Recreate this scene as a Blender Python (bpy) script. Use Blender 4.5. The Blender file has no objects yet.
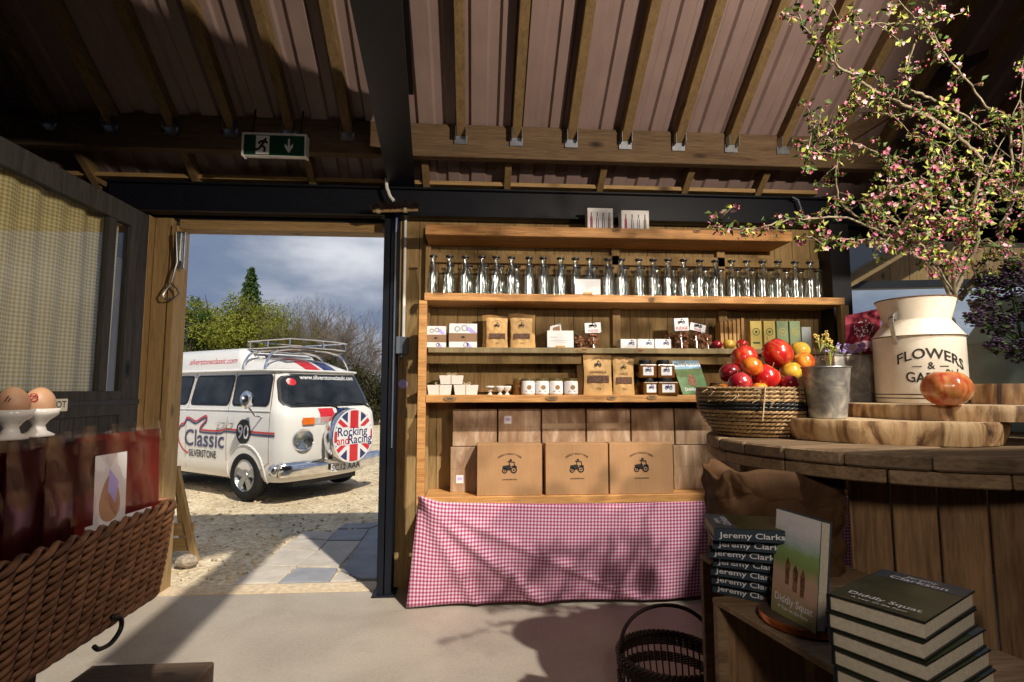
import bpy, bmesh, math, random
from mathutils import Matrix, Vector, Euler, noise
R = math.radians; PI = math.pi
random.seed(7)
SC = bpy.context.scene
COL = SC.collection

# ------------------------------------------------------------------ camera
F = 540.0
TH = math.atan(37/540); PT = math.atan(49/540)
CAM = Vector((0, 0, 1.4))
cd = bpy.data.cameras.new('camera'); cam = bpy.data.objects.new('camera', cd); COL.objects.link(cam)
cd.sensor_width = 36; cd.lens = F*36/1024; cd.clip_start = .02; cd.clip_end = 500
cam.location = CAM; cam.rotation_euler = (PI/2+PT, 0, -TH)
SC.camera = cam
SC.view_settings.view_transform = 'Standard'; SC.view_settings.look = 'None'
SC.view_settings.exposure = 0.0; SC.view_settings.gamma = 1; SC.view_settings.use_curve_mapping = False
try:
    SC.cycles.transparent_max_bounces = 24; SC.cycles.max_bounces = 8
    SC.cycles.caustics_reflective = False; SC.cycles.caustics_refractive = False
except Exception: pass

# ------------------------------------------------------------------ sky
W = bpy.data.worlds.new('sky'); SC.world = W; W.use_nodes = True
nt = W.node_tree; nt.nodes.clear()
def N(nt, t, **k):
    n = nt.nodes.new(t)
    for a, b in k.items():
        if a.startswith('i_'): n.inputs[int(a[2:])].default_value = b
        else: setattr(n, a, b)
    return n
tc = N(nt, 'ShaderNodeTexCoord'); mp = N(nt, 'ShaderNodeMapping'); mp.inputs['Scale'].default_value = (1, 1, 2.6); mp.inputs['Location'].default_value = (.3, .55, .1)
nz = N(nt, 'ShaderNodeTexNoise'); nz.inputs['Scale'].default_value = 3.0; nz.inputs['Detail'].default_value = 7; nz.inputs['Roughness'].default_value = .52
rp = N(nt, 'ShaderNodeValToRGB')
e = rp.color_ramp.elements
e[0].position = .34; e[0].color = (.155, .22, .36, 1); e[1].position = .74; e[1].color = (.72, .74, .80, 1)
x = e.new(.47); x.color = (.20, .255, .37, 1)
x = e.new(.56); x.color = (.33, .375, .47, 1)
bg = N(nt, 'ShaderNodeBackground'); bg.inputs[1].default_value = 1.0
wo = N(nt, 'ShaderNodeOutputWorld')
L = nt.links.new
L(tc.outputs['Generated'], mp.inputs[0]); L(mp.outputs[0], nz.inputs['Vector']); L(nz.outputs['Fac'], rp.inputs[0]); L(rp.outputs[0], bg.inputs[0]); L(bg.outputs[0], wo.inputs[0])

# ------------------------------------------------------------------ sun, unseen flash and added fill lights
sd = bpy.data.lights.new('sun', 'SUN'); sun = bpy.data.objects.new('sun', sd); COL.objects.link(sun)
sd.energy = 4.2; sd.angle = R(1.1); sd.color = (1, .93, .80)
sun.rotation_euler = Vector((-.60, 1.0, -1.24)).to_track_quat('-Z', 'Y').to_euler()
LAMP = Vector((2.15, -.1, 2.75))  # unseen flash, inferred from the shadows on ceiling and wall
ld = bpy.data.lights.new('flash_lamp', 'SPOT'); lamp = bpy.data.objects.new('flash_lamp', ld); COL.objects.link(lamp)
ld.energy = 540; ld.color = (1, .84, .66); ld.shadow_soft_size = .05; ld.spot_size = R(94); ld.spot_blend = .5
lamp.location = LAMP; lamp.rotation_euler = (Vector((.0, 3.3, 3.2))-LAMP).to_track_quat('-Z', 'Y').to_euler()
# unseen soft fill spot, added behind the camera for cloth, books and hamper
L2 = Vector((.25, -.7, 2.2))
l2d = bpy.data.lights.new('fill_lamp', 'SPOT'); l2o = bpy.data.objects.new('fill_lamp', l2d); COL.objects.link(l2o)
l2d.energy = 75; l2d.color = (1, .86, .72); l2d.shadow_soft_size = .18; l2d.spot_size = R(100); l2d.spot_blend = .9
l2o.location = L2; l2o.rotation_euler = (Vector((.15, 2.6, .55))-L2).to_track_quat('-Z', 'Y').to_euler()
# added ambient area light in front of the closed end wall
ad = bpy.data.lights.new('ambient_fill', 'AREA'); al = bpy.data.objects.new('ambient_fill', ad); COL.objects.link(al)
ad.energy = .6; ad.size = 3.0; ad.shape = 'RECTANGLE'; ad.size_y = 2.2; ad.color = (1, .90, .80)
al.location = (-.6, -3.3, 1.8); al.rotation_euler = (PI/2, 0, 0)

# ------------------------------------------------------------------ measuring (pixel of the photograph onto a real plane)
_f = Vector((math.sin(TH)*math.cos(PT), math.cos(TH)*math.cos(PT), math.sin(PT)))
_r = Vector((math.cos(TH), -math.sin(TH), 0)); _u = _r.cross(_f)
def at(px, py, X=None, Y=None, Z=None):
    d = _f*F + _r*(px-512) + _u*(341-py)
    t = (Y-CAM.y)/d.y if Y is not None else ((Z-CAM.z)/d.z if Z is not None else (X-CAM.x)/d.x)
    return CAM + d*t

# ------------------------------------------------------------------ materials
MATS = {}
def newmat(name):
    m = bpy.data.materials.new(name); m.use_nodes = True; MATS[name] = m
    return m, m.node_tree, m.node_tree.nodes['Principled BSDF']
def C4(c): return (c[0], c[1], c[2], 1)
def lnk(nt, a, b): nt.links.new(a, b)
def coords(nt, scale=(1, 1, 1), kind='Object', jitter=True):
    tc = N(nt, 'ShaderNodeTexCoord'); mp = N(nt, 'ShaderNodeMapping'); mp.inputs['Scale'].default_value = scale
    lnk(nt, tc.outputs[kind], mp.inputs[0])
    if jitter:
        oi = N(nt, 'ShaderNodeObjectInfo'); gi = N(nt, 'ShaderNodeNewGeometry')
        a = N(nt, 'ShaderNodeMath', operation='ADD'); b = N(nt, 'ShaderNodeMath', operation='MULTIPLY'); b.inputs[1].default_value = 37.0
        lnk(nt, oi.outputs['Random'], a.inputs[0]); lnk(nt, gi.outputs['Random Per Island'], a.inputs[1]); lnk(nt, a.outputs[0], b.inputs[0])
        lnk(nt, b.outputs[0], mp.inputs['Location'])
    return mp.outputs[0]
def ramp(nt, fac, stops):
    r = N(nt, 'ShaderNodeValToRGB'); e = r.color_ramp.elements
    e[0].position, e[0].color = stops[0][0], C4(stops[0][1]); e[1].position, e[1].color = stops[-1][0], C4(stops[-1][1])
    for p, c in stops[1:-1]:
        x = e.new(p); x.color = C4(c)
    lnk(nt, fac, r.inputs[0]); return r.outputs[0]
def noise_n(nt, vec, scale, detail=4, rough=.55, dist=0):
    n = N(nt, 'ShaderNodeTexNoise'); n.inputs['Scale'].default_value = scale; n.inputs['Detail'].default_value = detail
    n.inputs['Roughness'].default_value = rough; n.inputs['Distortion'].default_value = dist; lnk(nt, vec, n.inputs['Vector']); return n.outputs['Fac']
def bump(nt, p, h, s=.3, d=.01):
    b = N(nt, 'ShaderNodeBump'); b.inputs['Strength'].default_value = s; b.inputs['Distance'].default_value = d
    lnk(nt, h, b.inputs['Height']); lnk(nt, b.outputs[0], p.inputs['Normal'])
def mix(nt, fac, a, b, mode='MIX'):
    m = N(nt, 'ShaderNodeMix', data_type='RGBA', blend_type=mode)
    if isinstance(fac, float): m.inputs[0].default_value = fac
    else: lnk(nt, fac, m.inputs[0])
    for i, v in ((6, a), (7, b)):
        if isinstance(v, tuple): m.inputs[i].default_value = C4(v)
        else: lnk(nt, v, m.inputs[i])
    return m.outputs[2]
def plain(name, col, rough=.6, metal=0, spec=.4, var=.12, vs=9, coat=0, bmp=0):
    m, t, p = newmat(name)
    v = coords(t); n = noise_n(t, v, vs, 3)
    dark = tuple(c*(1-var) for c in col); lite = tuple(min(1, c*(1+var)) for c in col)
    lnk(t, ramp(t, n, [(.3, dark), (.7, lite)]), p.inputs['Base Color'])
    p.inputs['Roughness'].default_value = rough; p.inputs['Metallic'].default_value = metal; p.inputs['Specular IOR Level'].default_value = spec
    p.inputs['Coat Weight'].default_value = coat
    if bmp: bump(t, p, n, bmp)
    return m
def wood(name, c1, c2, axis=0, sc=1.0, rough=.62, knots=True, vary=.25):
    m, t, p = newmat(name)
    s = [9*sc]*3; s[axis] = .7*sc
    v = coords(t, tuple(s))
    n = noise_n(t, v, 2.2, 6, .62, .7)
    w = noise_n(t, v, 11, 3, .6)
    mid = tuple((a+b)/2 for a, b in zip(c1, c2))
    col = ramp(t, n, [(.30, c1), (.48, mid), (.70, c2)])
    col = mix(t, .35, col, ramp(t, w, [(.35, tuple(a*.55 for a in c1)), (.62, c2)]))
    if knots:
        s2 = [5*sc]*3; s2[axis] = 2.2*sc
        vo = N(t, 'ShaderNodeTexVoronoi'); vo.inputs['Scale'].default_value = .9; lnk(t, coords(t, tuple(s2)), vo.inputs['Vector'])
        k = ramp(t, vo.outputs['Distance'], [(.05, (1, 1, 1)), (.15, (0, 0, 0))])
        col = mix(t, k, col, tuple(a*.28 for a in c1))
    gi = N(t, 'ShaderNodeNewGeometry')
    r = ramp(t, gi.outputs['Random Per Island'], [(0, (1-vary,)*3), (1, (1+vary*.2,)*3)])
    col = mix(t, 1.0, col, r, 'MULTIPLY')
    lnk(t, col, p.inputs['Base Color']); p.inputs['Roughness'].default_value = rough; p.inputs['Specular IOR Level'].default_value = .3
    bump(t, p, w, .25, .004)
    return m
wood('pine_x', (.27, .165, .065), (.46, .30, .135), 0); wood('pine_y', (.36, .19, .075), (.62, .38, .17), 1); wood('pine_z', (.27, .17, .065), (.44, .29, .13), 2)
wood('shelf_pine', (.34, .14, .042), (.74, .40, .15), 0, 1.0, .5)
wood('board_z', (.25, .155, .06), (.44, .30, .13), 2, 1.0, .7, True, .3)
wood('shaded_timber', (.03, .017, .008), (.09, .05, .022), 0, 1, .8); wood('beam_x', (.075, .042, .022), (.175, .115, .062), 0, 1.0, .75); wood('shaded_timber', (.03, .017, .008), (.09, .05, .022), 0, 1, .8)
wood('rafter', (.12, .078, .032), (.235, .155, .068), 1, 1, .75)
wood('plywood', (.20, .15, .075), (.31, .24, .125), 2, .5, .65, False, .1)
wood('old_plank', (.15, .080, .038), (.42, .25, .125), 2, 1.2, .75, True, .4)
wood('old_plank_flat', (.13, .085, .05), (.40, .27, .16), 0, 1.0, .7, True, .4)
wood('crate_wood', (.14, .085, .045), (.36, .24, .14), 0, 1.2, .7, True, .3)
wood('grey_post', (.024, .022, .022), (.065, .060, .058), 2, 1, .8, True, .2)
wood('dark_box', (.05, .03, .02), (.12, .08, .055), 0, 1.5, .7)
plain('navy_steel', (.007, .0085, .014), .45, .0, .25, .1)
plain('black_paint', (.016, .015, .018), .5, 0, .4, .2)
plain('chrome', (.8, .8, .82), .12, 1); plain('steel', (.42, .44, .46), .38, 1, .5, .15, 20)
plain('white_plastic', (.78, .77, .74), .45); plain('white_card', (.80, .79, .80), .7, 0, .2, .03); plain('grey_plastic', (.10, .12, .15), .5)
plain('black_ink', (.02, .018, .018), .6); plain('brown_ink', (.10, .045, .02), .8); plain('red_ink', (.55, .03, .05), .5); plain('blue_ink', (.03, .05, .16), .5)
plain('cream_paint', (.80, .74, .62), .45, 0, .4, .06, 4); plain('van_white', (.82, .80, .76), .22, 0, .5, .02, 3, .6)
plain('van_red', (.62, .02, .03), .25, 0, .5, .03, 3, .4); plain('van_blue', (.02, .03, .14), .25, 0, .5, .03, 3, .4); plain('van_black', (.018, .018, .02), .5)
plain('tyre', (.02, .02, .02), .85, 0, .2, .3, 60); plain('amber', (.75, .16, .01), .25); plain('tape', (.55, .42, .28), .3)
plain('kraft', (.60, .36, .14), .55, 0, .4, .10, 30, 0, .1); plain('brown_band', (.27, .16, .09), .7); plain('kraft_dark', (.30, .17, .075), .7)
plain('granola', (.13, .055, .03), .4, 0, .5, .8, 160, 0, .8); plain('fudge', (.22, .09, .04), .5, 0, .4, .7, 90, 0, .8)
plain('ceramic', (.74, .70, .66), .2, 0, .5, .03); plain('egg_shell', (.48, .27, .16), .45, 0, .4, .08, 30)
plain('lid_gold', (.22, .17, .07), .35, .6); plain('cork', (.45, .30, .16), .8); plain('string', (.42, .34, .22), .9, 0, .2, .3, 60)
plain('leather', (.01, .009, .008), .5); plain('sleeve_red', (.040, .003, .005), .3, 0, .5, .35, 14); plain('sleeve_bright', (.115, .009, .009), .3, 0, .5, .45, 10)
plain('purple', (.25, .14, .42), .7, 0, .2, .3, 40); plain('maroon', (.20, .010, .03), .5, 0, .4, .1)
plain('mint', (.42, .55, .49), .45, 0, .4, .10, 5, 0, .1); plain('blue_tape', (.015, .02, .12), .4)
plain('page', (.55, .49, .38), .8, 0, .2, .12, 140); plain('book_black', (.012, .012, .012), .35); plain('book_blue', (.035, .055, .075), .4)
plain('stone_grey', (.28, .29, .32), .7, 0, .3, .15, 6, 0, .2); plain('stone_buff', (.50, .45, .39), .75, 0, .3, .15, 6, 0, .2)
plain('sand', (.62, .50, .35), .9, 0, .2, .2, 25, 0, .3); plain('rubble', (.34, .28, .22), .9, 0, .2, .4, 40, 0, .6)
plain('curtain_rail', (.5, .5, .5), .5); plain('moss_twig', (.20, .17, .12), .85, 0, .2, .4, 60); plain('trunk_bark', (.11, .09, .065), .9, 0, .2, .3, 8)
plain('leaf_yellow', (.27, .31, .06), .55, 0, .3, .3, 30); plain('leaf_green', (.065, .11, .025), .55, 0, .3, .35, 30)
plain('blossom_pink', (.40, .12, .19), .6, 0, .3, .25, 40); plain('blossom_deep', (.30, .035, .08), .6, 0, .3, .3, 40); plain('blossom_pale', (.55, .32, .38), .6, 0, .3, .1, 40)
plain('kale', (.035, .016, .045), .6, 0, .3, .6, 30, 0, .3); plain('kale_green', (.045, .08, .022), .6, 0, .3, .4, 30); plain('lilac', (.50, .42, .85), .7)
plain('copper', (.55, .16, .04), .3, .8, .5, .5, 18); plain('dark_wicker', (.028, .014, .010), .5, 0, .4, .4, 60)
plain('green_sign', (.006, .055, .03), .35); plain('soap_yellow', (.48, .36, .10), .5); plain('soap_green', (.24, .30, .16), .5); plain('soap_grey', (.36, .38, .38), .5)
plain('honey', (.15, .062, .012), .12, 0, .6, .2, 12, .5); plain('label_white', (.80, .78, .80), .5, 0, .2, .02)
plain('sky_print', (.22, .42, .60), .5); plain('cover_green', (.022, .035, .010), .35, 0, .5, .6, 18); plain('magazine_green', (.05, .13, .03), .35, 0, .5, .5, 18); plain('far_ground', (.30, .30, .14), .9, 0, .2, .3, 2)
def glassy(name, tint, fmin=.04, rough=.02, alpha=.0):
    m, t, p = newmat(name); t.nodes.remove(p)
    o = t.nodes['Material Output']
    tr = N(t, 'ShaderNodeBsdfTransparent'); tr.inputs[0].default_value = C4(tint)
    gl = N(t, 'ShaderNodeBsdfGlossy'); gl.inputs['Roughness'].default_value = rough; gl.inputs['Color'].default_value = (.95, .97, 1, 1)
    fr = N(t, 'ShaderNodeLayerWeight'); fr.inputs[0].default_value = .5
    pw = N(t, 'ShaderNodeMath', operation='POWER'); pw.inputs[1].default_value = 4.0; lnk(t, fr.outputs['Facing'], pw.inputs[0])
    mr = N(t, 'ShaderNodeMapRange'); mr.inputs['To Min'].default_value = fmin; mr.inputs['To Max'].default_value = .9
    lnk(t, pw.outputs[0], mr.inputs[0])
    mx = N(t, 'ShaderNodeMixShader'); lnk(t, mr.outputs[0], mx.inputs[0]); lnk(t, tr.outputs[0], mx.inputs[1]); lnk(t, gl.outputs[0], mx.inputs[2])
    lnk(t, mx.outputs[0], o.inputs[0]); return m
glassy('bottle_glass', (.95, .97, .97), .16, .10); glassy('pane_glass', (.90, .92, .92), .06, .01); glassy('cellophane', (.96, .94, .94), .035, .10); glassy('jar_glass', (.9, .92, .9), .06, .03)
def van_glass():
    m, t, p = newmat('van_glass'); p.inputs['Base Color'].default_value = (.012, .016, .02, 1); p.inputs['Roughness'].default_value = .04; p.inputs['Specular IOR Level'].default_value = .6
    v = coords(t, (2, 2, 3)); lnk(t, ramp(t, noise_n(t, v, 1.3, 3), [(.4, (.006, .008, .010)), (.7, (.03, .035, .04))]), p.inputs['Base Color'])
van_glass()
def check(name, dark, mid, lite, size, ax=(0, 2)):
    m, t, p = newmat(name); tc = N(t, 'ShaderNodeTexCoord'); sp = N(t, 'ShaderNodeSeparateXYZ'); lnk(t, tc.outputs['UV'], sp.inputs[0])
    outs = []
    for i in (0, 1):
        a = N(t, 'ShaderNodeMath', operation='MULTIPLY'); a.inputs[1].default_value = 1/size; lnk(t, sp.outputs[i], a.inputs[0])
        b = N(t, 'ShaderNodeMath', operation='FRACT'); lnk(t, a.outputs[0], b.inputs[0])
        c = N(t, 'ShaderNodeMath', operation='GREATER_THAN'); c.inputs[1].default_value = .5; lnk(t, b.outputs[0], c.inputs[0]); outs.append(c.outputs[0])
    s = N(t, 'ShaderNodeMath', operation='ADD'); lnk(t, outs[0], s.inputs[0]); lnk(t, outs[1], s.inputs[1])
    h = N(t, 'ShaderNodeMath', operation='MULTIPLY'); h.inputs[1].default_value = .5; lnk(t, s.outputs[0], h.inputs[0])
    r = N(t, 'ShaderNodeValToRGB'); r.color_ramp.interpolation = 'CONSTANT'; e = r.color_ramp.elements
    e[0].position = 0; e[0].color = C4(lite); e[1].position = .75; e[1].color = C4(dark); x = e.new(.25); x.color = C4(mid)
    lnk(t, h.outputs[0], r.inputs[0]); lnk(t, r.outputs[0], p.inputs['Base Color']); p.inputs['Roughness'].default_value = .85; p.inputs['Specular IOR Level'].default_value = .1
    return m
check('gingham_red', (.30, .035, .12), (.50, .21, .31), (.72, .58, .66), .0225)
check('gingham_yellow', (.62, .42, .12), (.78, .64, .30), (.90, .84, .62), .022)
def concrete():
    m, t, p = newmat('concrete'); v = coords(t, jitter=False)
    a = noise_n(t, v, 1.3, 5, .6, .4); b = noise_n(t, v, 60, 3)
    c = ramp(t, a, [(.3, (.30, .255, .21)), (.55, (.40, .35, .295)), (.75, (.48, .42, .35))])
    c = mix(t, .12, c, ramp(t, b, [(.3, (.15, .13, .11)), (.7, (.7, .64, .55))]))
    st = noise_n(t, v, 2.6, 4, .55, .2); c = mix(t, ramp(t, st, [(.60, (0, 0, 0)), (.78, (.45, .45, .45))]), c, (.20, .17, .145))
    lnk(t, c, p.inputs['Base Color']); p.inputs['Roughness'].default_value = .55; bump(t, p, a, .15, .02)
concrete()
def gravel():
    m, t, p = newmat('gravel'); v = coords(t, jitter=False)
    vo = N(t, 'ShaderNodeTexVoronoi'); vo.inputs['Scale'].default_value = 26; lnk(t, v, vo.inputs['Vector'])
    bw = N(t, 'ShaderNodeRGBToBW'); lnk(t, vo.outputs['Color'], bw.inputs[0])
    c = mix(t, .7, ramp(t, noise_n(t, v, 1.5, 6, .65), [(.3, (.52, .42, .28)), (.6, (.74, .62, .43)), (.8, (.80, .70, .52))]), ramp(t, bw.outputs[0], [(.2, (.25, .25, .25)), (.8, (.8, .8, .8))]), 'SOFT_LIGHT')
    c = mix(t, ramp(t, vo.outputs['Distance'], [(.5, (0, 0, 0)), (.95, (.6, .6, .6))]), c, (.22, .165, .105))
    lnk(t, c, p.inputs['Base Color']); p.inputs['Roughness'].default_value = .95; p.inputs['Specular IOR Level'].default_value = .1
    bump(t, p, vo.outputs['Distance'], -.9, .03)
gravel()
def apple_mat(name, a, b, c, sx=7):
    m, t, p = newmat(name); v = coords(t, (sx*2, sx*2, 2)); n = noise_n(t, v, 2.2, 5, .6, .5)
    u = coords(t, (3, 3, 3)); k = noise_n(t, u, 3.5, 2)
    col = ramp(t, n, [(.32, a), (.50, b), (.70, c)]); col = mix(t, ramp(t, k, [(.42, (0, 0, 0)), (.62, (.8, .8, .8))]), col, a)
    lnk(t, col, p.inputs['Base Color']); p.inputs['Roughness'].default_value = .22; p.inputs['Coat Weight'].default_value = .4
apple_mat('apple_red', (.33, .006, .010), (.48, .02, .015), (.62, .16, .04)); apple_mat('apple_dark', (.16, .004, .012), (.28, .008, .02), (.40, .05, .04))
apple_mat('apple_orange', (.50, .05, .008), (.72, .28, .03), (.78, .48, .08)); apple_mat('apple_yellow', (.58, .36, .03), (.70, .48, .08), (.55, .16, .03))
apple_mat('gourd_skin', (.42, .035, .02), (.70, .30, .09), (.74, .46, .16), 10)
def slice_wood():
    m, t, p = newmat('log_bark'); v = coords(t, (9, 9, 1.6), jitter=False); n = noise_n(t, v, 1.6, 6, .6, 1.2)
    lnk(t, ramp(t, n, [(.36, (.05, .022, .010)), (.46, (.26, .14, .06)), (.56, (.50, .32, .16)), (.72, (.66, .47, .27))]), p.inputs['Base Color']); p.inputs['Roughness'].default_value = .65; bump(t, p, n, .5, .01)
    m, t, p = newmat('log_top'); v = coords(t, (3, 3, 3), jitter=False)
    w = N(t, 'ShaderNodeTexWave', wave_type='RINGS', rings_direction='Z'); w.inputs['Scale'].default_value = 4.5; w.inputs['Distortion'].default_value = 3; w.inputs['Detail'].default_value = 3; lnk(t, v, w.inputs['Vector'])
    lnk(t, ramp(t, w.outputs['Fac'], [(.1, (.50, .35, .20)), (.9, (.66, .50, .32))]), p.inputs['Base Color']); p.inputs['Roughness'].default_value = .6
slice_wood()
def galv():
    m, t, p = newmat('galvanised'); v = coords(t, jitter=False); vo = N(t, 'ShaderNodeTexVoronoi'); vo.inputs['Scale'].default_value = 34; lnk(t, v, vo.inputs['Vector'])
    n = noise_n(t, v, 14, 5, .6, 1); c = mix(t, .35, ramp(t, n, [(.36, (.13, .13, .135)), (.52, (.33, .34, .34)), (.66, (.72, .70, .62))]), ramp(t, vo.outputs['Distance'], [(0, (.2, .2, .2)), (1, (.6, .6, .6))]))
    lnk(t, c, p.inputs['Base Color']); p.inputs['Metallic'].default_value = .55; p.inputs['Roughness'].default_value = .42
galv()
def enamel():
    m, t, p = newmat('enamel'); v = coords(t, jitter=False); n = noise_n(t, v, 9, 5, .7)
    n2 = noise_n(t, v, 34, 4, .7)
    c = ramp(t, n, [(.3, (.66, .60, .50)), (.6, (.78, .73, .63))]); c = mix(t, ramp(t, n2, [(.68, (0, 0, 0)), (.74, (1, 1, 1))]), c, (.14, .07, .035))
    lnk(t, c, p.inputs['Base Color']); p.inputs['Roughness'].default_value = .35
enamel()
def cardboard():
    m, t, p = newmat('cardboard'); v = coords(t, (1, 1, 1)); n = noise_n(t, v, 7, 4); f = noise_n(t, coords(t, (160, 160, 8)), 1, 2)
    c = mix(t, .25, ramp(t, n, [(.3, (.38, .20, .088)), (.7, (.47, .26, .12))]), ramp(t, f, [(.3, (.28, .16, .08)), (.7, (.46, .28, .15))]))
    lnk(t, c, p.inputs['Base Color']); p.inputs['Roughness'].default_value = .75
    m, t, p = newmat('cardboard_scuffed'); v = coords(t, (6, 6, 1.2)); n = noise_n(t, v, 2.2, 6, .7, .8)
    lnk(t, ramp(t, n, [(.34, (.27, .15, .085)), (.52, (.40, .26, .16)), (.68, (.58, .45, .33))]), p.inputs['Base Color']); p.inputs['Roughness'].default_value = .6
cardboard()
def wicker(name, a, b, sc=1):
    m, t, p = newmat(name); v = coords(t, (22*sc, 22*sc, 22*sc)); n = noise_n(t, v, 1.2, 3)
    gi = N(t, 'ShaderNodeNewGeometry'); c = mix(t, 1.0, ramp(t, n, [(.3, a), (.7, b)]), ramp(t, gi.outputs['Random Per Island'], [(0, (.6, .6, .6)), (1, (1.15, 1.1, 1.05))]), 'MULTIPLY')
    lnk(t, c, p.inputs['Base Color']); p.inputs['Roughness'].default_value = .45
wicker('wicker_brown', (.13, .056, .024), (.34, .165, .078)); wicker('seagrass', (.22, .135, .06), (.46, .31, .15), .7); wicker('jute', (.30, .21, .12), (.50, .38, .25), .7)
def panel_mat():
    m, t, p = newmat('roof_panel'); v = coords(t, (1, 1, 1), jitter=False); n = noise_n(t, v, 2.5, 5, .65)
    n2 = noise_n(t, coords(t, (30, 3, 3), jitter=False), 1, 3); k = ramp(t, noise_n(t, v, 16, 5, .75, 1), [(.72, (0, 0, 0)), (.80, (.5, .5, .5))])
    c = mix(t, .2, ramp(t, n, [(.3, (.20, .14, .132)), (.7, (.27, .195, .18))]), ramp(t, n2, [(.3, (.20, .145, .13)), (.7, (.34, .25, .23))])); c = mix(t, k, c, (.10, .07, .06))
    lnk(t, c, p.inputs['Base Color']); p.inputs['Roughness'].default_value = .5
panel_mat()
def paper():
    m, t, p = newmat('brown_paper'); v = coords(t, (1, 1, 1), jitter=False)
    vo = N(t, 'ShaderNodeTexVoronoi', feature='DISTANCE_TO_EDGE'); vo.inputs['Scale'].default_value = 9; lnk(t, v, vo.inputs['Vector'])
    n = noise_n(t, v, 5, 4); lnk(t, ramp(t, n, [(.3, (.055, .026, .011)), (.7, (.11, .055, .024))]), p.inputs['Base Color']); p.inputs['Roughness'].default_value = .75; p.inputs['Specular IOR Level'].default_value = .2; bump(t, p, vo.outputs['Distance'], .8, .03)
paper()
def foliage(name, cols):
    m, t, p = newmat(name); gi = N(t, 'ShaderNodeNewGeometry'); v = coords(t, jitter=False)
    c = mix(t, .5, ramp(t, gi.outputs['Random Per Island'], [(0, cols[0]), (.5, cols[1]), (1, cols[2])]), ramp(t, noise_n(t, v, .55, 3), [(.35, cols[0]), (.65, cols[2])]))
    lnk(t, c, p.inputs['Base Color']); p.inputs['Roughness'].default_value = .8; p.inputs['Specular IOR Level'].default_value = .1
foliage('bush_leaf', [(.09, .115, .015), (.18, .20, .03), (.30, .31, .05)]); foliage('fir_leaf', [(.02, .045, .015), (.045, .085, .02), (.08, .13, .03)])
foliage('hedge_leaf', [(.015, .02, .010), (.04, .045, .018), (.09, .08, .035)]); foliage('bare_twig', [(.13, .10, .085), (.22, .175, .145), (.30, .25, .20)]); foliage('olive_twig', [(.10, .10, .03), (.19, .17, .05), (.26, .22, .09)])
def M_(n): return MATS[n]

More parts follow.
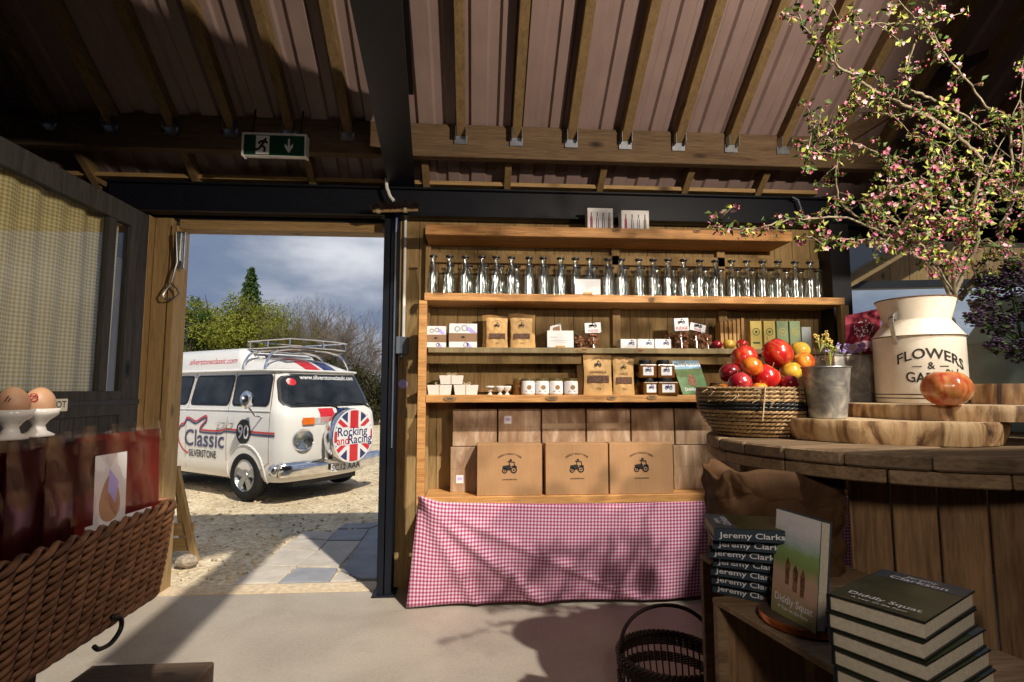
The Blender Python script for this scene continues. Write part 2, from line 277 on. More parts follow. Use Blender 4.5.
# ------------------------------------------------------------------ mesh building
class MB:
    def __init__(s): s.v = []; s.f = []; s.m = []; s.uv = None
    def add(s, vs, fs, mi=0, M=None):
        b = len(s.v)
        s.v += [tuple(M @ Vector(p)) if M is not None else tuple(p) for p in vs]
        s.f += [tuple(i+b for i in q) for q in fs]; s.m += [mi]*len(fs); return s
    def box(s, x0, x1, y0, y1, z0, z1, mi=0, M=None):
        return s.add([(x0,y0,z0),(x1,y0,z0),(x1,y1,z0),(x0,y1,z0),(x0,y0,z1),(x1,y0,z1),(x1,y1,z1),(x0,y1,z1)],
                     [(3,2,1,0),(4,5,6,7),(0,1,5,4),(1,2,6,5),(2,3,7,6),(3,0,4,7)], mi, M)
    def bar(s, a, b, w, h, mi=0, up=(0,0,1)):
        a = Vector(a); b = Vector(b); d = (b-a); L_ = d.length; d.normalize(); up = Vector(up)
        sd = d.cross(up); sd.normalize(); u2 = sd.cross(d)
        M = Matrix((( d.x, sd.x, u2.x, a.x),(d.y, sd.y, u2.y, a.y),(d.z, sd.z, u2.z, a.z),(0,0,0,1)))
        return s.box(0, L_, -w/2, w/2, -h/2, h/2, mi, M)
    def lathe(s, prof, n=20, mi=0, M=None, cap=True, sc=(1, 1)):
        vs = []; fs = []
        for r_, z in prof:
            for k in range(n):
                a = 2*PI*k/n; vs.append((r_*math.cos(a)*sc[0], r_*math.sin(a)*sc[1], z))
        for i in range(len(prof)-1):
            for k in range(n):
                k2 = (k+1) % n; fs.append((i*n+k, i*n+k2, (i+1)*n+k2, (i+1)*n+k))
        if cap:
            if prof[0][0] > 1e-5: fs.append(tuple(range(n))[::-1])
            if prof[-1][0] > 1e-5: fs.append(tuple((len(prof)-1)*n+k for k in range(n)))
        return s.add(vs, fs, mi, M)
    def tube(s, pts, rad, n=6, closed=False, mi=0, M=None, cap=True):
        pts = [Vector(p) for p in pts]; m = len(pts); vs = []; fs = []; prev = None
        for i, p in enumerate(pts):
            a = pts[(i-1) % m] if (closed or i > 0) else p; b = pts[(i+1) % m] if (closed or i < m-1) else p
            d = (b-a)
            if d.length < 1e-9: d = Vector((0, 0, 1))
            d.normalize()
            if prev is None: s1 = d.orthogonal().normalized()
            else:
                s1 = prev - d*prev.dot(d)
                s1 = s1.normalized() if s1.length > 1e-6 else d.orthogonal().normalized()
            prev = s1; s2 = d.cross(s1); r_ = rad[i] if isinstance(rad, (list, tuple)) else rad
            for k in range(n):
                t = 2*PI*k/n; vs.append(p + s1*math.cos(t)*r_ + s2*math.sin(t)*r_)
        mm = m if closed else m-1
        for i in range(mm):
            j = (i+1) % m
            for k in range(n):
                k2 = (k+1) % n; fs.append((i*n+k, i*n+k2, j*n+k2, j*n+k))
        if not closed and cap: fs.append(tuple(range(n))[::-1]); fs.append(tuple((m-1)*n+k for k in range(n)))
        return s.add(vs, fs, mi, M)
    def prism(s, pts, d0, d1, mi=0, M=None):     # polygon in XZ, extruded along Y d0..d1
        n = len(pts); vs = [(x_, d0, z) for x_, z in pts]+[(x_, d1, z) for x_, z in pts]
        fs = [tuple(range(n)), tuple(range(2*n-1, n-1, -1))]+[((i+1) % n, i, i+n, (i+1) % n+n) for i in range(n)]
        return s.add(vs, fs, mi, M)
    def ring(s, ro, ri, d0, d1, n=20, mi=0, M=None):
        vs = []; fs = []
        for d in (d0, d1):
            for r_ in (ro, ri):
                for k in range(n): a = 2*PI*k/n; vs.append((r_*math.cos(a), d, r_*math.sin(a)))
        for k in range(n):
            j = (k+1) % n
            fs += [(k, j, n+j, n+k), (2*n+j, 2*n+k, 3*n+k, 3*n+j), (j, k, 2*n+k, 2*n+j), (n+k, n+j, 3*n+j, 3*n+k)]
        return s.add(vs, fs, mi, M)
    def sphere(s, c, r_, n=12, mi=0, sc=(1, 1, 1), M=None):
        prof = [(max(1e-4, math.sin(PI*i/(n//2+2))), -math.cos(PI*i/(n//2+2))) for i in range(n//2+3)]
        T = Matrix.Translation(c) @ Matrix.Diagonal((r_*sc[0], r_*sc[1], r_*sc[2], 1))
        if M is not None: T = M @ T
        return s.lathe(prof, n, mi, T, cap=False)
    def grid(s, fn, nu, nv, mi=0, wrap=False, M=None):
        vs = [fn(i/nu, j/nv) for j in range(nv+1) for i in range(nu+(0 if wrap else 1))]; w = nu+(0 if wrap else 1)
        fs = [(j*w+i, j*w+(i+1) % w, (j+1)*w+(i+1) % w, (j+1)*w+i) for j in range(nv) for i in range(nu)]
        return s.add(vs, fs, mi, M)
    def text(s, st, size, fn, mi=0, align='CENTER', sx=1.0):   # fn maps (x,y) of the flat lettering to a point
        vs, fs = glyphs(st, align); b = [fn(x_*size*sx, y_*size) for x_, y_ in vs]; return s.add(b, fs, mi)
_gc = {}
def gw(st): return max(v[0] for v in glyphs(st, 'LEFT')[0])
def glyphs(st, align='CENTER'):
    if (st, align) in _gc: return _gc[(st, align)]
    c = bpy.data.curves.new('t', 'FONT'); c.body = st; c.align_x = align; c.resolution_u = 3; c.fill_mode = 'FRONT'; c.offset = .012
    o = bpy.data.objects.new('t', c); COL.objects.link(o); dg = bpy.context.evaluated_depsgraph_get(); dg.update()
    me = bpy.data.meshes.new_from_object(o.evaluated_get(dg))
    r_ = ([(v.co.x, v.co.y) for v in me.vertices], [tuple(p.vertices) for p in me.polygons])
    bpy.data.objects.remove(o); bpy.data.curves.remove(c); bpy.data.meshes.remove(me); _gc[(st, align)] = r_; return r_
def wloc(o):
    p = Vector(o.location); 
    while o.parent: o = o.parent; p += o.location
    return p
def obj(name, mb, mats, parent=None, world=False, smooth=False, bevel=0, uv=None, bseg=1):
    me = bpy.data.meshes.new(name)
    vs = mb.v
    if world and parent: off = wloc(parent); vs = [tuple(Vector(v)-off) for v in vs]
    me.from_pydata(vs, [], mb.f); mats = [mats] if isinstance(mats, str) else mats
    for m in mats: me.materials.append(MATS[m])
    me.polygons.foreach_set('material_index', mb.m)
    if smooth:
        me.polygons.foreach_set('use_smooth', [True]*len(mb.f))
        if smooth != 'all': me.set_sharp_from_angle(angle=R(38))
    if uv:
        l = me.uv_layers.new(name='UVMap')
        for i, lp in enumerate(me.loops): l.data[i].uv = uv[lp.vertex_index]
    me.update(); o = bpy.data.objects.new(name, me); COL.objects.link(o)
    if parent: o.parent = parent
    if bevel:
        b = o.modifiers.new('bevel', 'BEVEL'); b.width = bevel; b.segments = bseg; b.limit_method = 'ANGLE'
    return o
def tag(o, label, cat=None, group=None, kind=None):
    if label: o['label'] = label
    if cat: o['category'] = cat
    if group: o['group'] = group
    if kind: o['kind'] = kind
    return o
def thing(name, label, cat, loc=(0, 0, 0), rz=0, group=None):
    o = bpy.data.objects.new(name, None); COL.objects.link(o); o.location = loc; o.rotation_euler = (0, 0, rz); o.empty_display_size = .05
    return tag(o, label, cat, group)
def struct(name, mb, mats, parent=None, **k):
    o = obj(name, mb, mats, parent, **k)
    if not parent: o['kind'] = 'structure'
    return o
def kids(o): return [c for c in bpy.data.objects if c.parent is o]
def dup(root, loc=None, rz=None, label=None, group=None, parent=None):
    c = root.copy(); COL.objects.link(c)
    if parent: c.parent = parent
    if loc is not None: c.location = loc
    if rz is not None: c.rotation_euler = (0, 0, rz)
    if label: c['label'] = label
    if group: c['group'] = group
    for k in kids(root): dup(k, parent=c)
    return c
def T(x_, y, z, rz=0, rx=0, ry=0): return Matrix.Translation((x_, y, z)) @ Euler((rx, ry, rz)).to_matrix().to_4x4()
def emblem(mb, cx, y, cz, s, mi=0, words='DIDDLY SQUAT FARM', below='CHADLINGTON', tmi=None):
    # small tractor seen from the side with arched lettering above, printed on a face that looks along -Y
    tmi = mi if tmi is None else tmi
    q = lambda pts: [(cx+a*s, cz+b*s) for a, b in pts]
    for (wx, wr) in ((-.27, .15), (.22, .185)):
        mb.ring(wr*s, wr*s*.58, y-.0006, y, 16, mi, Matrix.Translation((cx+wx*s, 0, cz+(wr-.2)*s)))
        mb.ring(wr*s*.3, wr*s*.05, y-.0006, y, 8, mi, Matrix.Translation((cx+wx*s, 0, cz+(wr-.2)*s)))
    mb.prism(q([(-.38, .06), (-.38, .2), (-.02, .26), (.0, .0), (-.1, -.05)]), y-.0006, y, mi)
    mb.prism(q([(-.02, .22), (-.02, -.04), (.08, -.04), (.06, .22)]), y-.0006, y, mi)
    mb.prism(q([(-.1, .46), (.28, .42), (.28, .37), (-.1, .40)]), y-.0006, y, mi)
    mb.prism(q([(-.04, .4), (.0, .4), (.03, .2), (-.02, .2)]), y-.0006, y, mi); mb.prism(q([(.22, .4), (.26, .4), (.30, .14), (.24, .14)]), y-.0006, y, mi)
    mb.prism(q([(.06, .2), (.36, .22), (.40, .10), (.2, .14)]), y-.0006, y, mi)
    mb.prism(q([(-.02, .52), (.06, .58), (.14, .52), (.12, .46), (.0, .46)]), y-.0006, y, mi)
    Rr = 1.0*s
    if words: mb.text(words, .13*s, lambda a, b: (cx+(Rr+b)*math.sin(a/Rr), y-.0006, cz-.2*s+(Rr+b)*math.cos(a/Rr)), tmi)
    if below: mb.text(below, .11*s, lambda a, b: (cx+a, y-.0006, cz-.55*s+b), tmi)

# ================================================================== THE SETTING
YW = 4.0          # inner face of the back wall
XL = at(186.5, 300, Y=YW+.15).x; XC = at(381, 300, Y=YW).x
ZT = at(300, 231, Y=YW).z
XWN = at(848, 300, Y=YW).x; ZWT = at(900, 242, Y=YW).z; ZWB = 1.62
XR = 5.2; XLL = -4.2
struct('floor', MB().box(XLL, XR, -4.0, 4.17, -.12, 0), 'concrete')
g = MB().box(-40, 40, 4.17, 60, -.14, -.02); struct('ground', g, 'gravel')
struct('ground_far', MB().box(-60, 60, 26, 90, -.02, .02), 'far_ground')
# wall pieces around the openings
wl = MB()
def wbrds(x0, x1, z0, z1, mb=wl, w=.145):
    xx = x0
    while xx < x1-.001:
        x2 = min(xx+w, x1); mb.box(xx+.002, x2-.002, YW, YW+.03, z0, z1); xx = x2
wbrds(XC+.13, XWN-.12, 0, 2.72)
wl.box(XWN-.12, XR, YW, YW+.03, 0, ZWB-.04)
wl.box(XLL, XL-.28, YW, YW+.03, 0, 2.8)
struct('wall_back', wl, 'board_z')
ob = MB().box(XC+.13, XWN-.12, YW+.03, YW+.15, 0, 2.9).box(XWN-.12, XR, YW+.03, YW+.15, 0, ZWB-.04).box(XLL, XL-.28, YW+.03, YW+.15, 0, 2.9).box(XLL, XR, YW+.03, YW+.15, ZT+.071, 2.95)
struct('wall_outer', ob, 'black_paint')
struct('wall_left', MB().box(XLL-.1, XLL, -4, YW+.1, 0, 6), 'black_paint')
struct('wall_right', MB().box(XR, XR+.1, -4, YW+.1, 0, 6), 'black_paint')
struct('wall_front', MB().box(XLL, XR, -4.1, -4, 0, 6), 'black_paint')
# door opening: timber jambs and head lining
struct('trim_1', MB().box(XL-.045, XL, YW-.02, YW+.15, 0, ZT+.02).box(XL-.17, XL-.05, YW+.0, YW+.1, 0, ZT+.08), 'pine_z', bevel=.004)
struct('trim_2', MB().box(XL-.30, XL-.175, YW-.06, YW+.08, 0, ZT+.08), 'pine_z', bevel=.004)
struct('trim_3', MB().box(XL, XC, YW-.0, YW+.14, ZT, ZT+.07), 'pine_x', bevel=.004)
struct('trim_4', MB().box(XL-.34, XC+.14, YW-.02, YW+.14, 0, .008), 'sand')
# steel frame
ZB0 = at(500, 219, Y=3.9).z; ZB1 = at(500, 191, Y=3.9).z
hb = MB(); x0, x1 = -2.6, at(800, 200, Y=3.9).x
hb.box(x0, XR, 3.90, 3.915, ZB0, ZB1).box(x0, XR, 3.86, 3.97, ZB1-.014, ZB1).box(x0, XR, 3.86, 3.97, ZB0, ZB0+.014)
tag(obj('header_beam', hb, 'navy_steel', bevel=.002), 'long dark navy steel beam running over the doorway and the shelves', 'steel beam')
xa = at(381, 400, Y=3.88).x; xb = at(395, 400, Y=3.88).x
cb = MB(); cb.box(xa, xb, 3.86, 3.875, 0, ZB0).box(xa, xb, 3.99, 4.005, 0, ZB0).box((xa+xb)/2-.006, (xa+xb)/2+.006, 3.86, 4.0, 0, ZB0).box(xa-.03, xb+.03, 3.84, 4.02, 0, .015)
for zz in (.05,): pass
tag(obj('steel_column', cb, 'navy_steel', bevel=.002), 'dark navy steel column between the open doorway and the shelves', 'column')
xr0 = at(828, 300, Y=3.9).x; xr1 = at(847, 300, Y=3.9).x
tag(obj('steel_column', MB().box(xr0, xr1, 3.84, 3.99, 0, ZB0), 'black_paint', bevel=.003), 'black column at the right end of the shelves beside the window', 'column')
# horizontal steel tie beam
pA0 = at(389, 188, Z=ZB1); pA1 = at(415, 188, Z=ZB1); pB0 = at(350, 2, Z=ZB1); pB1 = at(402, 2, Z=ZB1)
def ext(a, b, y): t = (y-a.y)/(b.y-a.y); return a+(b-a)*t
l1, l2 = ext(pA0, pB0, 3.88), ext(pA0, pB0, .4); r1, r2 = ext(pA1, pB1, 3.88), ext(pA1, pB1, .4)
tb = MB()
tb.bar((l1+r1)/2+Vector((0, 0, .08)), ext(pA0, pB0, 3.3)*.5+ext(pA1, pB1, 3.3)*.5+Vector((0, 0, .08)), .012, .15)
l1_, r1_ = l1, r1
for (z0, z1) in ((0, .014), (.386, .40)):
    if z0 > 0: l1, r1 = ext(pA0, pB0, 3.3), ext(pA1, pB1, 3.3)
    tb.add([(l1.x, l1.y, ZB1+z0), (r1.x, r1.y, ZB1+z0), (r2.x, r2.y, ZB1+z0), (l2.x, l2.y, ZB1+z0), (l1.x, l1.y, ZB1+z1), (r1.x, r1.y, ZB1+z1), (r2.x, r2.y, ZB1+z1), (l2.x, l2.y, ZB1+z1)],
           [(3,2,1,0),(4,5,6,7),(0,1,5,4),(1,2,6,5),(2,3,7,6),(3,0,4,7)])
tb.bar(ext(pA0, pB0, 3.3)*.5+ext(pA1, pB1, 3.3)*.5+Vector((0, 0, .20)), (l2+r2)/2+Vector((0, 0, .20)), .012, .38)
tag(obj('tie_beam', tb, 'navy_steel'), 'wide dark steel beam running overhead from the doorway column towards the viewer', 'steel beam')
# roof
SL = .73; ZR0 = 3.215    # underside height of the roof sheet at Y = 3.63
def zr(y): return ZR0 + SL*(3.63-y)
YE = 4.27; YRG = -.3
SKX0, SKX1, SKY0, SKY1 = .35, 4.05, -1.62, 2.42     # unseen open roof light behind the viewer, inferred and sized to sun the shelves
def roof_z(y): return zr(y) if y >= YRG else zr(YRG)-(YRG-y)*(zr(YRG)-3.2)/(4.1+YRG)
rf = MB(); prof = []; per = .36; xx = XLL-.1
while xx < XR+.1:
    for dx, dz in ((0, 0), (.045, 0), (.06, .028), (.12, .028), (.135, 0), (.215, 0), (.23, .028), (.29, .028), (.305, 0)):
        prof.append((xx+dx, dz))
    xx += per
def sheet(pr_, ya, yb):
    n = len(pr_); rf.add([(x_, ya, roof_z(ya)+d) for x_, d in pr_]+[(x_, yb, roof_z(yb)+d) for x_, d in pr_], [(i, i+1, n+i+1, n+i) for i in range(n-1)])
pl0 = [p for p in prof if p[0] < SKX0]; pr0 = [p for p in prof if p[0] > SKX1]
sheet(prof, YE, SKY1); sheet(prof, SKY0, -4.1)
for q in (pl0, pr0): sheet(q, SKY1, YRG); sheet(q, YRG, SKY0)
struct('ceiling', rf, 'roof_panel')
gb = MB()
for xg in (XLL-.1, XR+.05): gb.add([(xg, -4.1, 0), (xg, YE, 0), (xg, YE, zr(YE)+.0), (xg, YRG, zr(YRG)+.0), (xg, -4.1, 3.2)], [(0, 1, 2, 3, 4)])
struct('wall_gable', gb, 'black_paint')
xa_, xb_ = pl0[-1][0], pr0[0][0]; sk = MB()
sk.bar((xa_, SKY1, zr(SKY1)), (xb_, SKY1, zr(SKY1)), .05, .14).bar((xa_, SKY0, roof_z(SKY0)), (xb_, SKY0, roof_z(SKY0)), .05, .14)
for x_ in (xa_, xb_): sk.bar((x_, SKY1, zr(SKY1)), (x_, YRG, zr(YRG)), .05, .14).bar((x_, YRG, zr(YRG)), (x_, SKY0, roof_z(SKY0)), .05, .14)
struct('window_2', sk, 'rafter')
# rafters on the purlin
DRX = at(570, 130, Y=3.63).x-at(516, 130, Y=3.63).x
rx0 = at(516, 130, Y=3.63).x
rafter0 = None; rafter_s = None
k0 = int((XLL+.2-rx0)/DRX)
for k in range(k0, 12):
    x_ = rx0+k*DRX
    if x_ > XR-.1: break
    if SKX0-.05 < x_ < SKX1+.05:
        if rafter_s is None:
            rafter_s = thing('rafter', 'timber rafter ending at the roof light overhead', 'rafter', (x_, 0, 0), 0, 'rafters below the roof light'); b = MB(); b.bar((0, 3.64, zr(3.64)-.05), (0, SKY1+.03, zr(SKY1+.03)-.05), .062, .09); obj('timber', b, 'rafter', rafter_s, bevel=.003)
            for c in kids(rafter0):
                if c.name.startswith('joist'): c2 = c.copy(); COL.objects.link(c2); c2.parent = rafter_s
        else: dup(rafter_s, (x_, 0, 0))
        continue
    if rafter0 is None:
        t = thing('rafter', 'long narrow timber rafter under the corrugated roof sheet', 'rafter', (x_, 0, 0), 0, 'rafters above the purlin')
        b = MB(); b.bar((0, 3.64, zr(3.64)-.05), (0, YRG, zr(YRG)-.05), .062, .09); obj('timber', b, 'rafter', t, bevel=.003)
        b = MB(); b.box(-.045, .045, 3.585, 3.60, zr(3.64)-.125, zr(3.64)-.07).box(-.036, -.033, 3.53, 3.61, zr(3.6)-.125, zr(3.6)-.05).box(.033, .036, 3.53, 3.61, zr(3.6)-.125, zr(3.6)-.05); obj('joist_bracket', b, 'steel', t)
        rafter0 = t
    else: dup(rafter0, (x_, 0, 0))
zp1 = at(600, 129, Y=3.60).z; zp0 = at(600, 161, Y=3.60).z; print('purlin', zp0, zp1)
tag(obj('purlin', MB().box(XLL, XR, 3.60, 3.67, zp0, zp1), 'beam_x', bevel=.004), 'thick rough timber purlin crossing the whole roof above the doorway and shelves', 'beam')
# stub rafters between purlin and wall plate, wall plate rail
zq = at(600, 188, Y=3.92).z
tag(obj('wall_plate', MB().box(XLL, at(815, 190, Y=3.93).x, 3.90, 3.96, zq-.012, zq+.018), 'pine_x', bevel=.002), 'thin pale timber rail lying along the top of the steel beam', 'timber rail')
first = None
for px in (80, 187, 308, 425, 508, 603, 690, 765):
    p = at(px, 176, Y=3.8)
    if first is None:
        first = tag(obj('rafter_tail', MB().bar((0, -.12, .0876), (0, .28, -.2044), .05, .09), 'rafter', bevel=.003), 'short timber rafter tail between purlin and steel beam', 'rafter', 'rafter tails over the steel beam'); first.location = (p.x, 3.80, zr(3.80)-.06)
    else: dup(first, (p.x, 3.80, zr(3.80)-.06))
# right hand roof truss timbers, their shade put into the wood colour
def lumber(a, b, w, h, label, mat='shaded_timber', name='truss_timber'):
    return tag(obj(name, MB().bar(a, b, w, h), mat, bevel=.004), label, 'timber')
lumber(at(838, 142, Y=3.45), at(1045, 12, Y=3.0), .05, .10, 'long diagonal truss timber rising behind the blossom to the top right corner')
lumber(at(960, 66, Y=3.2), at(952, -60, Y=3.2), .06, .10, 'short upright truss timber above the diagonal at the top right')

# window right of the shelves
wn = MB(); wn.box(XWN-.03, XR, YW-.04, YW+.10, ZWT, ZWT+.08).box(XWN-.03, XR, YW-.04, YW+.10, ZWB-.05, ZWB).box(XWN-.03, XWN, YW-.04, YW+.1, ZWB, ZWT)
wo_ = thing('window_1', 'wide window opening right of the shelves', None, (0, 0, 0)); wo_['kind'] = 'structure'
obj('window_frame', wn, 'black_paint', wo_)
obj('window_pane', MB().box(XWN, XR, YW+.03, YW+.034, ZWB, ZWT), 'pane_glass', wo_)
# shelter outside the window: timber roof with dark tie
sh = thing('timber_shelter', 'open timber shelter roof seen outside through the right window', 'shelter', (at(848, 284, Y=6.5).x, 6.5, 0))
ya_, yb_ = 6.5, 8.6
pa = at(846, 284, Y=ya_); pb = at(918, 241, Y=ya_); pc = at(1100, 132, Y=ya_)
sl = MB(); 
def quadslab(mb, a, b, c, d, t, mi=0):
    up = Vector((0, 0, t)); vs = [a, b, c, d, a+up, b+up, c+up, d+up]
    mb.add(vs, [(3,2,1,0),(4,5,6,7),(0,1,5,4),(1,2,6,5),(2,3,7,6),(3,0,4,7)], mi)
n_ = 7
dv = Vector((0, yb_-ya_, 0))
for k in range(n_):
    a = pa+(pc-pa)*(k/n_+.004); b = pa+(pc-pa)*((k+1)/n_); quadslab(sl, a, b, b+dv, a+dv, .03)
obj('roof_boards', sl, 'pine_y', sh, world=True)
obj('rake_board', MB().bar(pa-Vector((.1, .03, .03)), pc-Vector((0, .03, .0)), .04, .16), 'pine_x', sh, world=True)
obj('roof_covering', MB().bar(pa+Vector((-.15, .9, .06)), pc+Vector((0, .9, .1)), 2.2, .03), 'black_paint', sh, world=True)
obj('tie_bar', MB().bar(at(846, 286, Y=ya_+.1), at(1100, 281, Y=ya_+.1), .12, .10), 'black_paint', sh, world=True)
gbm = MB(); e0 = at(852, 283, Y=6.9); sl_ = (pc.z-pa.z)/(pc.x-pa.x)
for k in range(12):
    x0 = e0.x+k*.28; gbm.add([(x0, 6.9, e0.z), (x0+.27, 6.9, e0.z), (x0+.27, 6.9, e0.z+(k+1)*.27*sl_), (x0, 6.9, e0.z+k*.27*sl_), (x0, 6.93, e0.z), (x0+.27, 6.93, e0.z), (x0+.27, 6.93, e0.z+(k+1)*.27*sl_), (x0, 6.93, e0.z+k*.27*sl_)], [(0,1,2,3),(7,6,5,4),(1,0,4,5),(2,1,5,6),(3,2,6,7),(0,3,7,4)])
obj('gable_boards', gbm, 'pine_z', sh, world=True)
for X_, Y_ in ((at(1120, 300, Y=6.6).x, 6.6), (at(1120, 300, Y=6.6).x, 8.5), (pa.x+.1, 8.5)): obj('post', MB().box(X_-.07, X_+.07, Y_-.07, Y_+.07, 0, pa.z+.1), 'pine_z', sh, world=True)

# ---------------------------------------------------------------- the open door leaf on the left
XD = at(150, 215, Y=3.80).x
dl = thing('door_1', 'dark stained glazed door leaf folded back on the left', None, (XD, 3.82, 0)); dl['kind'] = 'structure'
zt1 = 2.60; zt0 = 2.47; zr1 = at(148, 403, X=XD).z-.02; 
z_glass_b = at(130, 391, X=XD).z
yn = 1.7
fr = MB()
fr.box(XD-.05, XD, 3.62, 3.80, 0, zt1).box(XD-.05, XD, yn, yn+.14, 0, zt1)
fr.box(XD-.05, XD, yn+.14, 3.62, zt0, zt1)
zm0 = at(145, 413, X=XD).z
fr.box(XD-.05, XD, yn+.14, 3.62, zm0, z_glass_b).box(XD-.05, XD, yn+.14, 3.62, 0, .18)
ym = at(108, 300, X=XD).y
fr.box(XD-.045, XD-.003, ym-.02, ym+.045, z_glass_b, zt0)
obj('door_frame', fr, 'grey_post', dl, world=True, bevel=.004)
bd = MB(); y_ = yn+.14
while y_ < 3.6: bd.box(XD-.035, XD-.012, y_+.003, min(y_+.098, 3.62)-.003, .18, zm0); y_ += .1
obj('door_board', bd, 'grey_post', dl, world=True)
obj('glass_pane', MB().box(XD-.03, XD-.026, yn+.14, 3.62, z_glass_b, zt0), 'pane_glass', dl, world=True)
hg = MB(); zz = (zm0+z_glass_b)/2+.004
hg.prism([(3.80, .018), (3.80, -.018), (3.20, -.010), (3.17, -.024), (3.11, 0), (3.17, .024), (3.20, .010)], 0, .006, 0, Matrix.Translation((XD, 0, zz)) @ Matrix(((0,1,0,0),(1,0,0,0),(0,0,1,0),(0,0,0,1))))
obj('strap_hinge', hg, 'black_paint', dl, world=True)
# gingham curtain behind the pane
cv = MB(); uvs = []
nu, nv = 90, 12; yc0, yc1 = yn+.05, ym-.03+.55
def curt(u, v):
    y = 1.75+(3.62-1.75)*u; z = 1.30+(2.50-1.30)*v
    return (XD-.10+.012*math.sin(u*70)+.006*math.sin(u*31+v*2), y, z)
for j in range(nv+1):
    for i in range(nu+1):
        p = curt(i/nu, j/nv); cv.v.append(p); uvs.append((p[1], p[2]))
for j in range(nv):
    for i in range(nu): cv.f.append((j*(nu+1)+i, j*(nu+1)+i+1, (j+1)*(nu+1)+i+1, (j+1)*(nu+1)+i)); cv.m.append(0)
obj_c = obj('curtain', cv, 'gingham_yellow', None, uv=uvs, smooth='all'); tag(obj_c, 'yellow and cream gingham curtain hanging behind the glass of the dark door', 'curtain')
struct('wall_panel', MB().box(XD-.22, XD-.18, 1.6, 3.95, 0, 2.3), 'cream_paint')
# HOT sign on the mid rail
ys = at(66, 404, X=XD).y; 
sg = thing('door_sign', 'small cream sign with black lettering on the dark door rail beside the eggs', 'sign', (XD+.002, ys, zz))
ya, yb = at(30, 404, X=XD).y-ys, at(66, 404, X=XD).y-ys
obj('plate', MB().box(0, .008, ya, yb, -.038, .030), 'cream_paint', sg, bevel=.002)
ob_ = MB().text('OT', .052, lambda a, b: (.0092, yb-.012-.075+a, b-.018), 0, 'LEFT'); obj('lettering', ob_, 'black_ink', sg)

# hook and galvanised bolt on the jamb
xh = at(178, 250, Y=3.93).x
hk = thing('door_hook', 'galvanised drop bolt with twisted wire loop hanging on the left doorpost', 'door hook', (xh, 3.94, 2.3))
zt_ = at(180, 231, Y=3.94).z; zb_ = at(180, 268, Y=3.94).z
obj('bolt_plate', MB().box(xh-.03, xh+.035, 3.95, 3.98, zb_, zt_).box(xh-.012, xh+.014, 3.935, 3.95, zb_+.05, zt_-.01), 'steel', hk, world=True, bevel=.003)
lp = [at(*q, Y=3.92) for q in ((176, 232), (177, 262), (173, 276), (171, 283), (177, 289), (179, 294), (173, 299), (165, 299), (163, 295), (167, 288), (171, 283))]
obj('wire_loop', MB().tube(lp, .006, 6), 'steel', hk, world=True, smooth=True)

# exit sign
ex = thing('exit_sign', 'green and white running man exit sign hanging below the purlin', 'exit sign', at(274, 145, Y=3.45))
wE = .215; p0 = at(243, 155, Y=3.45); p1 = at(305, 136, Y=3.45)
w2 = (p1.x-p0.x)/2; h2 = (p1.z-p0.z)/2
obj('housing', MB().box(-w2, w2, .01, .05, -h2, h2).box(-w2-.012, -w2, 0, .06, -h2-.005, h2+.01).box(w2, w2+.012, 0, .06, -h2-.005, h2+.01).box(-w2, w2, 0, .06, h2, h2+.012), 'white_plastic', ex, bevel=.002)
obj('green_panel', MB().box(-w2+.004, w2-.004, .004, .01, -h2+.004, h2-.004), 'green_sign', ex)
pic = MB(); k = -w2*.38; pic.box(k-.042, k+.042, .002, .004, -h2+.008, h2-.008)
obj('pictogram_field', pic, 'white_card', ex)
mn = MB(); s_ = h2*.9
mn.ring(.13*s_, .001, .0005, .002, 10, 0, Matrix.Translation((k+.018, 0, .62*s_)))
for a, b in (((.25, .5), (-.1, -.05)), ((.2, .45), (-.25, .35)), ((-.25, .35), (-.4, .1)), ((.2, .42), (.5, .2)), ((-.1, -.05), (.25, -.3)), ((.25, -.3), (.2, -.75)), ((-.1, -.05), (-.35, -.45)), ((-.35, -.45), (-.7, -.5))):
    mn.bar((k+a[0]*s_, .0012, a[1]*s_), (k+b[0]*s_, .0012, b[1]*s_), .0012, .2*s_, up=(0, 1, 0)) if False else mn.bar((k+a[0]*s_, .0012, a[1]*s_), (k+b[0]*s_, .0012, b[1]*s_), .24*s_, .0012, up=(0, 1, 0))
obj('running_man', mn, 'black_ink', ex)
k2 = w2*.48; ar = MB(); ar.prism([(k2-.006, h2*.65), (k2+.006, h2*.65), (k2+.006, -h2*.1), (k2+.026, h2*.2), (k2+.026, -h2*.15), (k2, -h2*.7), (k2-.026, -h2*.15), (k2-.026, h2*.2), (k2-.006, -h2*.1)], .002, .004); obj('arrow', ar, 'white_card', ex)
hr = MB()
for sx_ in (-1, 1): hr.bar((sx_*w2*.8, .03, h2), (sx_*w2*.8, .07, h2+.2), .01, .01)
obj('hanger', hr, 'black_paint', ex)
# cable pipe with junction box
xp = at(404, 300, Y=3.98).x
pj = thing('conduit', 'white vertical cable pipe on the wooden wall left of the shelves', 'cable pipe', (xp, 3.98, 1.7))
zj1 = at(404, 337, Y=3.95).z; zj0 = at(404, 354, Y=3.95).z
obj('pipe', MB().tube([(xp, 3.98, zj1), (xp, 3.98, ZB0)], .012, 10), 'white_plastic', pj, world=True, smooth=True)
jb = MB().box(xp-.045, xp+.04, 3.92, 3.985, zj0, zj1).tube([(xp-.004, 3.94, zj0), (xp-.004, 3.94, zj0-.03)], .012, 8); obj('junction_box', jb, 'grey_plastic', pj, world=True, bevel=.004)
tag(obj('round_sticker', MB().ring(.034, .0005, YW-.004, YW-.001, 20, 0, Matrix.Translation((at(403, 384, Y=YW).x, 0, at(403, 384, Y=YW).z))), 'lilac'), 'small round pale lilac sticker on the wooden wall below the junction box', 'sticker')
xc2 = at(393, 300, Y=3.86).x
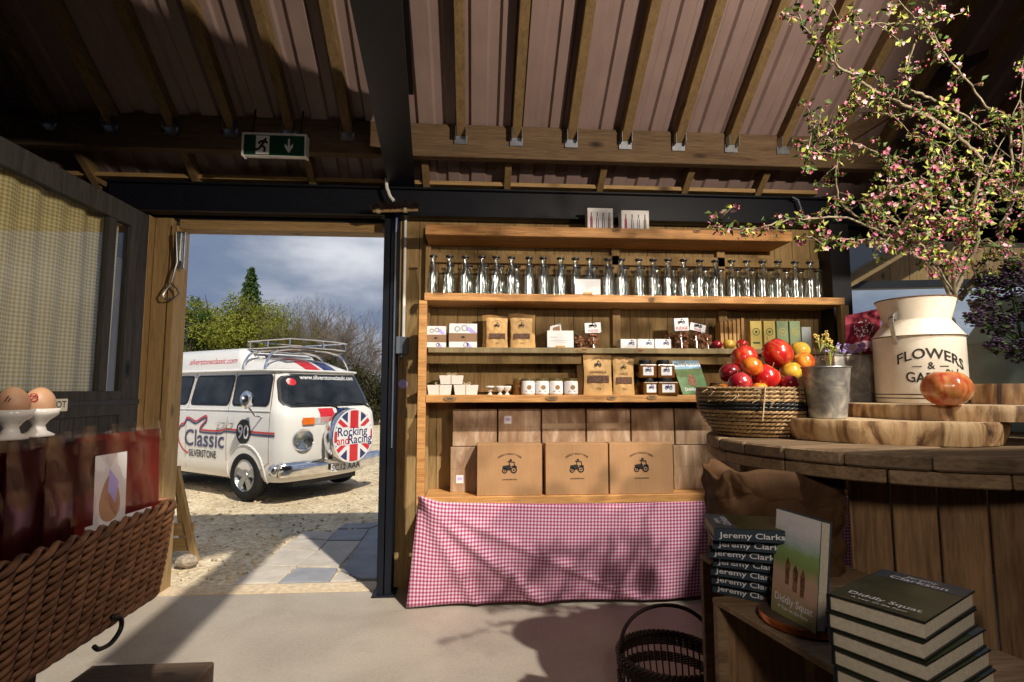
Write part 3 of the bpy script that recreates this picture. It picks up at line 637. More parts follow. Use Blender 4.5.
cw = thing('cable_wrap', 'thin grey cable bound with blue tape running down the steel column', 'cable', (xc2+.01, 3.85, 2.4))
obj('cable', MB().tube([(xc2+.012, 3.85, ZB0), (xc2+.014, 3.845, 1.9), (xc2+.012, 3.85, 1.0)], .006, 6), 'grey_plastic', cw, world=True)
obj('blue_tape', MB().tube([(xc2+.018, 3.845, ZB0+.04), (xc2+.015, 3.84, ZB0-.06), (xc2+.012, 3.845, ZB0-.13)], [.018, .014, .011], 8), 'blue_tape', cw, world=True, smooth=True)
tag(obj('ceiling_cable', MB().tube([at(*q, Y=3.80) for q in ((386, 178), (387, 188), (390, 196), (394, 201))], .012, 8), 'white_plastic', smooth=True), 'short white cable looping out above the old broom head', 'cable')
tag(obj('ceiling_cable', MB().tube([at(*q, Y=3.84) for q in ((792, 197), (798, 200), (802, 212), (807, 221))], .007, 8), 'grey_plastic', smooth=True), 'grey cable looping down at the right end of the steel beam', 'cable')
# old broom head on the steel beam
br = thing('broom_head', 'old wooden broom head with dark bristles fixed across the steel beam', 'broom head', at(390, 208, Y=3.72))
c0 = at(373, 211, Y=3.72); c1 = at(418, 210, Y=3.72)
obj('stick', MB().tube([c0, (c0+c1)/2, c1], [.011, .012, .010], 8), 'pine_x', br, world=True, smooth=True)
bs = MB()
for i in range(420):
    u = random.random(); p = c0+(c1-c0)*(u*1.06-.03)+Vector((0, random.uniform(-.02, .02), random.uniform(-.006, .03)))
    bs.tube([p, p+Vector((random.uniform(-.025, .025), random.uniform(-.03, .02), random.uniform(.0, .05)))], .0016, 3)
tag(obj('bristles', bs, 'dark_wicker', br, world=True), None, kind='stuff')
for u in (.12, .72): 
    p = c0+(c1-c0)*u; obj('binding', MB().tube([p-Vector((.012, 0, 0)), p+Vector((.012, 0, 0))], .018, 10), 'string', br, world=True)
print('setting done')

# ================================================================== OUTSIDE
slabs = [('stone_buff', 'large buff paving slab nearest the threshold, leftmost of the path', [(250,568),(478,545),(555,474),(402,470)]),
 ('stone_buff', 'buff paving slab in the left row of the path, second from the threshold', [(406,466),(558,470),(655,402),(502,385)]),
 ('stone_buff', 'pale paving slab in the left row of the path, third from the threshold', [(507,381),(657,398),(700,357),(560,348)]),
 ('stone_buff', 'small pale paving slab at the far left end of the path', [(564,344),(702,353),(735,318),(592,316)]),
 ('stone_grey', 'dark blue grey paving slab beside the threshold, in the sunlit wedge', [(486,543),(704,540),(748,480),(560,477)]),
 ('stone_buff', 'brownish paving slab in the middle row behind the blue grey one', [(563,470),(748,475),(848,360),(704,360),(661,401)]),
 ('stone_grey', 'dark riven paving slab in the middle row towards the van', [(704,356),(850,354),(885,305),(742,309)]),
 ('stone_grey', 'dark narrow paving slab at the far right end of the path', [(746,304),(888,300),(950,277),(782,281)]),
 ('stone_grey', 'wide grey paving slab at the foot of the steel column', [(762,488),(850,526),(1010,526),(1030,300),(890,304)]),
 ('stone_buff', 'small buff paving wedge next to the threshold, right of the blue grey slab', [(712,541),(838,533),(758,492)])]
for m, lb, pts in slabs:
    P = [at(170+a/4.45, 460+b/4.45, Z=.0) for a, b in pts]; P = [Vector((q.x, max(q.y, 4.20), 0)) for q in P]; n = len(P)
    vs = [(q.x, q.y, -.03) for q in P]+[(q.x, q.y, .0) for q in P]
    b = MB().add(vs, [tuple(range(n, 2*n)), tuple(range(n))[::-1]]+[(i, (i+1) % n, (i+1) % n+n, i+n) for i in range(n)])
    tag(obj('paving_slab', b, m, bevel=.006), lb, 'paving slab')
# loose stones
sb = MB()
for i in range(1500):
    X_ = random.uniform(-6, 1.0); Y_ = 4.3+random.random()**1.6*6; r_ = random.uniform(.006, .02)
    sb.sphere((X_, Y_, -.018+r_*.3), r_, 4, random.choice((0, 0, 1)), (random.uniform(.8, 1.5), random.uniform(.8, 1.4), .7))
tag(obj('loose_stones', sb, ['sand', 'rubble'], smooth='all'), 'loose pale pebbles scattered over the gravel yard', 'stones', kind='stuff')
p = at(186, 566, Z=0); q = MB().sphere((0, 0, .04), .075, 8, 0, (1.2, .9, .7)); r_ = obj('rock', q, 'rubble'); r_.location = (p.x, p.y, 0); tag(r_, 'buff rock lying on the gravel at the foot of the leaning trestle', 'rock')
# wooden trestle board leaning outside
ts = thing('trestle_frame', 'weathered wooden A-frame board standing outside left of the doorway', 'A-frame', at(186, 564, Z=0))
Yt = at(195, 562, Z=0).y
A = at(176, 468, Y=Yt); B = at(195.5, 562, Y=Yt)
obj('leg', MB().bar(A, B, .045, .05), 'pine_z', ts, world=True, bevel=.003)
obj('leg', MB().bar(A+Vector((-.42, 0, 0)), B+Vector((-.52, 0, 0)), .045, .05), 'pine_z', ts, world=True, bevel=.003)
obj('leg', MB().bar(A+Vector((0, .02, 0)), B+Vector((-.36, .5, 0)), .045, .05), 'pine_z', ts, world=True, bevel=.003)
obj('leg', MB().bar(A+Vector((-.42, .02, 0)), B+Vector((-.80, .5, 0)), .045, .05), 'pine_z', ts, world=True, bevel=.003)
for zz_ in (.09, .21): obj('cross_board', MB().box(B.x-.5, B.x-.03, Yt-.0, Yt+.02, zz_, zz_+.10), 'pine_x', ts, world=True, bevel=.003)

# ---------------------------------------------------------------- camper van
def lerp_tab(tab, z):
    if z <= tab[0][0]: return tab[0][1:]
    for a, b in zip(tab, tab[1:]):
        if z <= b[0]:
            t = (z-a[0])/(b[0]-a[0]); t2 = t
            return tuple(p+(q-p)*t2 for p, q in zip(a[1:], b[1:]))
    return tab[-1][1:]
#        z     w    front  rear  corner
VT = [(.26, .78, 2.00, 2.05, .15), (.34, .83, 2.06, 2.10, .15), (.45, .85, 2.09, 2.12, .16), (.70, .865, 2.12, 2.13, .16), (.95, .865, 2.125, 2.13, .17), (1.12, .86, 2.10, 2.10, .17), (1.20, .85, 2.05, 2.08, .18),
      (1.26, .835, 2.02, 2.05, .19), (1.45, .79, 1.94, 1.98, .20), (1.64, .745, 1.86, 1.90, .22), (1.70, .735, 1.83, 1.88, .22), (1.71, .76, 1.85, 1.9, .23), (1.725, .76, 1.84, 1.9, .23), (1.735, .71, 1.79, 1.86, .24), (1.80, .66, 1.66, 1.80, .40), (1.87, .57, 1.50, 1.68, .40), (1.92, .42, 1.25, 1.5, .36), (1.945, .22, .95, 1.3, .2)]
def vfront(y, z, off=0):
    w, xf, xb_, rc = lerp_tab(VT, z); a = abs(y); x_ = xf-.10*(min(a, w)/w)**2
    e_ = a-(w-rc)
    if e_ > 0: e_ = min(e_, rc*.999); x_ -= rc*(1-math.sqrt(max(0, 1-(e_/rc)**2)))
    return x_+off
def vside(z, off=0): return -(lerp_tab(VT, z)[0]+off)
def section(z, rear_r=.2):
    w, xf, xb_, rc = lerp_tab(VT, z); pts = []
    for k in range(0, 25):
        th_ = -PI/2+PI*k/24; y = w*math.sin(th_)*.9999
        pts.append((vfront(y, z), y, z))
    rr = min(rear_r, w*.8)
    for k in range(0, 9):
        t = PI/2*k/8; pts.append((-xb_+rr-rr*math.sin(t), w-rr+rr*math.cos(t), z))
    for k in range(0, 9):
        t = PI/2*k/8; pts.append((-xb_+rr-rr*math.cos(t), -(w-rr)-rr*math.sin(t), z))
    return pts
van = thing('camper_van', 'white classic camper van with red and blue racing stripes parked on the gravel', 'van', (-3.525, 8.623, 0), -.589); van.scale = (.963,)*3
zs = sorted(set([r_[0] for r_ in VT]+[.55, .62, .80, .88, 1.04, 1.35, 1.55, 1.76, 1.84, 1.895]))
bb = MB(); secs = [section(z) for z in zs]; n = len(secs[0])
for s in secs: bb.v += s
for i in range(len(secs)-1):
    for k in range(n): j = (k+1) % n; bb.f.append((i*n+k, i*n+j, (i+1)*n+j, (i+1)*n+k)); bb.m.append(0)
bb.f.append(tuple(range(n))[::-1]); bb.m.append(0); bb.f.append(tuple((len(secs)-1)*n+k for k in range(n))); bb.m.append(0)
body = obj('body', bb, 'van_white', van, smooth=True)
cut = MB()
for wx in (1.31, -1.2):
    for sy_ in (-1, 1): cut.lathe([(.385, -.16), (.385, .16)], 32, 0, T(wx, sy_*.80, .33, 0, PI/2))
co = obj('cut', cut, 'van_black')
md = body.modifiers.new('arch', 'BOOLEAN'); md.object = co; md.operation = 'DIFFERENCE'; md.solver = 'EXACT'
bpy.context.view_layer.update(); dg = bpy.context.evaluated_depsgraph_get()
nm = bpy.data.meshes.new_from_object(body.evaluated_get(dg)); body.modifiers.clear(); body.data = nm; bpy.data.objects.remove(co)
nm.set_sharp_from_angle(angle=R(38))
def side_poly(mb, pts, off=.004, mi=0, sub=6):       # polygon (x,z) laid on the van's visible side, edge subdivided and fanned
    P = []
    for i in range(len(pts)):
        a, b = pts[i], pts[(i+1) % len(pts)]
        for k in range(sub): t = k/sub; P.append((a[0]+(b[0]-a[0])*t, a[1]+(b[1]-a[1])*t))
    cx = sum(p[0] for p in P)/len(P); cz = sum(p[1] for p in P)/len(P)
    vs = [(cx, vside(cz, off), cz)]+[(x_, vside(z, off), z) for x_, z in P]; n = len(P)
    mb.add(vs, [(0, i+1, (i+1) % n+1) for i in range(n)], mi)
def rrect(x0, x1, z0, z1, r_, slant=0):
    pts = []
    for cx, cz, a0 in ((x1-r_, z0+r_, -90), (x1-r_, z1-r_, 0), (x0+r_, z1-r_, 90), (x0+r_, z0+r_, 180)):
        for k in range(5): a = R(a0+k*22.5); z = cz+r_*math.sin(a); pts.append((cx+r_*math.cos(a)+slant*(z-z0), z))
    return pts
for (x0, x1, sl_) in ((.98, 1.72, -.12), (-.02, .86, 0), (-1.02, -.14, 0), (-1.95, -1.14, 0)):
    m1 = MB(); side_poly(m1, rrect(x0-.03, x1+.03, 1.235, 1.665, .07, sl_), .004, sub=2); w_ = obj('window_seal', m1, 'van_black', van)
    m2 = MB(); side_poly(m2, rrect(x0, x1, 1.262, 1.64, .06, sl_), .008, sub=2); obj('side_window', m2, 'van_glass', w_)
# gaps of doors, drawn as thin dark recess lines
gp = MB()
for line in ([(.90, .36), (.90, 1.70)], [(-.08, .34), (-.08, 1.70)], [(-1.08, .34), (-1.08, 1.70)], [(1.80, .50), (1.80, 1.16), (1.70, 1.70)], [(1.56, .36), (1.80, .52)]):
    pts = []
    for a, b in zip(line, line[1:]):
        for k in range(9): t = k/8; z = a[1]+(b[1]-a[1])*t; x_ = a[0]+(b[0]-a[0])*t; pts.append((x_, vside(z, -.001), z))
    gp.tube(pts, .005, 4)
obj('door_gap', gp, 'brown_band', van)
bl = MB(); pts = [(x_/10, vside(1.175, .004), 1.175) for x_ in range(-19, 19)]; bl.tube(pts, .009, 6)
obj('belt_line', bl, 'van_white', van, smooth=True)
gt_ = MB(); s1 = section(1.718); gt_.tube([(a*1.004, b*1.012, c) for a, b, c in s1], .016, 6, closed=True); obj('rain_gutter', gt_, 'van_white', van, smooth=True)
# windscreen
def fgrid(mb, ylo, yhi, zlo, zhi, off, nu=22, nv=8, mi=0, rnd=.12, yw=None):
    def fn(u, v):
        z = zlo+(zhi-zlo)*v; h = (zhi-zlo)
        # rounded corners by narrowing rows near top and bottom
        d = min(v, 1-v)*h; k = 0 if d >= rnd else rnd-math.sqrt(max(0, rnd**2-(rnd-d)**2))
        w = lerp_tab(VT, z)[0]; sc = (w/lerp_tab(VT, zlo)[0])
        y0 = ylo*sc+k; y1 = yhi*sc-k; y = y0+(y1-y0)*u
        return (vfront(y, z, off), y, z)
    return mb.grid(fn, nu, nv, mi)
ws = obj('screen_seal', fgrid(MB(), -.80, .80, 1.225, 1.675, .005, 30, 14), 'van_black', van, smooth='all')
obj('windscreen', fgrid(MB(), -.765, .765, 1.25, 1.65, .012, 30, 12, rnd=.10), 'van_glass', ws, smooth='all')
obj('red_disc', MB().grid(lambda u, v: (lambda y, z: (vfront(y, z, .016), y, z))(-.585+.06*v*math.cos(2*PI*u), 1.565+.05*v*math.sin(2*PI*u)), 16, 2, 0), 'van_red', ws)
tx = MB().text('www.silverstoneclassic.com', .085, lambda a, b: (vfront(a, 1.60+b, .018), a+.02, 1.60+b)); obj('screen_lettering', tx, 'white_card', ws)
for y0, y1 in ((-.62, -.05), (.12, .62)):
    wp = MB().tube([(vfront(y0, 1.285, .02), y0, 1.285), (vfront(y1, 1.25, .03), y1, 1.245)], .008, 5).tube([(vfront(y1, 1.25, .03), y1, 1.245), (vfront(y1+.1, 1.20, .01), y1+.1, 1.19)], .012, 5); obj('wiper', wp, 'van_black', van)
# nose stripes and roof stripes
def nose_stripe(y0, y1, mat):
    mb = MB()
    mb.grid(lambda u, v: (lambda y, z: (vfront(y, z, .004), y, z))(y0+(y1-y0)*u, 1.02+.185*v), 4, 5); obj('nose_stripe', mb, mat, van, smooth='all'); mb = MB()
    mb.grid(lambda u, v: (lambda y, z: (vfront(y, z, .005), y, z))(y0+(y1-y0)*u, 1.735+(1.944-1.735)*v), 4, 12)
    mb.grid(lambda u, v: (vfront(0, 1.944, .0)-v*2.2, y0+(y1-y0)*u, 1.949), 4, 2)
    obj('roof_stripe', mb, mat, van, smooth='all')
nose_stripe(-.30, -.06, 'van_red'); nose_stripe(.0, .24, 'van_blue')
# side graphics
def side_line(mb, pts, w, off=.005):
    P = []
    for a, b in zip(pts, pts[1:]):
        for k in range(6): t = k/6; P.append((a[0]+(b[0]-a[0])*t, a[1]+(b[1]-a[1])*t))
    P.append(pts[-1]); L_ = []; 
    for i, p in enumerate(P):
        a = P[max(0, i-1)]; b = P[min(len(P)-1, i+1)]; d = Vector((b[0]-a[0], b[1]-a[1])).normalized(); nrm = Vector((-d.y, d.x))*w/2
        L_.append((p[0]+nrm.x, p[1]+nrm.y)); L_.append((p[0]-nrm.x, p[1]-nrm.y))
    vs = [(x_, vside(z, off), z) for x_, z in L_]; mb.add(vs, [(2*i, 2*i+1, 2*i+3, 2*i+2) for i in range(len(P)-1)])
def smoothp(pts, n=5):
    out = []
    for i in range(len(pts)-1):
        p0 = pts[max(i-1, 0)]; p1 = pts[i]; p2 = pts[i+1]; p3 = pts[min(i+2, len(pts)-1)]
        for k in range(n):
            t = k/n; out.append(tuple(.5*((2*b)+(-a+c)*t+(2*a-5*b+4*c-d)*t*t+(-a+3*b-3*c+d)*t**3) for a, b, c, d in zip(p0, p1, p2, p3)))
    out.append(pts[-1]); return out
trk = smoothp([(1.92,.90),(1.6,.90),(1.3,.91),(.88,.92),(.75,.89),(.32,.89),(.29,.93),(.36,.99),(.43,1.05),(.40,1.09),(.30,1.06),(.18,1.01),(.10,1.02),(.01,1.05),(-.07,1.05),(-.12,.98),(-.21,.95),(-.27,.85),(-.23,.70),(-.12,.59),(0,.55)], 5)
m1 = MB(); side_line(m1, trk, .024); obj('red_circuit_line', m1, 'van_red', van)
m1 = MB(); side_line(m1, [(a, b-.034) for a, b in trk[:int(len(trk)*.86)]], .024, .006); obj('blue_circuit_line', m1, 'van_blue', van)
m1 = MB().text('Classic', .33, lambda a, b: (a-.10, vside(.66+b, .008), .66+b), 0, 'LEFT', .96/.33/gw('Classic')); obj('classic_lettering', m1, 'van_blue', van)
m1 = MB().text('SILVERSTONE', .14, lambda a, b: (a+.02, vside(.51+b, .008), .51+b), 0, 'LEFT', .66/.14/gw('SILVERSTONE')); obj('silverstone_lettering', m1, 'van_black', van)
m1 = MB(); side_poly(m1, [(1.28+.155*math.cos(t*PI/12), .90+.165*math.sin(t*PI/12)) for t in range(24)], .009, sub=1); nd = obj('number_disc', m1, 'van_black', van)
m1 = MB().text('90', .26, lambda a, b: (a+1.28, vside(.90+b, .013), .81+b), 0, 'CENTER', .95); obj('race_number', m1, 'white_card', nd)
for x_ in (.99, .80): 
    h_ = MB().tube([(x_-.07, vside(1.0, .012), 1.0), (x_-.05, vside(1.0, .04), 1.0), (x_+.05, vside(1.0, .04), 1.0), (x_+.07, vside(1.0, .012), 1.0)], .013, 6); obj('door_handle', h_, 'chrome', van, smooth=True)
mr_ = MB().lathe([(.001, -.02), (.085, -.015), (.095, .0), (.085, .03), (.04, .055), (.001, .06)], 14, 0, T(1.60, -1.06, 1.33, 0, 0, PI/2) , sc=(1.25, 1)).tube([(1.60, -1.04, 1.24), (1.62, -.95, 1.12), (1.64, -.86, 1.10)], .012, 6); obj('door_mirror', mr_, 'chrome', van, smooth=True)
# front: lamps, signals, grille, bumper, plate
for sgn in (-1, 1):
    y = sgn*.56; c = (vfront(y, .80), y, .80); M1 = T(c[0]-.015, c[1], c[2], sgn*.22, 0, PI/2)
    hl = obj('headlamp', MB().lathe([(.145, -.03), (.150, .02), (.135, .045), (.118, .035)], 24, 0, M1), 'chrome', van, smooth=True)
    obj('lens', MB().lathe([(.12, .036), (.09, .055), (.05, .066), (.001, .070)], 24, 0, M1), 'jar_glass', hl, smooth='all')
    obj('reflector', MB().lathe([(.118, .034), (.08, .028), (.03, .024), (.001, .024)], 24, 0, M1), 'white_plastic', hl, smooth='all')
    m1 = MB().grid(lambda u, v: (lambda yy, z: (vfront(yy, z, .03), yy, z))(sgn*.50+(.17*u-.085), 1.00+.09*v), 6, 2); obj('turn_signal', m1.add([], []), 'amber', van)
gv = MB()
for k in range(7):
    z = 1.0+k*.014; gv.tube([(vfront(y/20, z, .006), y/20, z) for y in range(-8, 9)], .0045, 4)
obj('air_grille', gv, 'white_plastic', van); 
vb = MB(); pts = [(vfront(y/50, .70, .018), y/50, .62+.40*max(0, 1)*((abs(y)/42)**2)*0+.0) for y in range(-42, 43)]
bp = MB()
def bumper_pt(y, dz, dx): return (2.16-.10*(y/.9)**2-(max(0, abs(y)-.80)**2)*5+dx, y, .44+dz)
pr_ = [(-.10, -.02), (-.09, .035), (-.05, .055), (.05, .055), (.09, .035), (.10, -.02)]
ys_ = [-.885+1.77*k/30 for k in range(31)]
bp.add([bumper_pt(y, dz, dx) for y in ys_ for dz, dx in pr_], [(i*6+k, i*6+k+1, i*6+k+7, i*6+k+6) for i in range(30) for k in range(5)])
for sg_ in (-1, 1): bp.tube([(2.03, sg_*.88, .44), (1.93, sg_*.885, .44)], [.085, .075], 8)
obj('bumper', bp, 'chrome', van, smooth='all')
npl = obj('number_plate', MB().box(2.235, 2.245, -.22, .30, .35, .465), 'white_card', van, bevel=.003)
obj('plate_lettering', MB().text('SC12 AAA', .115, lambda a, b: (2.2475, a+.04, .367+b), 0, 'CENTER', 1.0), 'van_black', npl)
sp = MB().tube([(2.15, -.04, .5), (2.17, -.05, 1.0)], .02, 6).tube([(2.17, -.24, .5), (2.17, -.24, .95)], .025, 6); obj('spare_wheel_bracket', sp, 'van_white', van)
# spare wheel with flag cover
Ms = T(2.17, .03, .83, 0, 0, PI/2)
spw = obj('spare_wheel', MB().lathe([(.30, .0), (.355, .03), (.37, .08), (.37, .17), (.35, .21), (.33, .215)], 36, 0, Ms), 'chrome', van, smooth=True)
FX = 2.17+.216; CY, CZ, RR = .03, .83, .345
def disc_strip(mb, ang, half, offc, x_, lo=-1, hi=1):
    # strip at angle ang, offset offc, clipped to the circle; lo/hi limit along its length
    n = 12; d = Vector((math.cos(ang), math.sin(ang))); nn = Vector((-d.y, d.x)); e = []
    L_ = []
    for k in range(n+1):
        t = -half+2*half*k/n+offc; m = math.sqrt(max(0, RR**2-t*t)); L_.append((t, -m if lo == -1 else lo, m if hi == 1 else hi))
    vs = []
    for t, a, b in L_:
        for q in (a, b): p = d*q+nn*t; vs.append((x_, CY+p.x, CZ+p.y))
    mb.add(vs, [(2*i, 2*i+1, 2*i+3, 2*i+2) for i in range(n)])
dsk = lambda r_, x_: MB().lathe([(.001, x_), (r_, x_)], 40, 0, Matrix(((0,0,1,0),(1,0,0,CY),(0,1,0,CZ),(0,0,0,1))), cap=False)
fc = obj('cover_rim', dsk(.365, FX-.001), 'white_card', spw)
obj('flag_blue', dsk(.345, FX+.001), 'van_blue', fc)
w1 = MB(); [disc_strip(w1, R(a), .075, 0, FX+.003) for a in (36, -36)]; disc_strip(w1, 0, .12, 0, FX+.0045); disc_strip(w1, PI/2, .12, 0, FX+.0045); obj('flag_white', w1, 'white_card', fc)
w1 = MB(); [disc_strip(w1, R(a), .03, .012, FX+.0042) for a in (36, -36)]; disc_strip(w1, 0, .075, 0, FX+.006); disc_strip(w1, PI/2, .075, 0, FX+.006); obj('flag_red', w1, 'van_red', fc)
w1 = MB().box(FX+.0065, FX+.0075, CY-.30, CY+.31, CZ-.115, CZ+.10); obj('word_backing', w1, 'white_card', fc)
w1 = MB().text('Rocking', .17, lambda a, b: (FX+.009, CY-.03+a, CZ+.005+b+a*.0)).text('Racing', .17, lambda a, b: (FX+.009, CY+.11+a, CZ-.105+b)); obj('rocking_racing_lettering', w1, 'van_blue', fc)
w1 = MB().text('and', .15, lambda a, b: (FX+.009, CY-.20+a, CZ-.105+b)); obj('and_lettering', w1, 'van_red', fc)
# wheels
def wheel(x_, y, s):
    M1 = T(x_, y, .32, 0, PI/2*s, 0)
    t_ = obj('tyre', MB().lathe([(.20, -.07), (.22, -.085), (.29, -.09), (.315, -.07), (.325, 0), (.315, .07), (.29, .09), (.22, .085), (.20, .07)], 36, 0, M1, cap=False), 'tyre', van, smooth='all')
    rim = MB().lathe([(.215, .07), (.20, .085), (.19, .06), (.17, .0)], 30, 0, M1, cap=False).lathe([(.001, .075), (.05, .072), (.06, .05), (.06, 0)], 16, 0, M1, cap=False)
    for k in range(5):
        a = 2*PI*k/5+.3; c, s2 = math.cos(a), math.sin(a); p = Vector((-s2, c, 0)); d = Vector((c, s2, 0))
        vs = [d*.04+p*.035+Vector((0,0,.065)), d*.04-p*.035+Vector((0,0,.065)), d*.20-p*.055+Vector((0,0,.07)), d*.20+p*.055+Vector((0,0,.07))]; vs += [v-Vector((0,0,.03)) for v in vs]
        rim.add([tuple(v) for v in vs], [(3,2,1,0),(4,5,6,7),(0,1,5,4),(1,2,6,5),(2,3,7,6),(3,0,4,7)], 0, M1)
    obj('alloy_rim', rim, 'steel', t_); obj('wheel_back', MB().lathe([(.001, -.01), (.2, -.01)], 24, 0, M1, cap=False), 'van_black', t_)
wheel(1.31, -.775, 1); wheel(-1.2, -.775, 1); wheel(1.31, .775, -1); wheel(-1.2, .775, -1)
for wx in (1.31, -1.2):
    for s_ in (-1, 1): obj('wheel_arch_lip', MB().tube([(wx+.40*math.cos(a*PI/16), s_*(abs(vside(.33+.4*math.sin(a*PI/16)))-.0), .33+.40*math.sin(a*PI/16)) for a in range(-1, 18)], .016, 6), 'van_white', van, smooth=True)
obj('underside', MB().box(-1.9, 1.9, -.55, .55, .18, .3), 'van_black', van)
# raised roof
pt = MB()
rows = []
for (z, w, xf, xb_) in ((1.735, .70, 1.0, 1.95), (1.80, .70, .98, 1.95), (1.98, .64, .84, 1.90), (2.05, .56, .74, 1.85), (2.075, .42, .62, 1.7)):
    pp = []
    for (cx, cy, a0) in ((xf-.12, w-.12, 0), (-xb_+.12, w-.12, 90), (-xb_+.12, -w+.12, 180), (xf-.12, -w+.12, 270)):
        for k in range(5): a = R(a0+k*22.5); pp.append((cx+.12*math.cos(a), cy+.12*math.sin(a), z))
    rows.append(pp)
n = len(rows[0])
for s in rows: pt.v += s
for i in range(len(rows)-1):
    for k in range(n): j = (k+1) % n; pt.f.append((i*n+k, i*n+j, (i+1)*n+j, (i+1)*n+k)); pt.m.append(0)
pt.f.append(tuple((len(rows)-1)*n+k for k in range(n))); pt.m.append(0)
rr_ = obj('raised_roof', pt, 'van_white', van, smooth=True)
obj('roof_lettering', MB().text('silverstoneclassic.com', .125, lambda a, b: (a-.40, -(.70-(max(0, 1.85+b-1.80))*.333)-.006, 1.835+b), 0, 'LEFT', 1.18/.125/gw('silverstoneclassic.com')), 'van_red', rr_)
rk = MB()
for x_ in (1.02, 1.50):
    rk.tube(smoothp([(x_, -.745, 1.74), (x_-.02, -.70, 1.86), (x_-.04, -.58, 1.98), (x_-.04, -.3, 2.03), (x_-.04, 0, 2.045), (x_-.04, .3, 2.03), (x_-.04, .58, 1.98), (x_-.02, .70, 1.86), (x_, .745, 1.74)], 4), .018, 6)
for z, e in ((2.05, 0), (2.16, .03)):
    rk.tube([(.75, -.50, z), (1.67+e, -.50, z), (1.75+e, -.2, z), (1.75+e, .2, z), (1.67+e, .50, z), (.75, .50, z)], .010, 5, closed=True)
for x_, y in ((.8, -.5), (1.2, -.5), (1.67, -.5), (1.75, .0), (1.67, .5), (1.2, .5), (.8, .5)): rk.tube([(x_, y, 2.04), (x_, y, 2.17)], .009, 5)
obj('roof_rack', rk, 'chrome', van, smooth=True)
rs = MB()
for k in range(9): rs.box(.78+k*.105, .83+k*.105, -.5, .5, 2.035, 2.05)
obj('rack_slats', rs, 'trunk_bark', van)

# ---------------------------------------------------------------- trees beyond the yard
def leaf_tri(mb, c, s, rng, mi=0):
    d = Vector((rng.gauss(0, 1), rng.gauss(0, 1), rng.gauss(0, 1))).normalized(); e = d.orthogonal().normalized(); q = d.cross(e)
    a = rng.uniform(0, 6.28); e2 = e*math.cos(a)+q*math.sin(a); f2 = d.cross(e2)
    mb.add([c-e2*s, c+f2*s*.6, c+e2*s, c-f2*s*.6], [(0, 1, 2, 3)], mi)
def bush(X_, Y_, h, rad, n, mat, label, seed, tall=1.0, name='leafy_tree'):
    rng = random.Random(seed); t = thing(name, label, 'tree', (X_, Y_, 0))
    tr = MB(); limbs = []
    tr.tube([(0, 0, -.05), (0.05, 0, h*.3), (0, 0, h*.8)], [.16, .12, .04], 6)
    for k in range(34):
        a = rng.uniform(0, 2*PI); z0 = h*rng.uniform(.08, .6); r_ = rad*rng.uniform(.5, .95); z1 = z0+h*rng.uniform(.12, .38)
        p0 = Vector((0, 0, z0)); p1 = Vector((math.cos(a)*r_*.5, math.sin(a)*r_*.5, (z0+z1)/2)); p2 = Vector((math.cos(a)*r_*.9, math.sin(a)*r_*.9, min(z1, h*.93)))
        tr.tube([p0, p1, p2], [.05, .03, .01], 4); limbs += [p1, p2, (p1+p2)/2]
    obj('trunk', tr, 'trunk_bark', t)
    cl = [(Vector((math.cos(a)*rad*q, math.sin(a)*rad*q, h*z)), rad*rng.uniform(.22, .40)) for a, q, z in [(rng.uniform(0, 2*PI), rng.uniform(.1, .8), rng.uniform(.10, .88)) for _ in range(46)]]
    cl = [(c, r_) for c, r_ in cl if math.hypot(c.x, c.y) < rad*math.sqrt(max(.05, 1-((c.z/h-.42)/.58)**2))+.01]+[(p, rad*.28) for p in limbs[::3] if p.z < h*.95]
    lf = MB()
    for i in range(n):
        c, r_ = rng.choice(cl); d = Vector((rng.gauss(0, 1), rng.gauss(0, 1), rng.gauss(0, 1))).normalized()*r_*rng.uniform(.35, 1.08); p = c+d
        if p.z < .02: continue
        leaf_tri(lf, p, rng.uniform(.03, .062), rng)
    obj('foliage', lf, mat, t); return t
def conifer(X_, Y_, h, rad, label, seed, n=9000):
    rng = random.Random(seed); t = thing('conifer', label, 'tree', (X_, Y_, 0))
    obj('trunk', MB().tube([(0, 0, -.05), (0, 0, h)], [.14, .02], 6), 'trunk_bark', t); lf = MB()
    for i in range(n):
        lay = rng.random()**.75; z = h*(1-lay*.92); tier = (z*2.6) % 1; r_ = rad*(.08+lay**.8)*(.55+.5*(1-tier)); a = rng.uniform(0, 2*PI); q = r_*rng.random()**.5
        leaf_tri(lf, Vector((math.cos(a)*q, math.sin(a)*q, z-q*.18)), rng.uniform(.05, .10), rng)
    obj('foliage', lf, 'fir_leaf', t)
def bare(X_, Y_, h, label, seed, mat='bare_twig', spread=1.0, name='bare_tree', depth=6):
    rng = random.Random(seed); mb = MB(); t = thing(name, label, 'tree', (X_, Y_, 0))
    def grow(p, d, L_, r_, k):
        q = p+d*L_; mid = (p+q)/2+Vector((rng.gauss(0, .05), rng.gauss(0, .05), 0))*L_
        mb.tube([p, mid, q], [r_, r_*.85, r_*.7], 3 if k < 5 else 5, cap=False)
        if k == 0: return
        for i in range(3 if k > 1 else 4):
            nd = (d+Vector((rng.gauss(0, .42*spread), rng.gauss(0, .42*spread), rng.gauss(.08, .22)))).normalized(); grow(q if i else mid, nd, L_*rng.uniform(.62, .88), r_*.62, k-1)
    for i in range(4): grow(Vector((rng.uniform(-.2, .2), rng.uniform(-.2, .2), 0)), Vector((rng.gauss(0, .25*spread), rng.gauss(0, .25), 1)).normalized(), h*.29, .07, depth-1)
    obj('branches', mb, mat, t)
def tp(px, Y, base=True): return at(px, 400, Y=Y).x
def th(py, Y, px=280): return at(px, py, Y=Y).z
conifer(tp(246, 29), 29, th(268, 29), 1.7, 'dark pointed conifer rising above the green bushes behind the van', 3)
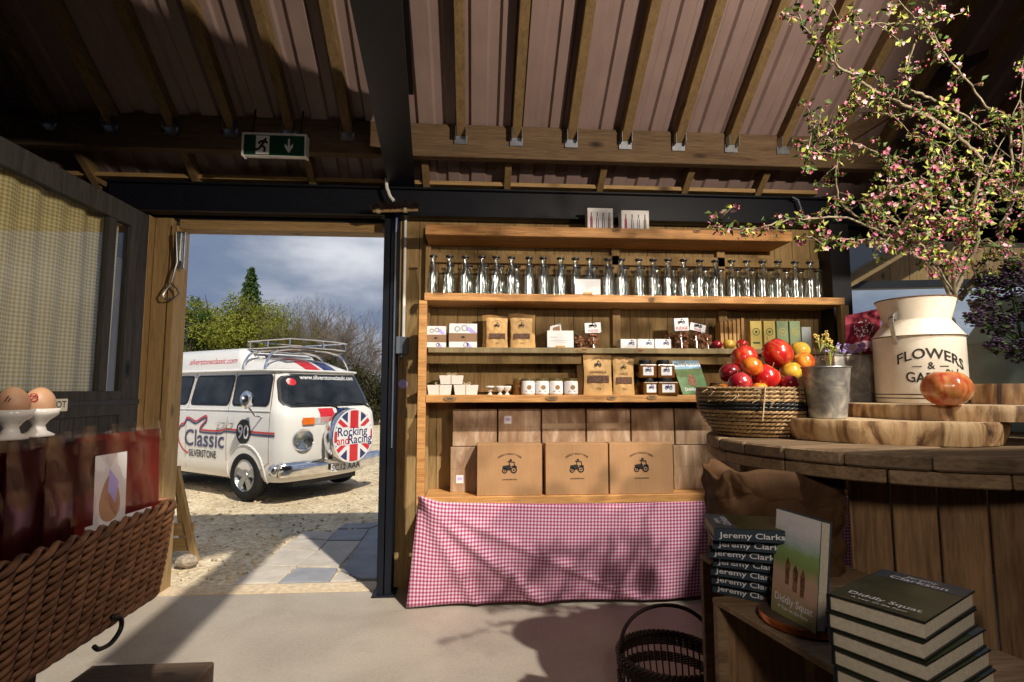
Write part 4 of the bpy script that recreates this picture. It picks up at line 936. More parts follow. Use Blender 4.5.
bush(tp(213, 24), 24, th(290, 24), 1.85, 34000, 'bush_leaf', 'bright green bushy tree behind the left end of the van roof', 11)
bush(tp(252, 25), 25, th(289, 25), 1.8, 34000, 'bush_leaf', 'yellow green bushy tree directly below the conifer tip', 12)
bush(tp(183, 23), 23, th(285, 23), 1.1, 7000, 'fir_leaf', 'dark green tree cut off by the left doorpost', 14)
bush(tp(274, 23.5), 23.5, th(310, 23.5), 1.0, 14000, 'bush_leaf', 'small olive green bush between the green trees and the bare trees', 15)
bare(tp(270, 24), 24, th(303, 24), 'olive twiggy tree just starting to leaf above the van windscreen', 5, 'olive_twig')
bare(tp(305, 27), 27, th(300, 27), 'tall bare grey twiggy tree behind the roof rack', 8, depth=7)
bare(tp(330, 26), 26, th(306, 26), 'bare grey tree right of the tallest bare tree', 21, depth=7)
bare(tp(352, 25), 25, th(322, 25), 'bare brown tree above the right end of the van roof', 22, depth=7)
bare(tp(374, 24.5), 24.5, th(350, 24.5), 'low bare pale tree beside the steel column', 23)
for px, top, lb, sd_ in ((296, 350, 'dark hedge bush behind the roof rack', 31), (325, 352, 'dark hedge bush behind the windscreen', 32), (352, 358, 'dark hedge bush right of the van roof', 33), (376, 372, 'dark hedge bush by the steel column', 34), (398, 375, 'dark hedge bush hidden mostly by the steel column', 35)):
    bush(tp(px, 22.5), 22.5, th(top, 22.5), 1.0, 5000, 'hedge_leaf', lb, sd_, name='hedge_bush')
print('outside done')

# ================================================================== SHELVES AND STOCK
YF = 3.68; XS0 = at(424, 300, Y=YF).x; XS1 = at(845, 300, Y=YF).x; XS1t = at(792, 230, Y=YF).x
s1t, s1b = at(520, 226, Y=YF).z, at(520, 236, Y=YF).z
s2t, s2b = at(620, 295, Y=YF).z, at(620, 302.5, Y=YF).z
s3t, s3b = at(580, 347.5, Y=YF).z, at(580, 353, Y=YF).z
s4t, s4b = at(560, 395, Y=YF).z, at(560, 402.5, Y=YF).z
s5t, s5b = at(570, 495.5, Y=YF).z, at(570, 504, Y=YF).z
shelfu = thing('shelving_unit', 'tall rough sawn pine shelving unit along the back wall', 'shelves', ((XS0+XS1)/2, 3.98, 0))
obj('shelf', MB().box(XS0+.0, XS1t, YF, YW-.005, s1b, s1t), 'shelf_pine', shelfu, world=True, bevel=.004)
obj('shelf', MB().box(XS0, XS1, YF, YW-.005, s2b, s2t), 'shelf_pine', shelfu, world=True, bevel=.004)
obj('shelf', MB().box(XS0+.03, XS1-.04, YF+.03, YW-.005, s3b, s3t), 'plywood', shelfu, world=True, bevel=.003)
obj('shelf', MB().box(XS0+.02, XS1-.02, YF, YW-.005, s4b, s4t), 'shelf_pine', shelfu, world=True, bevel=.004)
obj('shelf', MB().box(XS0+.02, XS1-.02, YF, YW-.005, s5b, s5t), 'shelf_pine', shelfu, world=True, bevel=.004)
obj('upright', MB().box(XS0-.035, XS0+.02, YF+.005, YF+.06, s5b, s2b), 'shelf_pine', shelfu, world=True, bevel=.003)
obj('upright', MB().box(XS0-.02, XS0+.02, 3.94, YW-.005, .0, s1b), 'pine_z', shelfu, world=True, bevel=.003)
obj('upright', MB().box(XS1-.03, XS1+.03, YF+.005, YF+.06, .0, s2b), 'pine_z', shelfu, world=True, bevel=.003)
obj('upright', MB().box(XS0-.03, XS0+.02, YF+.06, YF+.11, .0, s5b), 'pine_z', shelfu, world=True, bevel=.003)
for q in (616, 722): obj('upright', MB().box(at(q-4, 300, Y=3.96).x, at(q+4, 300, Y=3.96).x, 3.95, YW-.005, 0, s1b), 'pine_z', shelfu, world=True, bevel=.003)
obj('rear_rail', MB().box(XS0, XS1, 3.95, YW-.005, s1b-.13, s1b-.06), 'board_z', shelfu, world=True); obj('rear_rail', MB().box(XS0, XS1, YF+.10, YF+.13, s3b-.07, s3b), 'board_z', shelfu, world=True)
obj('rear_rail', MB().box(XS0, XS1, 3.955, YW-.005, s4t+.02, s4t+.16), 'board_z', shelfu, world=True); obj('rear_rail', MB().box(XS0, at(770, 220, Y=3.96).x, 3.93, YW-.005, s1t, s1t+.07), 'pine_x', shelfu, world=True)

# clear glass bottles, three rows
def bottle(h, label, group, z=0):
    t = thing('glass_bottle', label, 'bottle', (0, 0, 0), 0, group); k = h/.27
    r_ = .036*min(1, k*1.05)
    obj('glass_body', MB().lathe([(.001, .004), (r_*.93, .002), (r_, .010), (r_*.98, h*.42), (r_, h*.50), (r_*.93, h*.60), (r_*.72, h*.76), (.0215, h*.88), (.0200, h*.955), (.0215, h*.965), (.0215, h)], 14, cap=False)
        .lathe([(r_*.90, .012), (r_*.90, h*.5), (r_*.84, h*.6), (r_*.62, h*.76), (.0175, h*.88), (.0165, h)], 14, cap=False), 'bottle_glass', t, smooth='all')
    obj('neck_ring', MB().lathe([(.0210, h*.950), (.0275, h*.958), (.0275, h*.990), (.0255, h)], 14).lathe([(.0255, h), (.017, h*.985)], 14, cap=False), 'black_paint', t, smooth=True); return t
rows = [(3.735, at(435, 255.5, Y=3.735).z-s2t, 25, 434, 15.72, 'tall clear glass bottle in the front row of the bottle shelf', 'tall bottles in the front row', None),
        (3.815, at(435, 264.5, Y=3.815).z-s2t, 24, 452, 15.9, 'medium clear glass bottle in the middle row of the bottle shelf', 'medium bottles in the middle row', None),
        (3.885, at(435, 273.0, Y=3.885).z-s2t, 24, 446, 15.8, 'short clear glass bottle in the back row of the bottle shelf', 'short bottles in the back row', None)]
rng = random.Random(4)
for Yb, h, n, px0, st, lb, gr, _ in rows:
    b0 = bottle(h, lb, gr)
    for i in range(n):
        p = at(px0+i*st+rng.uniform(-1.6, 1.6), 290, Y=YF+.02); loc = (p.x*(Yb/3.70), Yb+rng.uniform(-.006, .006), s2t)
        if loc[0] > XS1-.06: continue
        if i == 0: b0.location = loc
        else: dup(b0, loc, rng.uniform(0, 6))

def shelf_x(px, y=370, Y=3.78): return at(px, y, Y=Y).x
# gift boxes of four little bottles on the top shelf
for i, (a, b, lb) in enumerate(((587.5, 613, 'white carton printed with four bottles on the top shelf, left one'), (621.5, 649, 'white carton printed with four bottles on the top shelf, right one'))):
    x0, x1 = at(a, 218, Y=3.74).x, at(b, 218, Y=3.74).x; h = at(600, 208 if i == 0 else 209.5, Y=3.74).z-s1t; w = x1-x0
    t = thing('bottle_carton', lb, 'carton', ((x0+x1)/2, 3.74, s1t)); obj('carton', MB().box(-w/2, w/2, 0, .09, 0, h), 'white_card', t, bevel=.002)
    for k, (c, d) in enumerate((('blossom_deep', 'blossom_pink'), ('kale_green', 'white_card'), ('black_ink', 'white_card'), ('honey', 'soap_yellow'))):
        X_ = -w/2+w*(k+.65)/4.3; q = obj('printed_bottle', MB().prism([(X_-.009, .012), (X_+.009, .012), (X_+.009, h*.5), (X_+.0035, h*.66), (X_+.0035, h*.8), (X_-.0035, h*.8), (X_-.0035, h*.66), (X_-.009, h*.5)], -.001, 0), 'blue_ink' if k else 'blossom_deep', t)
        obj('printed_label', MB().box(X_-.0035, X_+.0035, -.002, -.001, .015, h*.62), d if k else 'blossom_pink', q)

# cards in little wooden blocks
def card(px0, px1, top, zb, Y, label, lines=True, tilt=0):
    x0, x1 = at(px0, 290, Y=Y).x, at(px1, 290, Y=Y).x; h = at(px0, top, Y=Y).z-zb; w = x1-x0
    t = thing('price_card', label, 'card', ((x0+x1)/2, Y, zb), 0); t.rotation_euler = (0, tilt, 0)
    obj('card', MB().box(-w/2, w/2, 0, .0015, .004, h), 'white_card', t)
    if lines:
        obj('printed_lines', MB().box(-w*.40, -w*.12, -.0006, 0, h*.60, h*.64).box(-w*.38, w*.36, -.0006, 0, h*.42, h*.445).box(-w*.38, w*.30, -.0006, 0, h*.33, h*.35), 'steel', t)
        obj('wooden_block', MB().box(-w*.17, w*.17, -.012, .012, 0, .016), 'kraft', t, bevel=.002)
card(575, 600.5, 279, s2t, 3.69, 'white printed card in a wooden block in front of the bottles'); card(547, 573, 330.5, s3t, 3.73, 'white printed card in a wooden block beside the kraft pouches')
t_ = thing('price_card', 'small tilted dark printed card standing behind the white card', 'card', (shelf_x(556, 330, 3.80), 3.80, s3t)); obj('card', MB().add([(-.05,0,.10),(.04,0,.11),(.035,.002,.185),(-.04,.002,.16)],[(0,1,2,3)]).add([(-.05,0.002,.10),(.04,0.002,.11),(.035,.004,.185),(-.04,.004,.16)],[(3,2,1,0)]), 'label_white', t_); obj('stick', MB().box(-.003, .003, .001, .004, 0, .12), 'kraft', t_); obj('dark_print', MB().add([(-.025,-.001,.115),(.03,-.001,.12),(.028,.0,.165),(-.022,.0,.15)],[(0,1,2,3)]), 'brown_band', t_)

# notebooks / boxed sets with brown bands
for a, b, tp_, lb in ((425.5, 446, 326, 'white patterned box with a brown paper band at the left end of the shelf'), (449, 477, 323.5, 'white patterned box with a brown paper band, second on the shelf')):
    Y_ = 3.74; x0, x1 = at(a, 335, Y=Y_).x, at(b, 335, Y=Y_).x; h = at(a, tp_, Y=Y_).z-s3t; w = x1-x0
    t = thing('banded_box', lb, 'box', ((x0+x1)/2, Y_, s3t)); obj('carton', MB().box(-w/2, w/2, 0, .10, 0, h), 'label_white', t, bevel=.002)
    obj('paper_band', MB().box(-w/2-.001, w/2+.001, -.0015, .101, h*.25, h*.60), 'brown_band', t)
    obj('spine', MB().box(-w/2-.004, -w/2-.001, 0, .10, 0, h), 'black_ink', t)
    pm = MB()
    for (cx, cz, r_) in ((-.2, .78, .11), (.05, .82, .12), (.1, .12, .10)): pm.ring(r_*w, r_*w*.6, -.001, 0, 12, 0, T(cx*w, 0, cz*h))
    obj('pattern', pm, 'steel', t); obj('pattern_stripe', MB().prism([(w*.12, h*.74), (w*.28, h*.62), (w*.5, h*.62), (w*.2, h*.9)], -.001, 0).prism([(w*.15, h*.02), (w*.35, h*.01), (w*.2, h*.2), (w*.1, h*.2)], -.001, 0), 'lilac', t)
    obj('emblem', MB().prism([(-.012, h*.40), (.012, h*.40), (.014, h*.44), (0, h*.49), (-.012, h*.45)], -.003, -.002), 'black_ink', t)

# kraft pouches
def pouch(px0, px1, top, zb, Y, label, words=None, dpt=.06, lean=0, windows=True, dim=False, nm='kraft_pouch'):
    x0, x1 = at(px0, 370, Y=Y).x, at(px1, 370, Y=Y).x; h = at(px0, top, Y=Y).z-zb; w = x1-x0
    t = thing(nm, label, 'pouch', ((x0+x1)/2, Y+dpt/2, zb), lean)
    def half(s):
        def fn(u, v):
            x_ = (u-.5)*w*(1.0-.05*math.sin(PI*v)); th_ = dpt/2*(1-v)**.7*(1-abs(2*u-1)**4*.7)+.0015
            cr = .0035*math.sin(u*17+v*9)*math.sin(v*13+s)*(1 if .05 < v < .95 else 0)
            zz_ = v*h+(.006*math.sin(u*5) if v > .9 else 0)
            return (x_, s*(th_+cr), zz_)
        return fn
    mb = MB().grid(half(-1), 14, 16); mb2 = MB().grid(half(1), 14, 16)
    mb.add(mb2.v, [q[::-1] for q in mb2.f]); mb.box(-w/2, w/2, -dpt*.42, dpt*.42, 0, .002)
    o = obj('pouch', mb, 'kraft' if not dim else 'kraft_dark', t, smooth='all')
    fr_ = lambda X_, Z_: -dpt/2*(1-Z_/h)**.7*(1-abs(2*(X_/w))**4*.7)-.0060
    if windows:
        obj('window', MB().grid(lambda u, v: ((u-.5)*w*.74, fr_((u-.5)*w*.74, h*(.30+.17*v)), h*(.30+.17*v)), 8, 3), 'granola', t, smooth='all')
        e = MB(); emblem(e, 0, 0, h*.72, w*.30, words='DIDDLY SQUAT FARM SHOP', below=None)
        e.v = [(x_, fr_(x_, z)-.001, z) for x_, y, z in e.v]; obj('emblem', e, 'black_ink', t)
        if words: e = MB().text(words, h*.085, lambda a, b: (a, fr_(a, h*.53+b)-.001, h*.53+b)); obj('lettering', e, 'brown_ink', t)
        e = MB().text('350g', h*.06, lambda a, b: (a, fr_(a, h*.14+b)-.001, h*.14+b)); obj('weight_lettering', e, 'brown_ink', t)
    return t
pouch(486, 508, 317, s3t, 3.74, 'kraft pouch with window and tractor emblem, left one beside the banded boxes')
pouch(510.5, 533, 317, s3t, 3.74, 'kraft pouch with window and tractor emblem, right one beside the white card')
pouch(482, 507, 315, s3t, 3.83, 'plain kraft pouch in shade behind the left upper pouch', windows=False); pouch(509, 536, 313.5, s3t, 3.83, 'plain kraft pouch in shade behind the right upper pouch', windows=False)
pouch(584, 613, 353.5, s4t, 3.72, 'large shiny kraft granola pouch with tractor emblem on the middle shelf', 'GRANOLA', .07)
pouch(613.5, 635, 357, s4t, 3.72, 'smaller kraft pouch with tractor emblem beside the large granola pouch', 'OATS', .06)
pouch(577, 600, 354, s4t, 3.82, 'plain kraft pouch peeping out behind the large granola pouch', windows=False)

# header label bags of fudge
def fudge(px0, px1, top, px_l0, px_l1, l_top, l_bot, Y, zb, label, tilt=0, nm='fudge_bag'):
    x0, x1 = at(px0, 340, Y=Y).x, at(px1, 340, Y=Y).x; w = x1-x0; xc = (x0+x1)/2; h = at(px0, top, Y=Y).z-zb
    t = thing(nm, label, 'sweet bag', (xc, Y, zb))
    rg = random.Random(int(px0)); m = MB()
    for i in range(34):
        m.add(*cube8((rg.uniform(-w*.4, w*.4), rg.uniform(-.018, .018), rg.uniform(.008, h*.62)), rg.uniform(.007, .012), rg))
    obj('fudge_pieces', m, 'fudge', t)['kind'] = 'stuff'
    def fn(u, v): a = 2*PI*u; k = 1-.55*max(0, v-.62)/.38; return (math.cos(a)*w*.5*(1 if v < .7 else 1-.3*(v-.7)/.3), math.sin(a)*.028*k*(1-v*.6), v*h)
    obj('clear_bag', MB().grid(fn, 16, 8, wrap=True), 'cellophane', t, smooth='all')
    if l_top:
        a, b = at(px_l0, l_top, Y=Y).x-xc, at(px_l1, l_top, Y=Y).x-xc; z1 = at(px0, l_top, Y=Y).z-zb; z0 = at(px0, l_bot, Y=Y).z-zb
        M1 = T((a+b)/2, -.025, (z0+z1)/2, 0, 0, tilt); W2, H2 = (b-a)/2, (z1-z0)/2
        l = obj('header_label', MB().box(-W2, W2, 0, .003, -H2, H2, 0, M1).box(-W2, W2, .04, .043, -H2, H2, 0, M1).box(-W2, W2, .0, .043, H2-.001, H2, 0, M1), 'label_white', t)
        e = MB(); emblem(e, 0, 0, H2*.30, W2*.9, words=None, below=None); e.v = [tuple(M1 @ Vector((x_*1.4, -.001, z))) for x_, y, z in e.v]; obj('printed_tractor', e, 'blue_ink', l)
        obj('fudge_lettering', MB().text('FUDGE', H2*.62, lambda p, q: tuple(M1 @ Vector((p, -.001, -H2*.8+q)))), 'red_ink', l)
def cube8(c, s, rg):
    M1 = T(*c, rg.uniform(0, 3), rg.uniform(0, 3)); vs = [tuple(M1 @ Vector((a*s, b*s, d*s))) for a in (-1, 1) for b in (-1, 1) for d in (-1, 1)]
    return vs, [(0,1,3,2),(4,6,7,5),(0,4,5,1),(2,3,7,6),(0,2,6,4),(1,5,7,3)]
fudge(586, 598.5, 326, 584, 600, 323, 333, 3.73, s3t, 'clear bag of brown fudge with white header label beside the white card', -.06)
fudge(573, 586, 331, 0, 0, 0, 0, 3.76, s3t, 'clear bag of brown fudge without header between card and labelled bag')
fudge(675, 688, 322, 673, 687, 318.5, 331, 3.73, s3t, 'clear fudge bag with upright white header label right of the small white boxes', -.05)
fudge(690, 704, 324, 688.5, 704, 324, 331.5, 3.73, s3t, 'clear fudge bag with tilted white header label, second from the small white boxes', .2)
fudge(664, 674, 326, 0, 0, 0, 0, 3.80, s3t, 'small fudge bag half hidden behind the upright labelled bag'); fudge(703, 712, 327, 0, 0, 0, 0, 3.78, s3t, 'small clear fudge bag right of the tilted label bag')
# small white boxes
for a, b, lb in ((620.5, 636.5, 'small flat white box with tractor label, left of the three'), (637.5, 654, 'small flat white box with tractor label, middle of the three'), (655, 671, 'small flat white box with tractor label, right of the three')):
    x0, x1 = at(a, 340, Y=3.73).x, at(b, 340, Y=3.73).x; h = at(a, 339, Y=3.73).z-s3t; w = x1-x0; t = thing('small_box', lb, 'box', ((x0+x1)/2, 3.73, s3t))
    obj('carton', MB().box(-w/2, w/2, 0, .11, 0, h), 'label_white', t, bevel=.002); obj('label_border', MB().box(-w*.36, w*.36, -.0006, 0, h*.28, h*.72).box(-w*.36, w*.36, -.0006, 0, h*.16, h*.2), 'steel', t)
    e = MB(); emblem(e, w*.18, -.001, h*.5, h*.8, words=None, below=None); obj('printed_tractor', e, 'blue_ink', t)
# wooden-look spines and soap boxes to the right
for k in range(6):
    x_ = at(722+k*4.2, 330, Y=3.84).x; h = at(730, 322-k*.8, Y=3.84).z-s3t; t = thing('slim_book', 'slim buff book standing in the row left of the soap boxes', 'book', (x_, 3.84, s3t), 0, 'slim buff books left of the soap boxes'); obj('cover', MB().box(-.012, .012, 0, .09, 0, h), 'kraft', t, bevel=.002); obj('pages', MB().box(-.010, .010, .004, .092, .003, h+.0005), 'page', t)
for k, (a, b, m, lb) in enumerate(((750.5, 762, 'soap_yellow', 'yellow patterned soap box, left one of the row'), (764, 775.5, 'soap_yellow', 'yellow patterned soap box, second of the row'), (777, 788.5, 'soap_green', 'green patterned soap box, third of the row'), (790, 800.5, 'soap_green', 'green patterned soap box, fourth of the row'), (802, 811, 'soap_grey', 'pale grey card leaning at the right end of the soap boxes'))):
    x0, x1 = at(a, 335, Y=3.76).x, at(b, 335, Y=3.76).x; h = at(a, 321+(k == 4)*6, Y=3.76).z-s3t; w = x1-x0; t = thing('soap_box' if k < 4 else 'leaning_card', lb, 'box' if k < 4 else 'card', ((x0+x1)/2, 3.76, s3t), -.1 if k == 4 else 0)
    obj('carton', MB().box(-w/2, w/2, 0, .05 if k < 4 else .01, 0, h), m, t, bevel=.002); 
    if k < 4: obj('printed_oval', MB().ring(w*.32, w*.26, -.0008, 0, 16, 0, T(0, 0, h*.62)).ring(w*.12, .001, -.0008, 0, 10, 0, T(0, 0, h*.62)).box(-w*.3, w*.3, -.0008, 0, h*.2, h*.26), 'kale_green' if k < 2 else 'soap_yellow', t)
def apple(loc, r_, mat, label, rot=(0, 0, 0), group=None, stalk=True, sc=(1, 1, .9), name='apple', cat='apple'):
    t = thing(name, label, cat, loc, 0, group); t.rotation_euler = rot
    prof = []
    for i in range(19):
        a = PI*i/18; rr = math.sin(a)*(1+.06*math.cos(a)); zz_ = -math.cos(a)
        d = .20*math.exp(-(rr/.28)**2)
        prof.append((max(rr, .0005)*r_, (zz_-d*(1 if zz_ > 0 else -.7))*r_))
    o = obj('flesh', MB().lathe(prof, 26, cap=False, sc=(sc[0], sc[1])), mat, t, smooth='all')
    for v in o.data.vertices:
        v.co.z *= sc[2]; a = math.atan2(v.co.y, v.co.x); v.co.x *= 1+.025*math.cos(5*a)*(1-v.co.z/r_)*.5; v.co.y *= 1+.025*math.cos(5*a)*(1-v.co.z/r_)*.5
    if stalk: obj('stalk', MB().tube([(0, 0, r_*sc[2]*.72), (r_*.05, 0, r_*sc[2]*1.0), (r_*.14, 0, r_*sc[2]*1.22)], [r_*.035, r_*.03, r_*.05], 5), 'brown_band', t)
    return t
for px, m, lb, r_ in ((717, 'apple_dark', 'dark shiny apple on the shelf beside the fudge bags, left of three', .037), (729, 'apple_yellow', 'yellow brown shiny apple on the shelf, middle of three', .042), (742, 'apple_red', 'dull red apple on the shelf, right of three by the slim books', .042)):
    apple((at(px, 340, Y=3.74).x, 3.74, s3t+r_*.8), r_, m, lb)

# middle shelf: carton boxes with bows, egg cups, jars, honey jars, magazine
for a, b, tp_, zb, lb in ((427, 452, 385, s4t, 'small white box tied with string, lower left of the stack'), (453.5, 478.5, 385, s4t, 'small white box tied with string, lower right of the stack')):
    pass
def bow_box(a, b, z0, h, lb):
    x0, x1 = at(a, 385, Y=3.74).x, at(b, 385, Y=3.74).x; w = x1-x0; t = thing('gift_box', lb, 'box', ((x0+x1)/2, 3.74, z0))
    obj('carton', MB().add([(-w*.44,0,0),(w*.44,0,0),(w*.44,.12,0),(-w*.44,.12,0),(-w/2,-.005,h),(w/2,-.005,h),(w/2,.125,h),(-w/2,.125,h)],[(3,2,1,0),(4,5,6,7),(0,1,5,4),(1,2,6,5),(2,3,7,6),(3,0,4,7)]), 'ceramic', t, bevel=.002)
    st = MB().tube([(0, -.003, 0), (0, -.008, h+.002), (0, .06, h+.003), (0, .128, h)], .002, 5)
    for s in (-1, 1): st.tube(smoothp([(0, .03, h+.004), (s*.02, .03, h+.018), (s*.032, .03, h+.010), (s*.015, .028, h+.003), (0, .03, h+.004)], 4), .0028, 5)
    obj('string_bow', st, 'string', t)
hb_ = at(430, 385, Y=3.74).z-s4t
bow_box(427, 452, s4t, hb_, 'small white box tied with string, lower left of the stack of three'); bow_box(453.5, 478.5, s4t, hb_, 'small white box tied with string, lower right of the stack of three'); bow_box(439, 463.5, s4t+hb_+.004, hb_*.9, 'small white box tied with string, on top of the stack of three')
for px, lb in ((490, 'little white ceramic egg cup nearest the white gift boxes'), (500, 'little white ceramic egg cup in the middle of three'), (507, 'little white ceramic egg cup nearest the labelled jars')):
    t = thing('egg_cup', lb, 'egg cup', (at(px, 390, Y=3.76 if px != 500 else 3.72).x, 3.76 if px != 500 else 3.72, s4t)); obj('cup', MB().lathe([(.001, .0), (.018, .0), (.017, .006), (.008, .016), (.010, .024), (.024, .034), (.031, .052), (.030, .062), (.028, .062), (.026, .048), (.001, .034)], 18, cap=False), 'ceramic', t, smooth='all')
    obj('painted_band', MB().lathe([(.0248, .036), (.0312, .052)], 18, cap=False), 'steel' if px == 490 else 'ceramic', t, smooth='all')
def jar(px, w_px, top, zb, Y, m, lb, lid='lid_gold', square=False, label_on=True, group=None, nm='jar'):
    x_ = at(px, 390, Y=Y).x; w = at(px+w_px/2, 390, Y=Y).x-at(px-w_px/2, 390, Y=Y).x; h = at(px, top, Y=Y).z-zb; t = thing(nm, lb, 'jar', (x_, Y, zb)); r_ = w/2
    if square:
        obj('glass', MB().box(-r_, r_, -r_, r_, 0, h*.74), m, t, bevel=.006, bseg=2); obj('lid', MB().lathe([(r_*.55, h*.74), (r_*.68, h*.76), (r_*.70, h*.95), (r_*.62, h)], 18), lid, t, smooth=True)
        if label_on: l = obj('label', MB().box(-r_*.62, r_*.62, -r_-.001, -r_, h*.14, h*.60), 'label_white', t); e = MB(); emblem(e, .0, -r_-.0015, h*.40, r_*.9, words=None, below=None); obj('printed_tractor', e, 'blue_ink', l)
    else:
        obj('glass', MB().lathe([(.001, 0), (r_*.9, 0), (r_, h*.05), (r_, h*.80), (r_*.9, h*.86)], 20, cap=False), m, t, smooth='all'); obj('lid', MB().lathe([(r_*.92, h*.84), (r_*.94, h*.86), (r_*.94, h*.98), (r_*.88, h)], 20), lid, t, smooth=True)
        if label_on:
            l = obj('label', MB().grid(lambda u, v: (r_*1.01*math.sin((u-.5)*2.6), -r_*1.01*math.cos((u-.5)*2.6), h*(.10+.66*v)), 12, 1), 'label_white', t, smooth='all')
            e = MB().ring(r_*.34, r_*.02, -r_*1.03, -r_*1.02, 16, 0, T(r_*.1, 0, h*.46)); obj('printed_crest', e, 'kraft_dark', l)
            obj('printed_lines', MB().box(-r_*.5, r_*.5, -r_*.99, -r_*.90, h*.22, h*.25), 'brown_ink', l)
for px, lb in ((519, 'shaded glass jar at the left end of the labelled jars'), (528, 'jar with white round crest label, first in front'), (542, 'jar with white label, second in front'), (556, 'jar with white label and brown crest, third in front'), (571, 'jar with white label turned away, nearest the granola pouch')):
    jar(px, 13.6 if px > 519 else 12, 378.5, s4t, 3.74 if px > 519 else 3.80, 'ceramic' if px > 519 else 'honey', lb, label_on=px > 519)
zj = s4t
for row in (0, 1):
    for px, w_, Y_ in ((646, 17, 3.76), (664, 17, 3.76)) if row else ((649, 15, 3.74), (670 if 0 else 665, 20, 3.74)):
        nmz = ('left' if px < 655 else 'right'); jar(px, w_, (361.5 if row else 379)-1.5, zj if not row else at(600, 378, Y=3.76).z, Y_, 'honey', 'square dark honey jar with white label, %s one of the %s pair' % (nmz, 'upper' if row else 'lower'), 'black_paint', True)
jar(637.5, 9, 379, s4t, 3.80, 'honey', 'dark unlabelled jar half hidden beside the smaller kraft pouch', 'black_paint', True, False)
jar(657, 8, 359, at(600, 378, Y=3.76).z, 3.87, 'honey', 'dark unlabelled jar at the back between the upper honey jars', 'black_paint', True, False)
jar(657, 9, 377.5, s4t, 3.87, 'honey', 'dark unlabelled jar at the back below the other one', 'black_paint', True, False)
jar(716, 12, 383, s4t, 3.78, 'honey', 'dark jar in shade right of the magazine', 'black_paint', False, False)
def magazine():
    Y_ = 3.72; P = [at(*q, Y=Y_) for q in ((683, 393.5), (710, 392.5), (701, 355), (673.5, 355.5))]; c = (P[0]+P[1])/2
    t = thing('magazine', 'blue and green picture magazine leaning beside the honey jars', 'magazine', (c.x, Y_, s4t))
    dz = s4t-min(P[0].z, P[1].z)+.001
    Q = [Vector((p.x-c.x, (p.z-P[0].z)*.25, p.z-s4t+dz)) for p in P]; n_ = Vector((0, .006, 0))
    vs = [tuple(q) for q in Q]+[tuple(q+n_) for q in Q]; fs = [(0,1,2,3),(7,6,5,4),(1,0,4,5),(2,1,5,6),(3,2,6,7),(0,3,7,4)]
    obj('cover', MB().add(vs, fs), 'magazine_green', t)
    b = lambda u, v, o=-.001: tuple(Q[0]*(1-u)*(1-v)+Q[1]*u*(1-v)+Q[2]*u*v+Q[3]*(1-u)*v+Vector((0, o, 0)))
    obj('sky_print', MB().grid(lambda u, v: b(u, .68+.32*v), 1, 1), 'sky_print', t); obj('field_print', MB().grid(lambda u, v: b(u, .50+.18*v-.05*math.sin(u*5)), 6, 1), 'leaf_green', t)
    obj('title', MB().text('Clarkson', .055, lambda p, q: b(.5+p/.2, .74+q/.26, -.002)), 'white_card', t); obj('lettering', MB().text('Diddly Squat', .030, lambda p, q: b(.52+p/.2, .10+q/.26, -.002)), 'white_card', t)
    obj('figure_print', MB().add([b(.35, .25, -.0015), b(.62, .22, -.0015), b(.66, .42, -.0015), b(.52, .55, -.0015), b(.38, .44, -.0015)], [(0, 1, 2, 3, 4)]), 'fudge', t)
magazine()

# oval price tags on the shelf edges
for px, py, z_, w_ in ((617, 230, 0, 9), (584, 349.5, 0, 13), (640, 350.5, 0, 10), (450, 398.5, 0, 13), (552, 398, 0, 13), (612, 397.5, 0, 10), (652, 397, 0, 11), (697, 231, 0, 8), (652, 299, 0, 7)):
    p = at(px, py, Y=YF-.004); w = w_*.0068/2
    where = {230: 'top shelf edge below the bottle cartons', 349.5: 'upper goods shelf edge below the fudge bag', 350.5: 'upper goods shelf edge below the small white boxes', 398.5: 'middle shelf edge below the gift boxes', 398: 'middle shelf edge below the labelled jars', 397.5: 'middle shelf edge below the granola pouches', 397: 'middle shelf edge below the honey jars', 231: 'top shelf edge near the blossom', 299: 'bottle shelf edge below the bottles'}[py]
    t = thing('price_tag', 'small oval wooden price tag on the '+where, 'price tag', p)
    n_ = 14; obj('tag', MB().prism([(w*math.cos(2*PI*k/n_), .016*math.sin(2*PI*k/n_)) for k in range(n_)], -.003, .003), 'kraft_dark', t); obj('writing', MB().box(-w*.5, w*.5, -.0038, -.003, -.001, .003).box(-w*.4, w*.35, -.0038, -.003, -.007, -.004), 'black_ink', t)

# cardboard boxes on the lowest shelf
def cbox(x0, x1, Y, z0, h, lb, mat='cardboard_scuffed', dpt=.14, logo=False, tape=False, nm='cardboard_box', label=None):
    w = x1-x0; t = thing(nm, lb, 'cardboard box', ((x0+x1)/2, Y, z0)); obj('carton', MB().box(-w/2, w/2, 0, dpt, 0, h), mat, t, bevel=.003)
    if logo:
        e = MB(); emblem(e, 0, -.0012, h*.50, w*.285, words='DIDDLY SQUAT FARM', below='CHADLINGTON'); obj('printed_emblem', e, 'brown_ink' if 0 else 'black_ink', t)
    else: obj('flap_seam', MB().box(-w/2, w/2, -.001, .0, h*.52, h*.527), 'kraft_dark', t)
    if tape: obj('tape', MB().box(-w/2, w/2, -.0015, .0, h*.46, h*.60), 'tape', t)
    if label:
        l = obj('shipping_label', MB().box(label[0]*w, label[0]*w+.05, -.002, 0, label[1]*h, label[1]*h+.055), 'label_white', t); obj('barcode', MB().box(label[0]*w+.008, label[0]*w+.042, -.0026, -.002, label[1]*h+.02, label[1]*h+.04), 'lilac', l)
zc0 = s5t; X = lambda px, Y: at(px, 460, Y=Y).x
hfront = at(500, 444, Y=3.70).z-zc0; hb1 = at(500, 446, Y=3.85).z-s5t; hb2 = at(500, 409, Y=3.85).z-s5t-hb1
